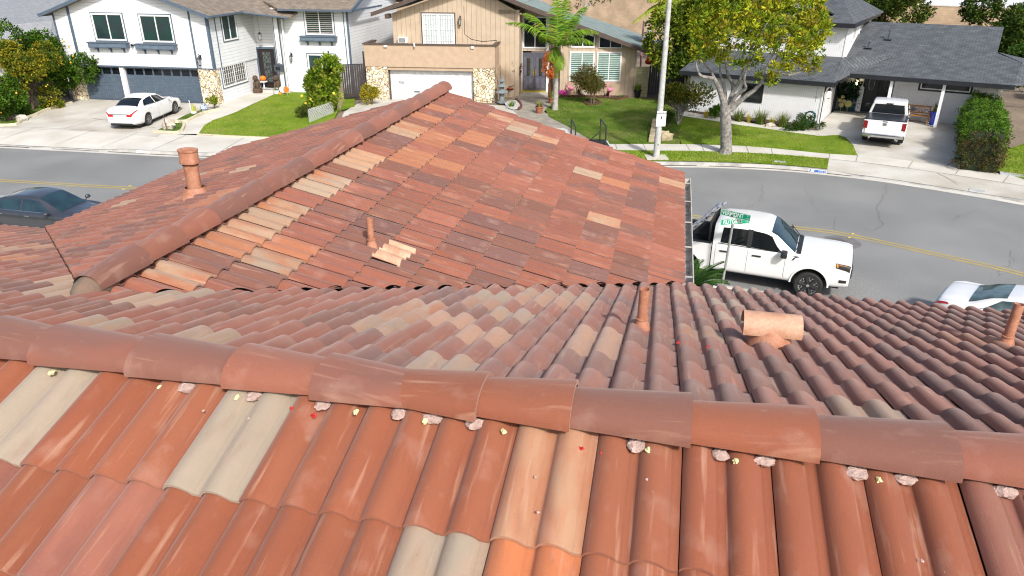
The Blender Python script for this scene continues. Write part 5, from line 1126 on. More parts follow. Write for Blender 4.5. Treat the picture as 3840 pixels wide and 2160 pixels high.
    b = MB(); b.add([(-1.045, -.80, 1.36), (-1.045, .80, 1.36), (-1.035, .70, 1.82), (-1.035, -.70, 1.82)], [(0, 3, 2, 1)]); b.build('rear_window', CGLD, t)
    b = MB(); b.box(-3.05, -3.0, -.16, .16, .50, .62); pl = b.build('number_plate', mat('plate_yellow', (.75, .55, .05), .5) if camper else PLATE, t)
    if rack == 'guard':
        b = MB()
        for y in (-.85, .85): b.tube([(-1.15, y, 1.33), (-1.15, y, 1.98)], .03, 6)
        b.tube([(-1.15, -.85, 1.97), (-1.15, .85, 1.97)], .03, 6)
        for k in range(8): b.tube([(-1.15, -.75+k*.214, 1.33), (-1.15, -.75+k*.214, 1.97)], .014, 5)
        b.tube([(-1.15, -.85, 1.6), (-1.15, .85, 1.6)], .02, 6); b.build('headache_rack', PLAS, t)
    if rack == 'ladder':
        for x in (-2.6, -1.2):
            b = MB()
            for y in (-.85, .85): b.tube([(x, y, 1.33), (x, y, 2.35)], .035, 6)
            b.tube([(x, -.85, 2.33), (x, .85, 2.33)], .035, 6)
            if x < -2:
                for y in (-.85, .85): b.tube([(-2.6, y, 1.75), (-2.15, y, 1.35)], .025, 6)
            b.build('ladder_rack', mat('rack_black', (.03, .03, .03), .6), t)
    if camper:
        b = MB(); b.box(-2.90, -1.10, -.90, .90, 1.30, 1.345, .012); b.build('tonneau_cover', mat('black_vinyl', (.02, .022, .028), .3), t)
        b = MB(); b.box(-2.99, -2.972, -.09, .09, 1.06, 1.20, .02); b.build('badge', CHR, t)
        b = MB(); b.box(-2.985, -2.972, -.12, .12, 1.24, 1.28); b.build('tailgate_handle', PLAS, t)
        b = MB(); b.box(-1.10, -1.03, -.16, .16, 1.84, 1.89); b.build('brake_lamp', PLAS, t)
    return t
# white pickup parked below the roof, ladders in its bed
a = Vector((5.214, 19.727, 0)); d = Vector((.916, -.4012, 0)); n = Vector((.4012, .916, 0)); c = a+d*1.56+n*.95
pickup('parked_pickup', 'white four door pickup at the near kerb, behind the green street name sign', c, math.atan2(d.y, d.x), .94, 'guard')
# ladder leaning out of the bed, strapped at an angle
al = mat('aluminium', (.42, .44, .47), .4, metal=.3, var=.3, scale=9); blu = mat('blue_plastic', (.02, .07, .30), .4)
R0 = c+d*(-2.35*.93)-n*.30+Vector((0, 0, .80)); R1 = c+d*(-.98*.93)+n*.05+Vector((0, 0, 2.18)); ax_ = (R1-R0).normalized(); sx_ = (d*.45+n*.89).normalized(); up_ = ax_.cross(sx_).normalized()
ld = thing('folding_ladder', 'folded aluminium ladder with blue hinges leaning up in the bed of the parked white pickup', 'ladder', R0)
for nm, o_ in (('ladder_rail', -.16), ('ladder_rail', .16), ('ladder_rail', -.05), ('ladder_rail', .06)):
    b = MB(); h = .05 if abs(o_) < .1 else 0; p0 = sx_*o_+up_*h; p1 = (R1-R0)*(1 if h == 0 else .93)+sx_*o_*.8+up_*h; b.tube([tuple(p0), tuple(p1)], .036, 6); b.build(nm, al, ld)
b = MB()
for k in range(9): q = (R1-R0)*(k+.5)/9.3; b.tube([tuple(q-sx_*.15), tuple(q+sx_*.15)], .03, 6)
b.build('rungs', al, ld); b = MB()
for k in (.62, .68, .93): q = (R1-R0)*k; b.ball(tuple(q+up_*.05), (.05, .05, .03), 8, 6); b.ball(tuple(q+sx_*.13), (.035, .035, .05), 8, 6); b.ball(tuple(q-sx_*.13), (.035, .035, .05), 8, 6)
b.build('hinge', blu, ld, smooth=True)
# pickup across the street, only its bed and rack in view
pickup('parked_pickup', 'white pickup with black bed rack, mostly hidden behind the tiled gable', Vector((1.55, 31.45, 0)), R_(182), .93, 'ladder')
# camper pickup on the right hand drive
r0 = Vector((18.22, 35.48, 0)); hd = R_(61.5); dv = Vector((math.cos(hd), math.sin(hd), 0)); cc = r0+dv*1.72; cc.z = terr(cc.x, cc.y)+.01
pickup('parked_pickup', 'white pickup with black bed cover and chrome bumper on the driveway before the porch', cc, hd, .92, None, True)
cc = Vector((-20.52, 41.2, 0)); cc.z = terr(cc.x, cc.y)+.012
sedan('parked_sedan', 'white sedan with red rear lamps on the driveway of the blue-grey garage', 'car', cc, R_(83.8), CARW, CGLD, ry=-R_(2.0))
sedan('parked_sedan', 'dark grey sedan parked at the near kerb, cut off by the left edge', 'car', (-15.98, 23.85, 0), R_(-9.5), CARG, CGL)
sedan('parked_sedan', 'white sedan half hidden behind the tiled eave at the right edge', 'car', (12.92, 15.30, 0), R_(-42), CARW, mat('pale_car_glass', (.10, .15, .15), .08, spec=.8, var=.3))
# ------------------------------------------------------------------ trees, shrubs and plants
def leaf_mat(name, rough=.7, tr=.22):
    m = bpy.data.materials.new(name); m.use_nodes = True; nt = m.node_tree; p = nt.nodes['Principled BSDF']; o = nt.nodes['Material Output']
    at = nt.nodes.new('ShaderNodeAttribute'); at.attribute_name = 'tint'; L(nt, at.outputs['Color'], p.inputs['Base Color']); p.inputs['Roughness'].default_value = rough; p.inputs['Specular IOR Level'].default_value = .12
    t = nt.nodes.new('ShaderNodeBsdfTranslucent'); g = nt.nodes.new('ShaderNodeVectorMath'); g.operation = 'MULTIPLY'; g.inputs[1].default_value = (1.4, 1.5, .6); L(nt, at.outputs['Color'], g.inputs[0]); L(nt, g.outputs[0], t.inputs['Color'])
    x = nt.nodes.new('ShaderNodeMixShader'); x.inputs[0].default_value = tr; L(nt, p.outputs[0], x.inputs[1]); L(nt, t.outputs[0], x.inputs[2]); L(nt, x.outputs[0], o.inputs['Surface']); return m
LEAF = leaf_mat('leaf')
BARKG = mat('grey_bark', (.30, .285, .26), .9, col2=(.13, .12, .11), scale=7, bump=1., bscale=25, fine=.25, fscale=18)
BARKP = mat('palm_bark', (.40, .38, .35), .9, col2=(.28, .26, .23), scale=5, bump=.6, bscale=14)
BARKB = mat('brown_bark', (.16, .11, .07), .9, var=.3, scale=8, bump=1., bscale=25)
def PL(u, v, Y): r = ray(u, v); t = Y/r.y; return Vector((r.x*t, Y, CAMH+r.z*t))
def leaves(name, par, clumps, per, lsz, wsz, pal, seed=1, up=.5, spread=1., m=None, jitter=.25, droop=0.):
    """clumps [(x,y,z,r)]: each is a rosette of `per` leaves; one mesh with a colour per leaf"""
    rg = np.random.default_rng(seed); cl = np.array([c[:4] for c in clumps], float); n = len(cl)*per
    ci = np.repeat(np.arange(len(cl)), per); dirs = rg.normal(size=(n, 3)); dirs[:, 2] += up; dirs /= np.linalg.norm(dirs, axis=1)[:, None]
    base = cl[ci, :3]+dirs*(cl[ci, 3]*rg.uniform(.1, .9, n))[:, None]*spread
    ld = dirs+rg.normal(size=(n, 3))*jitter; ld[:, 2] -= droop; ld /= np.linalg.norm(ld, axis=1)[:, None]
    sd_ = np.cross(ld, rg.normal(size=(n, 3))); sd_ /= np.linalg.norm(sd_, axis=1)[:, None]
    ln = (lsz*rg.uniform(.7, 1.25, n))[:, None]; w = (wsz*rg.uniform(.75, 1.2, n))[:, None]
    a = base; b_ = base+ld*ln*.5+sd_*w*.5; c = base+ld*ln; d_ = base+ld*ln*.5-sd_*w*.5
    V = np.stack([a, b_, c, d_], 1).reshape(-1, 3); me = bpy.data.meshes.new(name)
    me.vertices.add(4*n); me.vertices.foreach_set('co', V.astype(np.float32).ravel()); me.loops.add(4*n); me.loops.foreach_set('vertex_index', np.arange(4*n, dtype=np.int32))
    me.polygons.add(n); me.polygons.foreach_set('loop_start', np.arange(0, 4*n, 4, dtype=np.int32)); me.update()
    P = np.array(pal, float); cp = rg.integers(0, len(P), len(cl)); k = np.where(rg.random(n) < .75, cp[ci], rg.integers(0, len(P), n))
    col = P[k]*rg.uniform(.5, 1.12, n)[:, None]; at = me.color_attributes.new('tint', 'FLOAT_COLOR', 'CORNER')
    at.data.foreach_set('color', np.repeat(np.concatenate([col, np.ones((n, 1))], 1), 4, 0).astype(np.float32).ravel())
    return link(name, me, m or LEAF, par)
def blob(c, r, n, rs, seed, shell=.55, zcut=None, lumps=0):
    """clump centres in an ellipsoid, denser near its skin, gathered round a few lobes"""
    rg = np.random.default_rng(seed); out = []; lob = [(0, 0, 0, 1)] if not lumps else [tuple(rg.normal(size=3)*.42)+(rg.uniform(.4, .62),) for _ in range(lumps)]
    while len(out) < n:
        d_ = rg.normal(size=3); d_ /= np.linalg.norm(d_); q = rg.uniform(shell, 1.)**.6; l = lob[rg.integers(len(lob))]
        p = (np.array(l[:3])+d_*q*l[3])*np.array(r)+np.array(c)
        if zcut is not None and p[2] < zcut: continue
        out.append((*p, rs*rg.uniform(.7, 1.3)))
    return out
def rel(pts, o): return [(p[0]-o[0], p[1]-o[1], p[2]-o[2])+tuple(p[3:]) for p in pts]
def limb(b, pts, r0, r1, seed=0, n=9):
    pts = catmull3(pts); m = len(pts); b.tube([tuple(p) for p in pts], [r0+(r1-r0)*(i/(m-1))**.8 for i in range(m)], n)
def catmull3(P, k=5):
    P = [Vector(p) for p in P]; Q = [P[0]*2-P[1]]+P+[P[-1]*2-P[-2]]; out = []
    for i in range(1, len(Q)-2):
        for j in range(k): t = j/k; out.append(cm(Q[i-1], Q[i], Q[i+1], Q[i+2], t))
    return out+[P[-1]]
YG = [(.40, .43, .025), (.30, .37, .02), (.19, .28, .02), (.46, .44, .03), (.34, .27, .03), (.12, .20, .015)]
DG = [(.07, .12, .012), (.10, .16, .015), (.15, .21, .018), (.05, .085, .01), (.20, .24, .02)]
# big verge tree
base = Vector((10.16, 34.07, .18)); t = thing('verge_tree', 'grey trunked verge tree with yellow-green crown and forked limbs before the charcoal roofs', 'tree', base)
q4 = lambda x, y, Y: PL(2500+x/2.414, y/2.414, Y)-base
b = MB(); limb(b, [(0, 0, -.1), q4(538, 1380, 34.07), q4(537, 1200, 34.05), q4(532, 1050, 34.0), q4(532, 950, 34.0)], .30, .235, n=14); b.tube([(0, 0, -.12), (0, 0, .02), (0, 0, .25)], [.42, .34, .27], 14); b.build('trunk', BARKG, t, smooth=True)
LM = [[(530, 1000, 34), (490, 850, 33.9), (440, 730, 33.8), (390, 705, 33.6), (310, 685, 33.5), (275, 620, 33.4), (262, 550, 33.3)], [(440, 730, 33.8), (400, 640, 34), (335, 570, 34), (300, 480, 34)], [(525, 960, 34), (527, 820, 34.3), (490, 690, 34.6), (478, 600, 35), (430, 420, 35.4)],
      [(548, 980, 34), (605, 800, 34.3), (560, 690, 34.8), (535, 560, 35.3), (560, 380, 35.6)], [(560, 980, 34), (630, 865, 33.7), (712, 800, 33.4), (700, 730, 33.2), (730, 600, 33), (780, 420, 32.8)], [(575, 1000, 34), (690, 890, 33.8), (810, 800, 33.6), (880, 700, 33.5), (920, 580, 33.5), (1010, 400, 33.4)],
      [(605, 830, 34.3), (655, 740, 34.4), (690, 630, 34.5), (700, 420, 34.6), (740, 200, 34.7)], [(880, 700, 33.5), (980, 660, 33.4), (1120, 680, 33.3), (1250, 630, 33.2), (1340, 560, 33.2)], [(920, 580, 33.5), (1080, 470, 34), (1230, 400, 34.2), (1340, 300, 34.3)], [(1010, 400, 33.4), (1100, 200, 33.6), (1180, 120, 33.7), (1260, 100, 33.8)], [(780, 420, 32.8), (880, 260, 32.9), (960, 120, 33.2)]]
b = MB()
for i, l in enumerate(LM): limb(b, [q4(*p) for p in l], (.15, .07, .11, .13, .12, .15, .09, .06, .05, .045, .05)[i], .03)
b.build('limbs', BARKG, t, smooth=True)
cl = []
cc = q4(840, 250, 34.4); rg = np.random.default_rng(4)
for i in range(700):     # umbrella of rosettes over the limbs
    th = rg.uniform(0, 2*math.pi); rr = math.sqrt(rg.uniform(0, 1)); x = rr*math.cos(th)*3.05; y = rr*math.sin(th)*2.6
    top = 2.35*math.sqrt(max(0, 1-rr*rr))+.1; z = rg.uniform(-.95+.5*rr, 1.)*top if rg.random() < .85 else top
    if rr < .55 and z < -.6: continue
    cl.append((cc.x+x, cc.y+y, cc.z+z-.35+.25*math.sin(x*2.1+y), rg.uniform(.13, .22)))
for (x, y, Y) in [(250, 490, 33.3), (260, 470, 33.2), (290, 520, 33.4), (380, 540, 33.6), (420, 500, 33.6), (480, 540, 33.5), (520, 520, 33.4), (640, 600, 33), (740, 610, 33), (690, 560, 33), (780, 560, 33), (850, 690, 33.3), (840, 560, 33), (960, 700, 33.2), (930, 745, 33.1), (980, 720, 33.2), (1040, 610, 33.2), (1120, 600, 33.2), (1180, 560, 33.3), (1250, 590, 33.1), (1280, 650, 33.1), (1340, 620, 33.1), (1370, 560, 33.2), (1330, 580, 33.1), (1100, 650, 33.2), (1330, 400, 34.1), (1360, 380, 34.1), (1350, 270, 34.2), (1250, 110, 33.8), (1090, 100, 33.8), (1010, 60, 33.7), (1200, 160, 33.8), (1290, 440, 34)]:
    p = q4(x, y, Y)
    for k in range(2): cl.append((p.x+rg.uniform(-.12, .12), p.y+rg.uniform(-.1, .1), p.z+rg.uniform(-.1, .1), .17))
leaves('crown', t, cl, 26, .20, .08, YG, 4, up=.9)
# darker trees between the tan and the white house
def tree(name, label, base, crown, r, n, per, ls, pal, trunk_r=.12, seed=1, bark=BARKB, up=.4, cat='tree', lumps=7, droop=0., stems=1, group=None, ws=.5, rs=.2):
    base = Vector(base); crown = Vector(crown)-base; t = thing(name, label, cat, base, 0, group); rg = random.Random(seed)
    b = MB(); 
    for s in range(stems):
        o = Vector((rg.uniform(-.1, .1), rg.uniform(-.1, .1), 0))*(stems > 1); e = Vector((crown.x+rg.uniform(-.3, .3)*r[0]*(stems > 1), crown.y+rg.uniform(-.3, .3)*r[1], crown.z-r[2]*.15))
        b.tube([tuple(o+Vector((0, 0, -.08))), tuple(o+Vector((0, 0, .05))), tuple(o.lerp(e, .5)), tuple(e)], [trunk_r*1.3, trunk_r, trunk_r*.8, trunk_r*.45], 9)
        for k in range(5):
            a = rg.uniform(0, 6.28); q = e+Vector((math.cos(a)*r[0]*.6, math.sin(a)*r[1]*.6, r[2]*rg.uniform(-.1, .6))); b.tube([tuple(o.lerp(e, rg.uniform(.45, .8))), tuple(q)], [trunk_r*.45, trunk_r*.15], 6)
    b.build('trunk', bark, t, smooth=True)
    leaves('crown', t, blob(crown, r, n, rs, seed, lumps=lumps), per, ls, ls*ws, pal, seed, up=up, droop=droop); return t
tree('broadleaf_tree', 'dark green dense tree behind the street lamp, between the tan and the white house', (11.4, 47.5, .5), PL(2635, 100, 46), (2.6, 2.2, 3.0), 900, 22, .24, DG+[(.26, .28, .02)], .22, 11, rs=.26)
tree('broadleaf_tree', 'smaller dark tree hanging over the block wall beside the white garage', (10.6, 45.3, .5), PL(2590, 225, 44.5), (1.3, 1.2, 1.2), 300, 20, .22, DG, .12, 12, rs=.24)
# citrus trees by the left driveway
OR = [(.045, .11, .010), (.075, .17, .012), (.03, .07, .008), (.12, .21, .02)]
FRU = mat('orange_fruit', (.70, .34, .02), .5); FRY = mat('yellow_fruit', (.72, .60, .04), .5)
def fruit(t, crown, r, n, sz, m, seed, name='fruit'):
    rg = random.Random(seed)
    for k in range(n):
        a = rg.uniform(math.pi, 2*math.pi); e = rg.uniform(-.6, .7); p = Vector(crown)+Vector((r[0]*math.cos(a)*math.cos(e), r[1]*math.sin(a)*math.cos(e), r[2]*math.sin(e)))*.93
        b = MB(); b.ball(tuple(p), sz*rg.uniform(.85, 1.15), 8, 6); b.build(name, m, t, smooth=True)
def citrus(u, v, cu, cv, r, n, pal, label, seed, nf):
    bs = GT(u, v); cr = PL(cu, cv, bs.y+.0); t = tree('orange_tree', label, bs, cr, r, int(n*1.7), 24, .15, pal, .13, seed, group=None, ws=.55, rs=.2, cat='fruit tree', lumps=9); fruit(t, cr-bs, r, nf, .055, FRU if seed != 22 else FRY, seed); return t
citrus(203, 391, 165, 215, (1.9, 1.5, 1.85), 420, OR, 'tall dark orange tree in fruit, against the blue-trimmed garage wall', 21, 26)
citrus(122, 414, 97, 285, (1.3, 1.1, 1.5), 300, [(.22, .21, .02), (.13, .17, .015), (.30, .26, .02), (.07, .11, .012)], 'yellowing orange tree on the grass strip beside the left driveway', 22, 8)
citrus(38, 452, 25, 385, (1.1, .95, 1.0), 220, OR, 'low dark orange tree among rocks at the left edge', 23, 4)
# lemon bush on the front lawn
bs = GT(1206, 420); cr = PL(1205, 335, bs.y); t = tree('lemon_tree', 'bushy lemon tree with yellow fruit beside the block wall and white lattice', bs, cr, (1.3, 1.1, 1.45), 620, 24, .17, [(.14, .25, .015), (.22, .33, .02), (.07, .14, .01), (.34, .36, .05)], .08, 31, rs=.18, cat='fruit tree', stems=3)
for k, (x, y) in enumerate([(595, 935), (632, 960), (668, 980), (705, 975), (712, 995), (848, 845), (560, 870), (640, 900)]):
    p = PL(900+x/2.4146, y/2.4146, bs.y-.85)-bs; b = MB(); b.ball(tuple(p), .085, 8, 6); b.build('fruit', FRY, t, smooth=True)
def shrub(name, label, u, v, r, n, per, ls, pal, seed, cat='shrub', lift=None, stems=2, up=.6, rs=.13, ws=.5, droop=0., group=None, bark=BARKB):
    bs = GT(u, v); c = bs+Vector((0, 0, (lift if lift is not None else r[2]*.95))); return tree(name, label, bs, c, r, n, per, ls, pal, .03, seed, up=up, cat=cat, lumps=5, stems=stems, rs=rs, ws=ws, droop=droop, group=group, bark=bark)
shrub('golden_shrub', 'golden yellow feathery shrub before the stone garage pier', 1395, 391, (.55, .5, .75), 150, 22, .10, [(.42, .33, .02), (.33, .28, .02), (.22, .22, .02)], 41)
shrub('round_bush', 'small clipped round bush with yellow flowers at the foot of the stone pier', 808, 410, (.33, .33, .36), 70, 22, .07, [(.10, .19, .015), (.14, .24, .02), (.45, .42, .05)], 42, lift=.42)
shrub('weeping_shrub', 'wispy brown-green shrub with drooping leaves before the blinds window', 2222, 390, (1.0, .8, .85), 300, 22, .18, [(.13, .13, .03), (.17, .11, .04), (.09, .12, .02)], 43, lift=1.35, stems=5, droop=.5, ws=.22, rs=.2)
shrub('frangipani_bush', 'straggly bush with long leaves and bare twigs right behind the street lamp', 2545, 468, (1.4, 1.1, .95), 190, 14, .22, [(.10, .14, .015), (.20, .22, .02), (.26, .22, .03), (.07, .10, .012)], 44, lift=1.35, stems=11, ws=.3, rs=.22, bark=BARKG)
shrub('dark_shrub', 'small dark round shrub low beside the street lamp and boulder', 2508, 478, (.42, .4, .35), 80, 20, .08, [(.03, .065, .01), (.05, .09, .012)], 45, lift=.6)
shrub('low_shrub', 'olive ground shrub under the lemon tree, touching the white lattice', 1155, 440, (.55, .45, .4), 110, 22, .08, [(.09, .12, .02), (.06, .09, .015)], 46, lift=.35)
shrub('bed_shrub', 'low dark leafy shrub at the corner of the white garage', 3010, 488, (.95, .45, .38), 170, 22, .08, [(.04, .10, .012), (.07, .14, .015), (.03, .06, .01)], 47, lift=.3)
shrub('leafy_plant', 'glossy green leafy plant in the bed behind the verge tree trunk', 2682, 443, (.42, .3, .3), 40, 12, .24, [(.06, .14, .015), (.09, .19, .02)], 48, lift=.3, ws=.3)
def tuft(name, label, u, v, r, h, n, pal, seed, cat='grass clump', w=.018, par=None, loc=None, group=None, spread=.8):
    """clump of arching blades"""
    bs = loc if loc is not None else GT(u, v); t = thing(name, label, cat, bs, 0, group) if par is None else None; rg = random.Random(seed); b = MB()
    for k in range(n):
        a = rg.uniform(0, 6.28); lean = rg.uniform(.05, spread); hh = h*rg.uniform(.6, 1.05); o = Vector((math.cos(a)*r*.3*rg.random(), math.sin(a)*r*.3*rg.random(), -.02)); d_ = Vector((math.cos(a), math.sin(a), 0)); s = Vector((-d_.y, d_.x, 0)); b.col = tuple(x*rg.uniform(.8, 1.2) for x in rg.choice(pal)); pts = []
        for i in range(5):
            q = i/4; c = o+d_*(r*lean*q**1.6)+Vector((0, 0, hh*(q-.30*lean*q*q))); ww = w*(1-q*.92); pts += [tuple(c-s*ww), tuple(c+s*ww)]
        b.add(pts, [(2*i, 2*i+1, 2*i+3, 2*i+2) for i in range(4)])
    return b.build('blades', LEAF, par or t)
GC = 'grass clumps along the white garage'
tuft('grass_clump', 'green grass clump just right of the verge tree trunk', 2770, 455, .75, .85, 170, [(.12, .17, .03), (.20, .22, .06), (.09, .13, .02)], 51, group=GC)
tuft('grass_clump', 'largest green grass clump, in the middle of the garage bed', 2850, 466, .8, .95, 200, [(.12, .17, .03), (.20, .22, .06), (.09, .13, .02)], 52, group=GC)
tuft('grass_clump', 'green grass clump next to the dark bed shrub', 2933, 476, .78, .9, 180, [(.12, .17, .03), (.22, .22, .07), (.09, .13, .02)], 53, group=GC)
YS = [(.50, .42, .06), (.38, .36, .06)]
for i, (u, v, lb) in enumerate([(2647, 443, 'yellow spiky plant at the left end of the garage bed'), (2807, 460, 'yellow spiky plant between the first two grass clumps'), (2893, 472, 'yellow spiky plant right of the largest grass clump')]): tuft('yellow_plant', lb, u, v, .35, .62, 60, YS, 60+i, 'plant', .02, group='yellow spiky plants in the garage bed')
tuft('flax_plant', 'dark maroon spiky plant left of the weeping shrub', 2168, 358, .75, 1.0, 26, [(.06, .03, .025), (.09, .045, .03)], 64, 'plant', .035, group='maroon spiky plants under the window')
tuft('flax_plant', 'dark maroon spiky plant right of the weeping shrub', 2274, 360, .75, 1.05, 22, [(.06, .03, .025), (.09, .045, .03)], 65, 'plant', .035, group='maroon spiky plants under the window')
tuft('small_plant', 'small pale green plant at the right end of the brick edging', 2325, 365, .3, .3, 30, [(.16, .24, .03)], 66, 'plant', .02)
tuft('agapanthus', 'bright green strappy plant among white stones by the tan garage', 1917, 402, .45, .5, 60, [(.15, .26, .025), (.10, .20, .02)], 67, 'plant', .028)
tuft('border_plant', 'row of small green plants at the foot of the white house wall', 1110, 334, .9, .28, 70, [(.14, .24, .03)], 68, 'plant', .02)
# king palm
bs = GT(2081, 413); t = thing('palm_tree', 'palm with ringed grey trunk and green crownshaft before the tan house door', 'palm tree', bs)
q3 = lambda x, y, Y=None: PL(1800+x/2.4155, y/2.4155, Y or bs.y)-bs
b = MB(); P = [(0, 0, -.05), q3(683, 940), q3(690, 760), q3(690, 700)]; b.tube([tuple(Vector(p)) for p in P], [.20, .165, .13, .12], 14)
for k in range(16): z = .25+k*.22; b.tube([(0+q3(690, 760).x*z/4, 0, z), (q3(690, 760).x*z/4, 0, z+.03)], .155-.0015*k if z > .8 else .172, 14)
b.build('trunk', BARKP, t, smooth=True)
b = MB(); b.tube([tuple(q3(690, 705)), tuple(q3(692, 620)), tuple(q3(695, 540)), tuple(q3(697, 420))], [.125, .16, .13, .06], 12); b.build('crownshaft', mat('crownshaft', (.32, .30, .04), .5, var=.2, scale=3), t, smooth=True)
def frond(par, root, tip, arch, n, ll, pal, seed, w=.018, hang=.6):
    rg = random.Random(seed); root, tip = Vector(root), Vector(tip); mid = root.lerp(tip, .5)+Vector((0, 0, arch)); pts = [root*(1-q)**2+mid*2*q*(1-q)+tip*q*q for q in [i/16 for i in range(17)]]
    b = MB(); b.col = pal[1]; b.tube([tuple(p) for p in pts], [.035*(1-i/17)+.006 for i in range(17)], 5); o = b
    for k in range(n):
        q = .12+.88*k/n; i = q*16; j = min(int(i), 15); p = pts[j].lerp(pts[j+1], i-j); ax = (pts[j+1]-pts[j]).normalized(); sd_ = ax.cross(Vector((0, 0, 1)));
        if sd_.length < .05: sd_ = Vector((1, 0, 0))
        sd_.normalize(); l = ll*math.sin(math.pi*min(1, q*.75+.25))**.6*rg.uniform(.85, 1.1)
        for sg in (-1, 1):
            b.col = tuple(x*rg.uniform(.8, 1.25) for x in rg.choice(pal)); d_ = (sd_*sg+ax*.75-Vector((0, 0, hang*rg.uniform(.4, 1.1)))).normalized(); e = p+d_*l; m_ = p+d_*l*.5+Vector((0, 0, .04)); u_ = ax*w
            b.add([tuple(p-u_), tuple(p+u_), tuple(m_+u_), tuple(m_-u_), tuple(e)], [(0, 1, 2, 3), (3, 2, 4)])
    return b.build('frond', LEAF, par)
PG = [(.08, .17, .015), (.13, .24, .02), (.055, .11, .01), (.22, .28, .03)]
for i, (tx, ty, Y, ar) in enumerate([(235, 210, -.5, .9), (395, 120, .9, .9), (560, 330, -1.2, .5), (700, -40, .3, .3), (790, -20, .8, .5), (965, 60, .6, .9), (1075, 300, -.3, 1.), (1040, 400, -1., .8), (735, 640, -1., .45), (640, 560, -.6, .6), (820, 380, -1.4, .4), (880, 150, 1.2, .6)]):
    frond(t, q3(697, 425 if i != 8 else 440), q3(tx, ty, bs.y+Y), ar, 56, .72, PG, i+70, .022, 1.0)
# broad palm fronds behind the lamp post
bs = Vector((9.2, 50.5, .5)); t = thing('fan_leaf_palm', 'yellow-green feathery palm half hidden behind the lamp post and dark tree', 'palm tree', bs); q3 = lambda x, y, Y: PL(2200+x/4.528, y/4.528, Y)-bs
b = MB(); b.tube([(0, 0, -.1), tuple(q3(1500, 300, 50.5))], [.18, .14], 10); b.build('trunk', BARKP, t, smooth=True)
for i, (tx, ty, Y, ar) in enumerate([(770, 400, 49.5, .9), (1040, 10, 50, .7), (1100, 330, 49, 1.), (1200, 120, 50.5, 1.3), (1300, -80, 51, .8), (950, 250, 51, .9), (1750, 200, 50, 1.), (1650, -60, 51, .8)]): frond(t, q3(1480, 130, 50.5), q3(tx, ty, Y), ar, 44, .85, [(.26, .32, .03), (.18, .26, .02), (.36, .36, .05)], i+90, .025, .9)
# cycad in our own yard below the eave
bs = Vector((4.55, 17.3, .15)); t = thing('cycad', 'dark green cycad beside the white gutter and the parked pickup', 'cycad', bs)
b = MB(); b.tube([(0, 0, -.1), (0, 0, .55)], [.22, .2], 12); b.build('trunk', BARKB, t)
for i in range(34):
    a = i*2.39996; e = .25+.75*((i % 7)/6); d_ = Vector((math.cos(a)*(1.25-.35*e), math.sin(a)*(1.25-.35*e), .55+.95*e)); frond(t, (0, 0, .5), d_, .35, 30, .20, [(.018, .06, .012), (.03, .085, .014), (.06, .11, .015)], 200+i, .010, .0)
# clipped hedge along the right drive
p0 = GT(3662, 646); hv = Vector((.500, .866, 0)); t = thing('hedge', 'clipped green hedge along the right hand driveway, browning at its near end', 'hedge', p0, math.atan2(hv.y, hv.x))
rg = np.random.default_rng(8); cl = []
for k in range(1500):
    x = rg.uniform(0, 9.5); y = rg.uniform(-.75, .75); z = rg.uniform(.1, 1.75)
    f = rg.integers(3)
    if f == 0: y = .75*np.sign(y)
    elif f == 1: z = 1.75+.08*math.sin(x*2.5)
    elif rg.random() < .3: x = 0.
    bl = 1+.16*math.sin(x*1.7+z*1.3)+.10*math.sin(x*4.1+y*3); cl.append((x+rg.normal()*.10-.25*(z-.9)**2*(x < .3)*-1, y*bl+rg.normal()*.08, z*(1+.05*math.sin(x*2.3)+.04*math.sin(x*5+y*2))-.22*(abs(y) > .6)*(z > 1.5)+rg.normal()*.07, .14))
near = [c for c in cl if c[0]+.8*c[2] < 1.3+rg.uniform(-.4, .4)]; rest = [c for c in cl if c not in near]
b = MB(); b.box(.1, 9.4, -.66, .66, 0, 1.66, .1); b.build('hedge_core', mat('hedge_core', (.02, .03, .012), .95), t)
leaves('foliage', t, rest, 20, .085, .05, [(.07, .16, .015), (.10, .22, .02), (.05, .11, .012), (.14, .24, .03)], 8); leaves('foliage', t, near, 18, .08, .045, [(.10, .08, .03), (.13, .09, .04), (.07, .10, .02)], 9)
# trees behind the charcoal roofed house
tree('background_tree', 'rounded dark green tree rising behind the charcoal roof ridge', (29.5, 62, .5), PL(3340, 5, 61), (4.6, 3, 2.7), 1100, 22, .26, [(.05, .10, .015), (.09, .13, .015), (.14, .15, .03), (.03, .06, .01)], .3, 101, rs=.3)
tree('background_tree', 'dark green tree to the right of the charcoal roof, before the block wall', (35.5, 49, .5), PL(3840, 150, 48), (2.6, 2, 2.3), 800, 22, .22, [(.05, .10, .015), (.08, .13, .015), (.04, .07, .01)], .2, 102, rs=.25)
tree('background_tree', 'small dark tree by the porch roof corner at the right edge', (33.2, 43, .5), PL(3850, 215, 42.5), (1.5, 1.3, 1.3), 340, 22, .16, [(.04, .09, .015), (.06, .12, .015)], .1, 103)
tree('background_tree', 'olive brown tree top behind the street tree, above the white upper storey', (14.8, 62, .5), PL(2660, -60, 61), (3., 2.4, 2.4), 500, 22, .24, [(.05, .08, .015), (.09, .11, .02)], .2, 104, rs=.3)
tree('bare_tree', 'thin pale barked tree before the tan block wall behind the green roof', (4.4, 66, .4), PL(2225, -30, 66), (1.6, 1.2, 1.), 60, 12, .2, [(.10, .10, .03)], .1, 105, bark=BARKP)
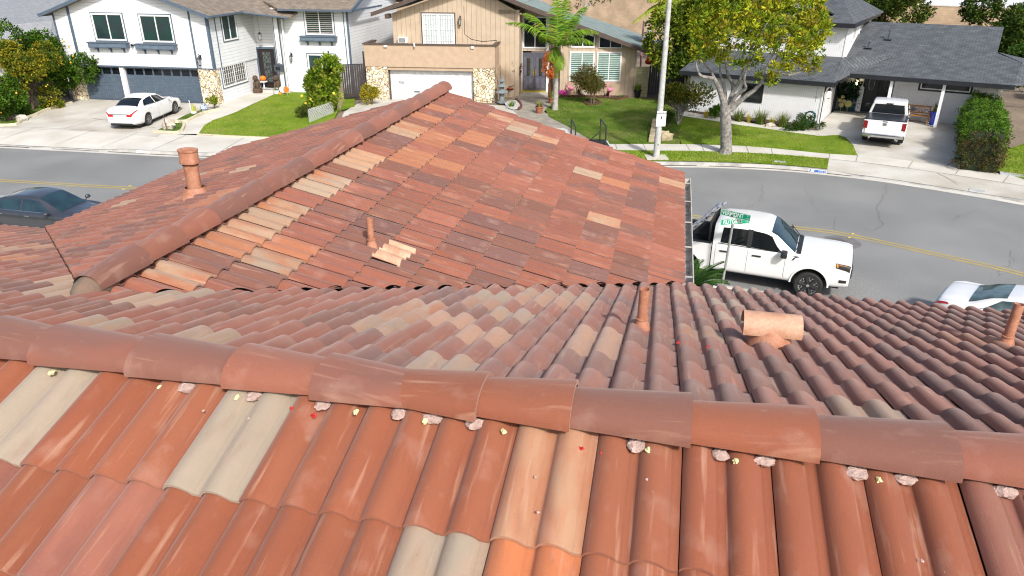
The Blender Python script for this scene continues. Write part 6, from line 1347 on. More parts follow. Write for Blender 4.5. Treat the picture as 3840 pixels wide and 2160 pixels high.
# ------------------------------------------------------------------ walls, neighbours, street furniture, garden things
BLOCKT = brick_mat('tan_block', (.50, .37, .25), (.44, .33, .225), (.33, .26, .19), .40, .20, plane='xz', msize=.008, noise=.2, nscale=.8)
BLOCKC = brick_mat('cream_block', (.46, .42, .24), (.43, .39, .22), (.30, .27, .16), .40, .20, plane='hz', msize=.01, noise=.15)
def wall(name, label, p0, p1, h, th, m, z=.4, cap=None, cat='wall'):
    p0, p1 = Vector((*p0[:2], 0)), Vector((*p1[:2], 0)); d_ = p1-p0; t = thing(name, label, cat, (p0.x, p0.y, z), math.atan2(d_.y, d_.x)); b = MB(); b.box(0, d_.length, -th/2, th/2, -.5, h); b.build('blockwork', m, t)
    if cap: b = MB(); b.box(-.02, d_.length+.02, -th/2-.03, th/2+.03, h+.001, h+.06); b.build('coping', cap, t)
    return t
wall('boundary_wall', 'long tan block boundary wall across the background behind the houses', (-14, 94.1), (52, 54.3), 4.5, .3, BLOCKT, .4, mat('pale_coping', (.60, .53, .42), .8))
drape('freeway', [(-60, 135), (-60, 400), (260, 400), (260, -20), (72, 44), (52, 57.5), (10, 82.5), (-30, 107)], mat('pale_concrete_road', (.60, .60, .59), .8, var=.03, scale=.2), 0, zf=lambda x, y: .55, step=40)
q = Vector((41.5, 66.5, 0)); b = MB()
for o in (0, 9): b.box(-60, 60, o, o+.9, 3.6, 4.3)
b2 = thing('median_barrier', 'white concrete road barrier running beyond the tan boundary wall', 'barrier', q+Vector((5, 12, .5)), R_(-31)); bb = MB(); bb.prism([(-.35, 0), (.35, 0), (.12, .9), (-.12, .9)], -60, 60, 'x'); bb.build('barrier', mat('barrier_white', (.72, .73, .74), .7), b2)
# left neighbour with grey roofs
nb = thing('grey_roofed_house', 'pale house with grey shingle roofs at the far left behind the orange trees', 'house', (-31.5, 47.2, .5), R_(-10)); b = MB()
b.box(-12, -1.2, 0, 10, -.5, 2.6); b.prism([(-6.6, 2.6), (-1.2, 2.6), (-3.9, 3.75)], 0, 10, 'y'); b.box(-14, 12, 9, 22, -.5, 3.2); b.build('wall', WHT, nb)
b = MB(); slab(b, [(-3.9, -.4, 3.9), (-.7, -.4, 2.55), (-.7, 9, 2.55), (-3.9, 9, 3.9)], .1); slab(b, [(-7.6, -.4, 2.4), (-3.9, -.4, 3.9), (-3.9, 9, 3.9), (-7.6, 9, 2.4)], .1); b.build('roof', SHL, nb)
b = MB(); slab(b, [(-16, 4.5, 2.6), (9.3, 4.5, 2.6), (9.3, 14, 5.4), (-16, 14, 5.4)], .12); b.build('roof', mat('grey_shingle_plain', (.22, .235, .25), .9, var=.08, scale=3, fine=.15, fscale=8), nb)
b = MB(); slab(b, [(-16, 14, 5.4), (9.3, 14, 5.4), (12, 24, 8.2), (-16, 24, 8.2)], .12); b.build('roof', mat('pale_shingle_plain', (.29, .31, .33), .9, var=.08, scale=3, fine=.18, fscale=6), nb)
b = MB(); b.prism([(-3.9, 3.72), (-3.9, 3.92), (-.6, 2.55), (-.6, 2.33)], -.5, -.402, 'y'); b.build('bargeboard', WHT, nb)
b = MB(); b.cyl(-2.2, 14.2, 5.3, 6.2, .16, n=12); b.cyl(-2.2, 14.2, 6.2, 6.35, .22, n=12); b.build('chimney_pipe', mat('cream_metal', (.60, .55, .45), .6), nb)
# side gates
def gate(name, label, p0, p1, h, z=.5, arch=False, pers=False):
    p0, p1 = Vector((*p0[:2], 0)), Vector((*p1[:2], 0)); d_ = p1-p0; w_ = d_.length; t = thing(name, label, 'gate', (p0.x, p0.y, z), math.atan2(d_.y, d_.x)); b = MB()
    if arch:
        pts = [(w_/2+w_/2*math.cos(a), 0, h-.35+.35*math.sin(a)) for a in [math.pi*i/14 for i in range(15)]]; b.tube(pts, .03, 6)
    else: b.box(0, w_, -.03, .03, h-.06, h)
    b.box(0, .06, -.03, .03, 0, h-.3); b.box(w_-.06, w_, -.03, .03, 0, h-.3); b.box(0, w_, -.025, .025, .1, .16); b.build('gate_frame', BLK, t)
    b = MB(); n = int(w_/.13)
    for k in range(n):
        x = (k+.5)*w_/n; hh = h-.35+.33*math.sqrt(max(0, 1-((x-w_/2)/(w_/2))**2)) if arch else h-.07; b.box(x-.058, x+.058, -.012, .012, .12, hh)
    b.build('gate_boards', mat('dark_gate', (.035, .028, .030), .6, var=.1), t); return t
gate('side_gate', 'dark brown boarded gate between block wall and stone pier', (-10.55, 46.2), (-9.15, 46.72), 2.15)
gate('side_gate', 'black arched gate in the passage behind the brown gate', (-11.3, 50.2), (-9.4, 50.0), 2.5, arch=True)
gate('side_gate', 'dark arched gate right of the tan house, behind the frangipani bush', (8.75, 47.8), (11.0, 47.3), 2.1, arch=True)
gate('side_gate', 'black slatted gate left of the blue-grey garage, behind the orange trees', (-31.3, 47.4), (-27.95, 46.7), 1.9)
wall('garden_wall', 'cream block wall between the lemon tree and the brown gate', GT(1272, 412)-Vector((0, 0, 0)), (-10.6, 46.2), 1.75, .2, BLOCKC, .35)
wall('garden_wall', 'short cream block wall between the tan house and its dark gate', (7.75, 47.65), (8.7, 47.8), 1.85, .2, BLOCKC, .45)
wall('garden_wall', 'cream block wall under the dark trees, left of the white garage', (11.0, 47.2), (10.3, 43.0), 1.9, .2, BLOCKC, .45)
# white lattice leaning by the lemon tree
p0, p1 = GT(1160, 462), GT(1252, 425); t = thing('lattice_panel', 'white diamond lattice panel standing before the lemon tree', 'lattice', p0, math.atan2((p1-p0).y, (p1-p0).x)); ln = (p1-p0).length; b = MB(); hh = .75
for k in range(-4, int(ln/.19)+1):
    for sg in (1, -1):
        x0 = k*.19; x1 = x0+hh; 
        a, c = max(0, x0), min(ln, x1)
        if c-a < .05: continue
        za, zc = ((a-x0), (c-x0)) if sg > 0 else (hh-(a-x0), hh-(c-x0)); o_ = .008*sg
        b.add([(a, o_, za-.02), (c, o_, zc-.02), (c, o_, zc+.02), (a, o_, za+.02), (a, o_+.008, za-.02), (c, o_+.008, zc-.02), (c, o_+.008, zc+.02), (a, o_+.008, za+.02)], [(0, 1, 2, 3), (7, 6, 5, 4), (0, 4, 5, 1), (3, 2, 6, 7), (0, 3, 7, 4), (1, 5, 6, 2)])
b.build('slats', WHT, t)
# street lamp with warning sign
base = Vector((6.74, 33.36, .18)); t = thing('street_lamp', 'tall pale concrete street lamp post with white warning sign, between the two lawns', 'street lamp', base)
b = MB(); b.cyl(0, 0, -.02, 8.6, .155, .085, 20); b.build('post', mat('pale_post', (.47, .475, .46), .75, var=.12, scale=6, fine=.15, fscale=30), t, smooth=True)
b = MB(); b.box(-.5, .5, -.45, .45, -.1, .03); b.build('footing', CONC, t)
b = MB(); b.tube([(0, 0, 8.5), (0, -.4, 8.9), (0, -1.8, 9.1)], .05, 8); b.box(-.16, .16, -2.4, -1.75, 9.02, 9.16, .03); b.build('lamp_arm', mat('pale_post', (.47, .475, .46), .7), t)
sg = MB(); zs = 1.48; sg.box(-.225, .225, -.20, -.19, zs, zs+.68, .004); s = sg.build('sign_panel', mat('sign_white', (.74, .75, .76), .4, var=.0), t); s.rotation_euler = (0, 0, R_(8)); INK = mat('sign_ink', (.05, .05, .06), .6); s.location = (.02, .02, 0)
text('WARNING', .095, INK, s, 'lettering', (0, -.204, zs+.60), (R_(90), 0, 0), .001, bold=.003)
b = MB(); b.box(-.21, .21, -.204, -.201, zs+.535, zs+.545); b.ball((0, -.203, zs+.44), (.028, .003, .03), 10, 6); b.prism([(-.04, zs+.34), (.05, zs+.34), (.035, zs+.42), (-.01, zs+.45)], -.205, -.201, 'y'); b.build('pictogram', INK, s)
text('NEIGHBORHOOD WATCH', .034, INK, s, 'lettering', (0, -.204, zs+.24), (R_(90), 0, 0), .001)
for k, w_ in enumerate((.34, .32, .26)): text(('ALL SUSPICIOUS PERSONS AND', 'ACTIVITIES ARE REPORTED TO', 'OUR POLICE DEPARTMENT')[k], .022, INK, s, 'lettering', (0, -.204, zs+.17-k*.05), (R_(90), 0, 0), .001)
text('9', .14, INK, t, 'lettering', (.01, -.152, .62), (R_(90), 0, 0), .002); text('27', .08, INK, t, 'lettering', (-.01, -.152, .45), (R_(90), 0, 0), .002)
# street name sign
def P2(u, v, Y): return PL(u, v, Y)
bp = Vector((5.99, 18.84, .14)); topp = PL(2747, 845, 18.75); t = thing('street_name_sign', 'galvanised post with two green street name blades beside the parked white pickup', 'street sign', bp)
tv = topp-bp; b = MB(); b.tube([(0, 0, -.1), tuple(tv)], .034, 14); b.build('post', mat('galvanised', (.40, .42, .41), .5, metal=.4, var=.1, scale=9), t, smooth=True)
GRN = mat('sign_green', (.0, .30, .17), .4, var=.02); SW = mat('sign_lettering', (.80, .82, .80), .5)
def blade(word, sub, ang, z, L_, tilt=0.):
    s = thing('x', '', '') if False else None
    b = MB(); b.box(-L_/2, L_/2, -.006, .006, 0, .17, .002); o = b.build('name_blade', GRN, t); o.location = (tv.x+math.cos(ang)*.06, tv.y, tv.z+z); o.rotation_euler = (0, 0, ang)
    text(word, .165, SW, o, 'lettering', (-L_*.09, -.0085, .083), (R_(90), 0, 0), .001, sx=.80, bold=.003); text(sub, .055, SW, o, 'lettering', (L_*.42, -.0085, .122), (R_(90), 0, 0), .001); text('7100', .042, SW, o, 'lettering', (L_*.41, -.0085, .048), (R_(90), 0, 0), .001)
    b = MB(); e = .006
    for q in ((-L_/2, L_/2, 0, .008), (-L_/2, L_/2, .162, .17), (-L_/2, -L_/2+.008, .008, .162), (L_/2-.008, L_/2, .008, .162)): b.box(q[0], q[1], -.0085, -.0065, q[2], q[3])
    b.build('border', SW, o); return o
b = MB(); b.tube([(tv.x, tv.y, tv.z-.03), (tv.x, tv.y, tv.z+.06)], .045, 12); b.box(tv.x-.02, tv.x+.02, tv.y-.02, tv.y+.02, tv.z+.22, tv.z+.32); b.build('bracket', mat('galvanised', (.4, .4, .4)), t)
blade('RUTGERS', 'AVE', R_(10), .03, .84); blade('VERMONT', 'ST', R_(-40), .215, .84)
# painted house number on the right kerb
a, c = G(3031, 643, .0), G(3099, 652, .0); ang = math.atan2((c-a).y, (c-a).x); o = thing('kerb_number', 'blue and white painted number 7161 on the kerb face before the charcoal roofed house', 'kerb number', a.lerp(c, .5)+Vector((math.sin(ang), -math.cos(ang), 0))*.014, ang); ln = (c-a).length
PB = mat('paint_blue', (.01, .12, .50), .6); b = MB(); b.add([(-ln/2, -.015, .012), (ln/2, -.015, .012), (ln/2, .03, .132), (-ln/2, .03, .132)], [(0, 1, 2, 3)]); b.build('white_ground', mat('paint_white', (.76, .76, .74), .7), o)
b = MB(); b.add([(-ln*.18, -.016, .03), (ln*.45, -.016, .03), (ln*.45, .022, .115), (-ln*.18, .022, .115)], [(0, 1, 2, 3)]); b.add([(-ln*.44, -.016, .03), (-ln*.37, -.016, .03), (-ln*.37, .022, .115), (-ln*.44, .022, .115)], [(0, 1, 2, 3)]); b.build('blue_field', PB, o)
text('7161', .105, mat('paint_white', (.8, .8, .8)), o, 'lettering', (ln*.22, -.012, .072), (R_(66), 0, 0), .001, sx=1.5); text('T', .10, PB, o, 'lettering', (-ln*.29, -.012, .072), (R_(66), 0, 0), .001, sx=1.3)
a, c = G(512, 574, .0), G(572, 577, .0); ang = math.atan2((c-a).y, (c-a).x); ln = (c-a).length; o = thing('kerb_number', 'white painted number 7141 on the kerb face before the left driveway', 'kerb number', a.lerp(c, .5)+Vector((math.sin(ang), -math.cos(ang), 0))*.014, ang)
b = MB(); b.add([(-ln/2, -.015, .012), (ln/2, -.015, .012), (ln/2, .03, .132), (-ln/2, .03, .132)], [(0, 1, 2, 3)]); b.build('white_ground', mat('paint_white', (.76, .76, .74), .7), o); text('7141', .10, INK, o, 'lettering', (-ln*.1, -.012, .072), (R_(66), 0, 0), .001, sx=1.4)
# garden kerbing and rocks on the left
KS = mat('cream_edging', (.56, .51, .36), .85, var=.1, scale=5)
def edging(name, label, pts, w=.16, h=.13, m=KS, cat='garden edging'):
    P = catmull([(p.x, p.y) for p in [GT(*q) for q in pts]], .35); o0 = P[0].copy(); o0.z = terr(o0.x, o0.y); t = thing(name, label, cat, o0); b = MB(); vs = []
    for i, p in enumerate(P):
        d_ = (P[min(i+1, len(P)-1)]-P[max(i-1, 0)]).normalized(); s_ = Vector((-d_.y, d_.x, 0))*w/2; z = terr(p.x, p.y)-o0.z; q = p-Vector((o0.x, o0.y, 0))
        vs += [(*(q-s_).xy, z-.05), (*(q-s_*.8).xy, z+h), (*(q+s_*.8).xy, z+h), (*(q+s_).xy, z-.05)]
    n = len(P); b.add(vs, [(4*i+j, 4*i+4+j, 4*i+5+j, 4*i+1+j) for i in range(n-1) for j in (0, 1, 2)]+[(0, 1, 2, 3), (4*n-1, 4*n-2, 4*n-3, 4*n-4)]); b.build('edging', m, t); return t
edging('garden_edging', 'cream kerbing round the grass strip under the orange trees', [(270, 388), (180, 413), (135, 433), (95, 447), (60, 470), (0, 473)])
edging('garden_edging', 'cream kerbing between the left driveway and the curved path', [(828, 412), (760, 428), (700, 457), (660, 460), (640, 455), (685, 462), (690, 478), (668, 500), (575, 497)])
edging('garden_edging', 'low cream kerb along the lower edge of the left lawn', [(740, 505), (850, 512), (965, 517), (1150, 524)], .1, .07)
drape('grass_strip', px([(268, 387), (180, 412), (130, 430), (75, 430), (70, 420), (130, 400), (210, 384)]), LAWN2, .03, drop=.04); drape('grass_strip', px([(120, 440), (60, 468), (0, 470), (-20, 452), (0, 440), (60, 442)]), LAWN2, .03, drop=.04)
drape('grass_strip', px([(826, 413), (760, 427), (700, 456), (650, 456), (700, 430), (760, 412)]), LAWN2, .02); drape('grass_strip', px([(684, 462), (686, 478), (665, 497), (580, 495), (612, 478), (645, 462)]), LAWN2, .02)
ROCK = mat('pale_rock', (.52, .47, .40), .9, var=.2, scale=6, bump=.6, bscale=20)
def rock(label, u, v, r, seed, m=ROCK, off=0):
    p = GT(u, v); b = MB(); b.ball((0, 0, r[2]*.6), r, 9, 6, .22, seed); o = b.build('rock', m, None); o.location = p; tag(o, label, 'rock'); return o
rock('white boulder on the grass patch by the left driveway', 633, 483, (.36, .28, .34), 1); rock('pale rock under the low orange tree, the nearest', 85, 452, (.36, .25, .2), 2); rock('grey rock at the far left under the orange trees', 12, 440, (.4, .3, .3), 3); rock('small pale rock between the two nearer orange trees', 55, 447, (.2, .2, .15), 4)
rock('tan boulder beside the street lamp', 2493, 528, (.42, .28, .30), 5, mat('tan_rock', (.46, .38, .24), .9, var=.15, scale=5)); rock('small rock in the bed before the white garage', 2888, 476, (.28, .15, .14), 6); rock('white flat rock at the left end of the garage bed', 2594, 434, (.2, .13, .09), 7)
# sloping block edging beside the lamp
t = thing('block_border', 'stepped tan block border left of the street lamp foot', 'garden border', GT(2441, 536)); d_ = GT(2455, 470)-GT(2441, 536); b = MB(); L_ = d_.length; t.rotation_euler = (0, 0, math.atan2(d_.y, d_.x))
for k in range(7): b.box(k*L_/7, (k+1)*L_/7-.015, -.14, .12, -.05, .22+.05*k if k < 4 else .5)
b.build('blocks', mat('tan_rock', (.46, .38, .24)), t)
# utility lids
for (u, v, s_, lb) in ((3795, 655, .45, 'grey utility box lid in the right hand lawn'), (3665, 706, .28, 'grey utility box lid in the right hand pavement'), (2925, 608, .25, 'small square meter lid in the verge grass')):
    p = GT(u, v); b = MB(); b.box(-s_, s_, -s_*.6, s_*.6, -.02, .028+.02, .008); o = b.build('utility_lid', mat('lid_grey', (.42, .44, .45), .8, fine=.1), None); o.location = p; o.rotation_euler = (0, 0, R_(-30)); o.location.z = (apr(p.x, p.y)-.035 if 'pavement' in lb else p.z-.02); tag(o, lb, 'utility lid')
# brick log edging and the ring round the shrub
LOG = mat('red_brown_edging', (.14, .055, .035), .8, var=.25, scale=6)
def logs(label, pts, h=.2):
    P = catmull([(p.x, p.y) for p in [GT(*q) for q in pts]], .13); o0 = GT(*pts[0]); t = thing('log_edging', label, 'garden edging', o0); b = MB(); rg = random.Random(len(pts))
    for p in P: b.cyl(p.x-o0.x, p.y-o0.y, terr(p.x, p.y)-o0.z-.03, terr(p.x, p.y)-o0.z+h*rg.uniform(.75, 1.1), .06, n=7)
    b.build('logs', LOG, t); t['kind_note'] = ''; del t['kind_note']; return t
logs('scalloped red-brown edging along the flower bed under the blinds windows', [(2098, 362), (2130, 366), (2200, 366), (2270, 371), (2320, 376), (2352, 368)], .17)
logs('red-brown ring edging round the foot of the weeping shrub', [(2190, 385), (2205, 376), (2235, 376), (2250, 388), (2235, 396), (2205, 397), (2190, 385)], .12)
logs('curved red-brown edging round the white stones by the tan garage', [(1935, 375), (1950, 390), (1955, 402), (1945, 414)], .16)
c0 = GT(2221, 387); b = MB(); b.cyl(c0.x, c0.y, terr(c0.x, c0.y)+.02, terr(c0.x, c0.y)+.045, .55, n=24); struct(b.build('flower_bed', SOIL)); drape('flower_bed', px([(2098, 356), (2352, 358), (2350, 366), (2270, 369), (2200, 364), (2110, 364)]), SOIL, .04)
drape('white_stones', px([(1890, 385), (1935, 377), (1952, 392), (1950, 410), (1925, 415), (1900, 405)]), mat('white_pebbles', (.62, .58, .55), .8, var=.25, scale=9, bump=1, bscale=20, fine=.3, fscale=14), .05, 'stuff')
# pots, figures and seasonal things
POT = mat('terracotta_pot', (.34, .12, .06), .8, var=.1); PBL = mat('black_pot', (.02, .02, .024), .5)
def pot(label, u, v, r, h, m, fol=None, base=None, name='potted_plant', lift=0.):
    p = base if base else GT(u, v); p = p+Vector((0, 0, lift)); t = thing(name, label, 'potted plant', p); b = MB(); b.lathe([(r*.62, 0), (r*.9, h*.85), (r*1.05, h*.86), (r*1.05, h), (r*.85, h), (r*.8, h*.85)], 16); b.build('pot', m, t, smooth=True)
    if fol: fol(t, h)
    return t
def f_tuft(rr, hh, n, pal, w=.02, seed=1):
    def f(t, h): o = tuft('', '', 0, 0, rr, hh, n, pal, seed, w=w, par=t, loc=Vector((0, 0, 0))); o.location = (0, 0, h*.9)
    return f
def f_leaf(rr, c, n, ls, pal, seed=1):
    def f(t, h):
        leaves('foliage', t, blob((0, 0, h+c), rr, n, .1, seed), 16, ls, ls*.45, pal, seed); b = MB(); b.tube([(0, 0, h*.8), (0, 0, h+c)], .02, 6); b.build('stem', BARKB, t)
    return f
GRL = [(.14, .22, .03), (.20, .26, .05), (.26, .22, .06)]
pot('terracotta pot with pale bromeliads alone on the gravel path', 2022, 425, .24, .38, POT, f_tuft(.5, .5, 60, [(.28, .26, .08), (.16, .2, .04), (.36, .26, .16)], .028, 1))
pot('broad terracotta pot with green plant against the palm trunk', 2069, 388, .24, .34, POT, f_tuft(.35, .6, 50, GRL, .022, 2))
pot('black tub with a small red maple left of the dark front door', 1931, 356, .30, .72, PBL, f_leaf((.55, .4, .6), .9, 60, .09, [(.06, .012, .015), (.10, .02, .02)], 3))
pot('yellow-green potted shrub left of the red chair', 1890, 350, .2, .4, POT, f_leaf((.4, .35, .6), .8, 50, .10, [(.16, .18, .03), (.28, .20, .04), (.10, .14, .02)], 4))
pot('dark pot with leafy plant at the right corner of the tan house', 2390, 362, .26, .42, PBL, f_tuft(.5, .55, 60, [(.12, .22, .03), (.17, .28, .03)], .03, 5))
# tower of orange flowers
p = GT(2060, 375); t = thing('flower_column', 'tall column of bright orange blossom beside the palm trunk, right of the front door', 'flowers', p); b = MB(); b.tube([(0, 0, 0), (0, 0, 2.6)], [.05, .03], 8); b.box(-.09, .09, -.09, .09, 0, 1.); b.build('stake', mat('rust_post', (.25, .09, .03), .8), t)
leaves('blossom', t, blob((-.05, 0, 2.05), (.42, .3, .85), 90, .1, 6), 14, .10, .08, [(1.0, .20, .02), (1.0, .32, .03), (.95, .45, .25)], 6)
p = GT(2068, 372); t = thing('birdfeeder_post', 'dark post carrying a red and white basket behind the orange blossom', 'post', p); b = MB(); b.tube([(0, .1, 0), (0, .1, 3.3)], .09, 8); b.build('post', BRN, t); b = MB(); b.ball((-.12, .05, 2.75), (.33, .25, .22), 12, 8); b.build('basket', mat('red_basket', (.20, .03, .04), .7, var=.4, scale=10, col2=(.5, .4, .4)), t, smooth=True)
# red chair
p = GT(1913, 358); t = thing('garden_chair', 'black metal chair with red cushion and pink pillow by the tan wall', 'chair', p, R_(-60)); b = MB()
for x in (-.26, .26):
    for y in (-.24, .24): b.tube([(x, y, 0), (x, y, .62 if y < 0 else .95)], .02, 6)
    b.tube([(x, -.24, .62), (x, .24, .64)], .02, 6)
b.box(-.26, .26, -.26, .26, .40, .43); b.tube([(-.26, .24, .94), (.26, .24, .94)], .02, 6); b.tube([(-.26, .24, .7), (.26, .24, .7)], .015, 6); b.build('chair_frame', BLK, t)
b = MB(); b.box(-.24, .24, -.24, .22, .431, .52, .03); b.build('seat_cushion', mat('red_cushion', (.50, .09, .04), .8), t); b = MB(); b.box(-.22, .22, .12, .22, .53, .95, .04); b.build('pillow', mat('pink_pillow', (.60, .22, .20), .8, var=.2, scale=9), t)
# lantern pagoda
p = GT(1882, 385); t = thing('stone_pagoda', 'tiered grey garden pagoda lantern at the end of the stone pier', 'ornament', p); b = MB(); b.lathe([(.30, 0), (.30, .08), (.16, .10), (.16, .55), (.40, .60), (.42, .64), (.14, .80), (.14, .95), (.32, .99), (.10, 1.15), (.10, 1.25), (.22, 1.29), (.05, 1.45), (.03, 1.7)], 12); b.build('tiers', mat('weathered_stone', (.20, .23, .24), .8, var=.2), t)
# pink flamingos
PK = mat('flamingo_pink', (.78, .22, .36), .5)
for i, (u, v, lb) in enumerate([(2140, 362, 'pink flamingo ornament left of the weeping shrub'), (2287, 366, 'pink flamingo ornament right of the weeping shrub')]):
    p = GT(u, v); t = thing('flamingo', lb, 'ornament', p, R_(20 if i else -20), 'pink flamingo ornaments'); b = MB(); b.ball((0, 0, .50), (.20, .11, .13), 12, 8); b.tube([(-.15, 0, .55), (-.25, 0, .72), (-.18, 0, .88), (-.06, 0, .86), (-.04, 0, .80)], [.05, .03, .028, .03, .012], 8); b.build('body', PK, t, smooth=True)
    b = MB(); b.tube([(.03, .02, .42), (.02, .02, 0)], .010, 5); b.tube([(-.03, -.02, .42), (-.05, -.02, 0)], .010, 5); b.build('leg', PK, t)
p = GT(2112, 360); t = thing('magenta_flowers', 'clump of magenta flowers at the left end of the log edging', 'flowers', p); leaves('blossom', t, blob((0, 0, .2), (.32, .2, .16), 50, .06, 3), 10, .06, .05, [(.60, .03, .40), (.70, .10, .50)], 3)
p = GT(2195, 362); t = thing('stone_ball', 'pale rounded stone ornament behind the weeping shrub', 'ornament', p); b = MB(); b.ball((0, 0, .22), (.26, .2, .24), 12, 8, .08, 2); b.build('stone', ROCK, t, smooth=True)
# halloween things by the white house door
PUM = mat('pumpkin_orange', (.75, .20, .01), .5)
def pumpkin(label, p, r, m=PUM):
    t = thing('pumpkin', label, 'pumpkin', p); b = MB(); n = 24; vs = []; M_ = 9
    for j in range(M_+1):
        a = -math.pi/2+math.pi*j/M_
        for k in range(n): f = 1-.10*abs(math.sin(k*math.pi/n*4)); vs.append((r*f*math.cos(a)*math.cos(2*math.pi*k/n), r*f*math.cos(a)*math.sin(2*math.pi*k/n), r*.78+r*.78*math.sin(a)))
    b.add(vs, [(j*n+k, j*n+(k+1) % n, (j+1)*n+(k+1) % n, (j+1)*n+k) for j in range(M_) for k in range(n)]); b.build('rind', m, t, smooth=True); b = MB(); b.tube([(0, 0, r*1.5), (.02, 0, r*1.75)], .02, 6); b.build('stalk', BARKB, t)
H1M = Matrix.Translation((o1[0], o1[1], z1)) @ Matrix.Rotation(A1, 4, 'Z')
def H1P(x, y, z=0.): return H1M @ Vector((x, y, z))
FIG = mat('carved_wood_figure', (.12, .075, .045), .85, col2=(.05, .032, .02), scale=14, bump=1, bscale=30)
def figure(label, p):
    t = thing('lion_statue', label, 'statue', p, A1); b = MB(); b.box(-.24, .24, -.22, .22, 0, .34, .04); b.ball((0, .03, .62), (.20, .2, .34), 12, 8, .05, 2); b.ball((0, -.12, .98), (.17, .17, .18), 12, 8, .1, 3); b.tube([(-.1, -.14, .75), (-.12, -.2, .36)], .06, 8); b.tube([(.1, -.14, .75), (.12, -.2, .36)], .06, 8); b.ball((0, -.28, .93), (.08, .09, .07), 8, 6); b.build('statue', FIG, t, smooth=True)
figure('brown carved lion statue on the left of the entry path', H1P(.45, 4.0)); figure('brown carved lion statue close to the porch post', H1P(1.75, 4.3, .0))
t = thing('side_table', 'small white round table with an orange pumpkin beside the black door', 'table', H1P(.42, 4.95, .16)); b = MB(); b.cyl(0, 0, .42, .47, .26, n=18); b.cyl(0, 0, 0, .42, .05, n=8); b.cyl(0, 0, 0, .03, .18, n=12); b.build('table', WHT, t)
t['label'] = 'small white round table left of the black front door'
pumpkin('large orange pumpkin on the small white table', H1P(.42, 4.95, .64), .22); pumpkin('small orange pumpkin at the foot of the porch post, upper one', H1P(2.2, 3.85, .05), .13); pumpkin('small yellow-orange pumpkin on the lawn edge by the flower bucket', H1P(2.25, 3.55, 0), .14, mat('pumpkin_yellow', (.78, .34, .02), .5))
t = thing('flower_bucket', 'white bucket of small white flowers at the porch post', 'bucket', H1P(1.9, 3.75, 0)); b = MB(); b.lathe([(.13, 0), (.17, .28), (.15, .28)], 14); b.build('bucket', WHT, t); leaves('blossom', t, blob((0, 0, .34), (.17, .17, .08), 20, .05, 3), 8, .06, .05, [(.6, .6, .58), (.12, .18, .05)], 4)
t = thing('yard_decoration', 'flat orange and white yard decoration on two stakes in the lawn', 'decoration', H1P(2.75, 3.4, 0), A1)
for nm, x0, m in (('orange_panel', .0, PUM), ('white_panel', -.26, WHT)): b = MB(); b.tube([(x0, 0, .40), (x0, .03, .40)], [.2, .2], 14); b.build(nm, m, t)
b = MB(); b.tube([(-.24, .01, 0), (-.24, .01, .3)], .012, 5); b.tube([(.05, .01, 0), (.05, .01, .3)], .012, 5); b.build('stakes', WHT, t)
b = MB(); b.box(-.45, .45, -.28, .28, 0, .02); o = b.build('door_mat', brick_mat('chequer_mat', (.7, .7, .7), (.02, .02, .02), (.02, .02, .02), .1, .1, plane='xy', msize=.001, noise=.02)); o.location = H1P(.8, 4.7, .162); o.rotation_euler = (0, 0, A1); tag(o, 'black and white chequered doormat before the black door', 'doormat')
# small garden objects by the sedan
p = GT(627, 497); b = MB(); b.tube([(0, 0, 0), (-.02, 0, .95)], .022, 6); o = b.build('garden_stake', mat('rusty_iron', (.12, .06, .04), .8)); o.location = p; tag(o, 'thin rusty stake in front of the white boulder', 'stake')
p = GT(725, 425); t = thing('cactus', 'small yellow-green cactus pot with a white stake beside the driveway', 'cactus', p); b = MB(); b.tube([(0, 0, .1), (.04, 0, .55)], [.09, .05], 8); b.tube([(.1, 0, .1), (.16, 0, .42)], [.07, .04], 8); b.build('stem', mat('cactus_green', (.35, .38, .06), .6), t); b = MB(); b.tube([(-.1, 0, 0), (-.12, 0, .75)], .02, 6); b.cyl(.04, 0, 0, .12, .16, n=12); b.build('stake', WHT, t)
p = GT(767, 418); t = thing('blue_vase', 'blue and white patterned jar on the grass by the stone pier', 'vase', p); b = MB(); b.lathe([(.12, 0), (.22, .18), (.16, .34), (.1, .42), (.12, .46)], 14); b.build('jar', mat('blue_white_glaze', (.60, .65, .70), .3, col2=(.05, .12, .30), scale=22, lo=.48, hi=.54), t, smooth=True)
# porch things at the white house on the right
H3M = Matrix.Translation((o3[0], o3[1], .46)) @ Matrix.Rotation(A3, 4, 'Z')
def H3P(x, y, z=0.): return H3M @ Vector((x, y, z))
WD = mat('honey_wood', (.42, .19, .055), .5, var=.2, scale=6)
t = thing('park_bench', 'honey coloured wooden bench with crossed back on the porch', 'bench', H3P(4.35, 3.15, .03), A3)
b = MB(); 
for k in range(4): b.box(-.72, .72, -.22+k*.12, -.12+k*.12, .42, .45)
b.build('seat', WD, t); b = MB(); b.box(-.72, .72, .28, .32, .84, .92); b.box(-.72, .72, .28, .32, .50, .56)
for x in (-.72, -.24, .24): b.box(x, x+.02, .285, .315, .56, .84); b.add([(x+.02, .29, .56), (x+.07, .29, .56), (x+.48, .29, .84), (x+.43, .29, .84)], [(0, 1, 2, 3)]); b.add([(x+.43, .295, .56), (x+.48, .295, .56), (x+.07, .295, .84), (x+.02, .295, .84)], [(0, 1, 2, 3)])
b.build('backrest', WD, t)
for x in (-.7, .64):
    for y in (-.2, .26): b = MB(); b.box(x, x+.06, y, y+.06, 0, .62 if y < 0 else .92); b.build('leg', WD, t)
    b = MB(); b.box(x-.01, x+.07, -.22, .3, .62, .66); b.build('armrest', WD, t)
SN = [(.05, .09, .03), (.14, .15, .05), (.04, .07, .025)]
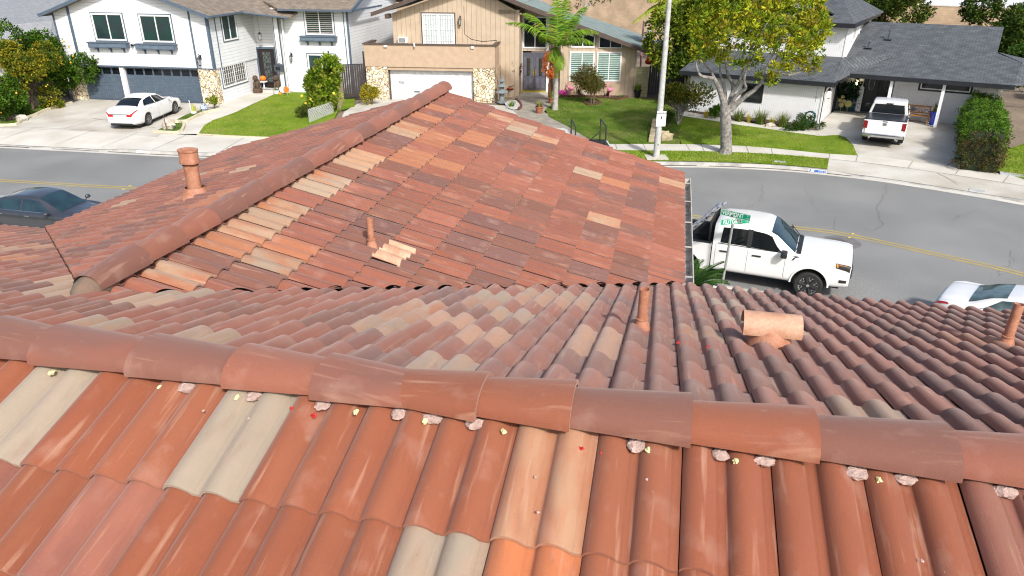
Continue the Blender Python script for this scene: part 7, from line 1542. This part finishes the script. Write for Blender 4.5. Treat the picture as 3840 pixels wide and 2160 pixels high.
pot('cobalt blue glazed pot of upright leaves between bench and porch post', 0, 0, .24, .72, mat('cobalt_glaze', (.01, .03, .38), .15, coat=.6), f_tuft(.3, .65, 40, SN, .035, 8), H3P(5.28, 3.0, .03))
pot('spiky dark plant in a pot behind the left end of the bench', 0, 0, .2, .45, PBL, f_tuft(.55, .95, 30, SN, .035, 9), H3P(3.5, 3.45, .03))
GP = mat('green_glaze', (.02, .10, .09), .25)
pot('teal pot with tall dark leafy plant against the porch pier', 0, 0, .2, .36, GP, f_leaf((.35, .3, .6), .7, 50, .14, [(.02, .05, .03), (.03, .07, .03)], 10), H3P(.45, 4.9, .03)); pot('teal pot with tall spiky plant under the porch lantern', 0, 0, .2, .36, GP, f_leaf((.3, .3, .75), .9, 50, .14, [(.02, .05, .03), (.03, .08, .04)], 11), H3P(.92, 5.0, .03))
CAC = mat('cactus_pad', (.48, .42, .14), .6)
for i, (x, z, lb) in enumerate(((.42, .55, 'tan metal prickly pear ornament before the porch pots'), (.78, .48, 'tan metal sunburst ornament beside the prickly pear'))):
    t = thing('metal_flower', lb, 'ornament', H3P(x, 4.55, .03), A3); b = MB()
    for (dx, dz, r) in (((0, .35, .14), (-.12, .6, .11), (.12, .58, .11), (0, .82, .10)) if i == 0 else ((0, .45, .20),)): b.tube([(dx, 0, dz), (dx, .03, dz)], r, 14)
    b.tube([(0, .015, 0), (0, .015, .4)], .015, 5); b.build('discs', CAC, t)
t = thing('porch_sign', 'narrow white board reading AUTUMN leaning beside the black front door', 'sign', H3P(1.28, 5.05, .03), A3); b = MB(); b.prism([(-.13, 0), (.13, 0), (.13, 1.35), (0, 1.5), (-.13, 1.35)], -.02, .02, 'y'); b.build('board', WHT, t)
for i, c_ in enumerate('AUTUMN'): text(c_, .17, INK, t, 'lettering', (0, -.022, 1.22-i*.2), (R_(90), 0, 0), .001)
t = thing('hose_reel', 'dark green hose reel at the corner of the white garage', 'hose reel', H3P(-.35, -.45, 0), A3); b = MB()
for a in range(3): b.tube([(.26*math.cos(k*.52), -.08+a*.08, .5+.26*math.sin(k*.52)) for k in range(13)], .035, 6)
b.box(-.2, .2, -.15, .15, .0, .18); b.box(-.25, -.21, -.12, .12, 0, .7); b.box(.21, .25, -.12, .12, 0, .7); b.build('reel', mat('dark_teal', (.01, .06, .06), .5), t)
# shelves with clutter beside the tan house
p = Vector((8.6, 50.3, .5)); t = thing('storage_rack', 'pinkish metal shelf rack with pots beside the tan house, above the dark gate', 'shelf', p, R_(-5)); PR = mat('pink_rack', (.45, .25, .24), .6); b = MB()
for x in (0, 2.1):
    for y in (0, .6): b.box(x, x+.06, y, y+.06, 0, 4.3)
for z in (2.1, 2.9, 3.55, 4.2): b.box(0, 2.16, 0, .66, z, z+.06)
b.build('shelves', PR, t)
def clutter(label, q, r, m, cat='box', nm='storage_bin', seed=1):
    b = MB(); b.box(-r[0], r[0], -r[1], r[1], 0, r[2], min(r)*.25); b.box(-r[0]*1.05, r[0]*1.05, -r[1]*1.05, r[1]*1.05, r[2]*.85, r[2]*.95); o = b.build(nm, m); o.location = p+Vector(q); tag(o, label, cat)
clutter('white pot on the upper shelf of the pink rack', (.45, .1, 3.62), (.16, .16, .3), WHT, 'pot', 'white_pot'); clutter('white bin on the middle shelf of the pink rack', (.5, .15, 2.97), (.28, .2, .32), WHT); clutter('pale blue folded table top on the middle shelf of the rack', (1.45, .15, 2.97), (.5, .25, .14), mat('pale_blue_top', (.35, .42, .50), .5))
t = thing('canoe_bag', 'bright orange padded bag slung low in front of the rack', 'bag', p+Vector((1.0, -.25, 1.9)), R_(0)); b = MB(); b.ball((0, 0, .15), (.75, .3, .30), 12, 8, .06, 3); b.build('bag', mat('orange_fabric', (.70, .10, .01), .7, var=.1), t, smooth=True); b = MB()
for x in (-.3, .05, .35): b.tube([(x+.31*math.cos(a)*.2, .31*math.cos(a), .15+.31*math.sin(a)) for a in [i*.5236 for i in range(13)]], .02, 5)
b.build('strap', BLK, t); t.rotation_euler = (0, R_(-22), 0)
t = thing('garden_shed', 'dark green translucent shed panel right of the pink rack', 'shed', (11.0, 50.8, .5), R_(-5)); b = MB(); b.box(-.1, 2.6, 0, 1.6, 0, 3.9); b.build('wall', mat('dark_green_panel', (.02, .045, .042), .25, var=.4, scale=2), t); b = MB(); b.box(-.2, 2.7, -.1, 1.7, 3.9, 4.0); b.build('roof', BLK, t)
# caravan edge and green bin by the right hand wall
t = thing('white_caravan', 'white vehicle body with blue stripe at the right edge beyond the hedge', 'caravan', (33.4, 44.5, .5), R_(-31)); b = MB(); b.box(0, 5, 0, 2.2, .5, 2.7, .12); b.build('body', WHT, t); b = MB(); b.box(.2, 5, -.02, -.002, 1.9, 2.0); b.build('stripe', PB, t)
for x in (1.2, 3.4): b = MB(); b.tube([(x, -.02, .35), (x, .2, .35)], .34, 18); b.build('wheel', TYRE, t)
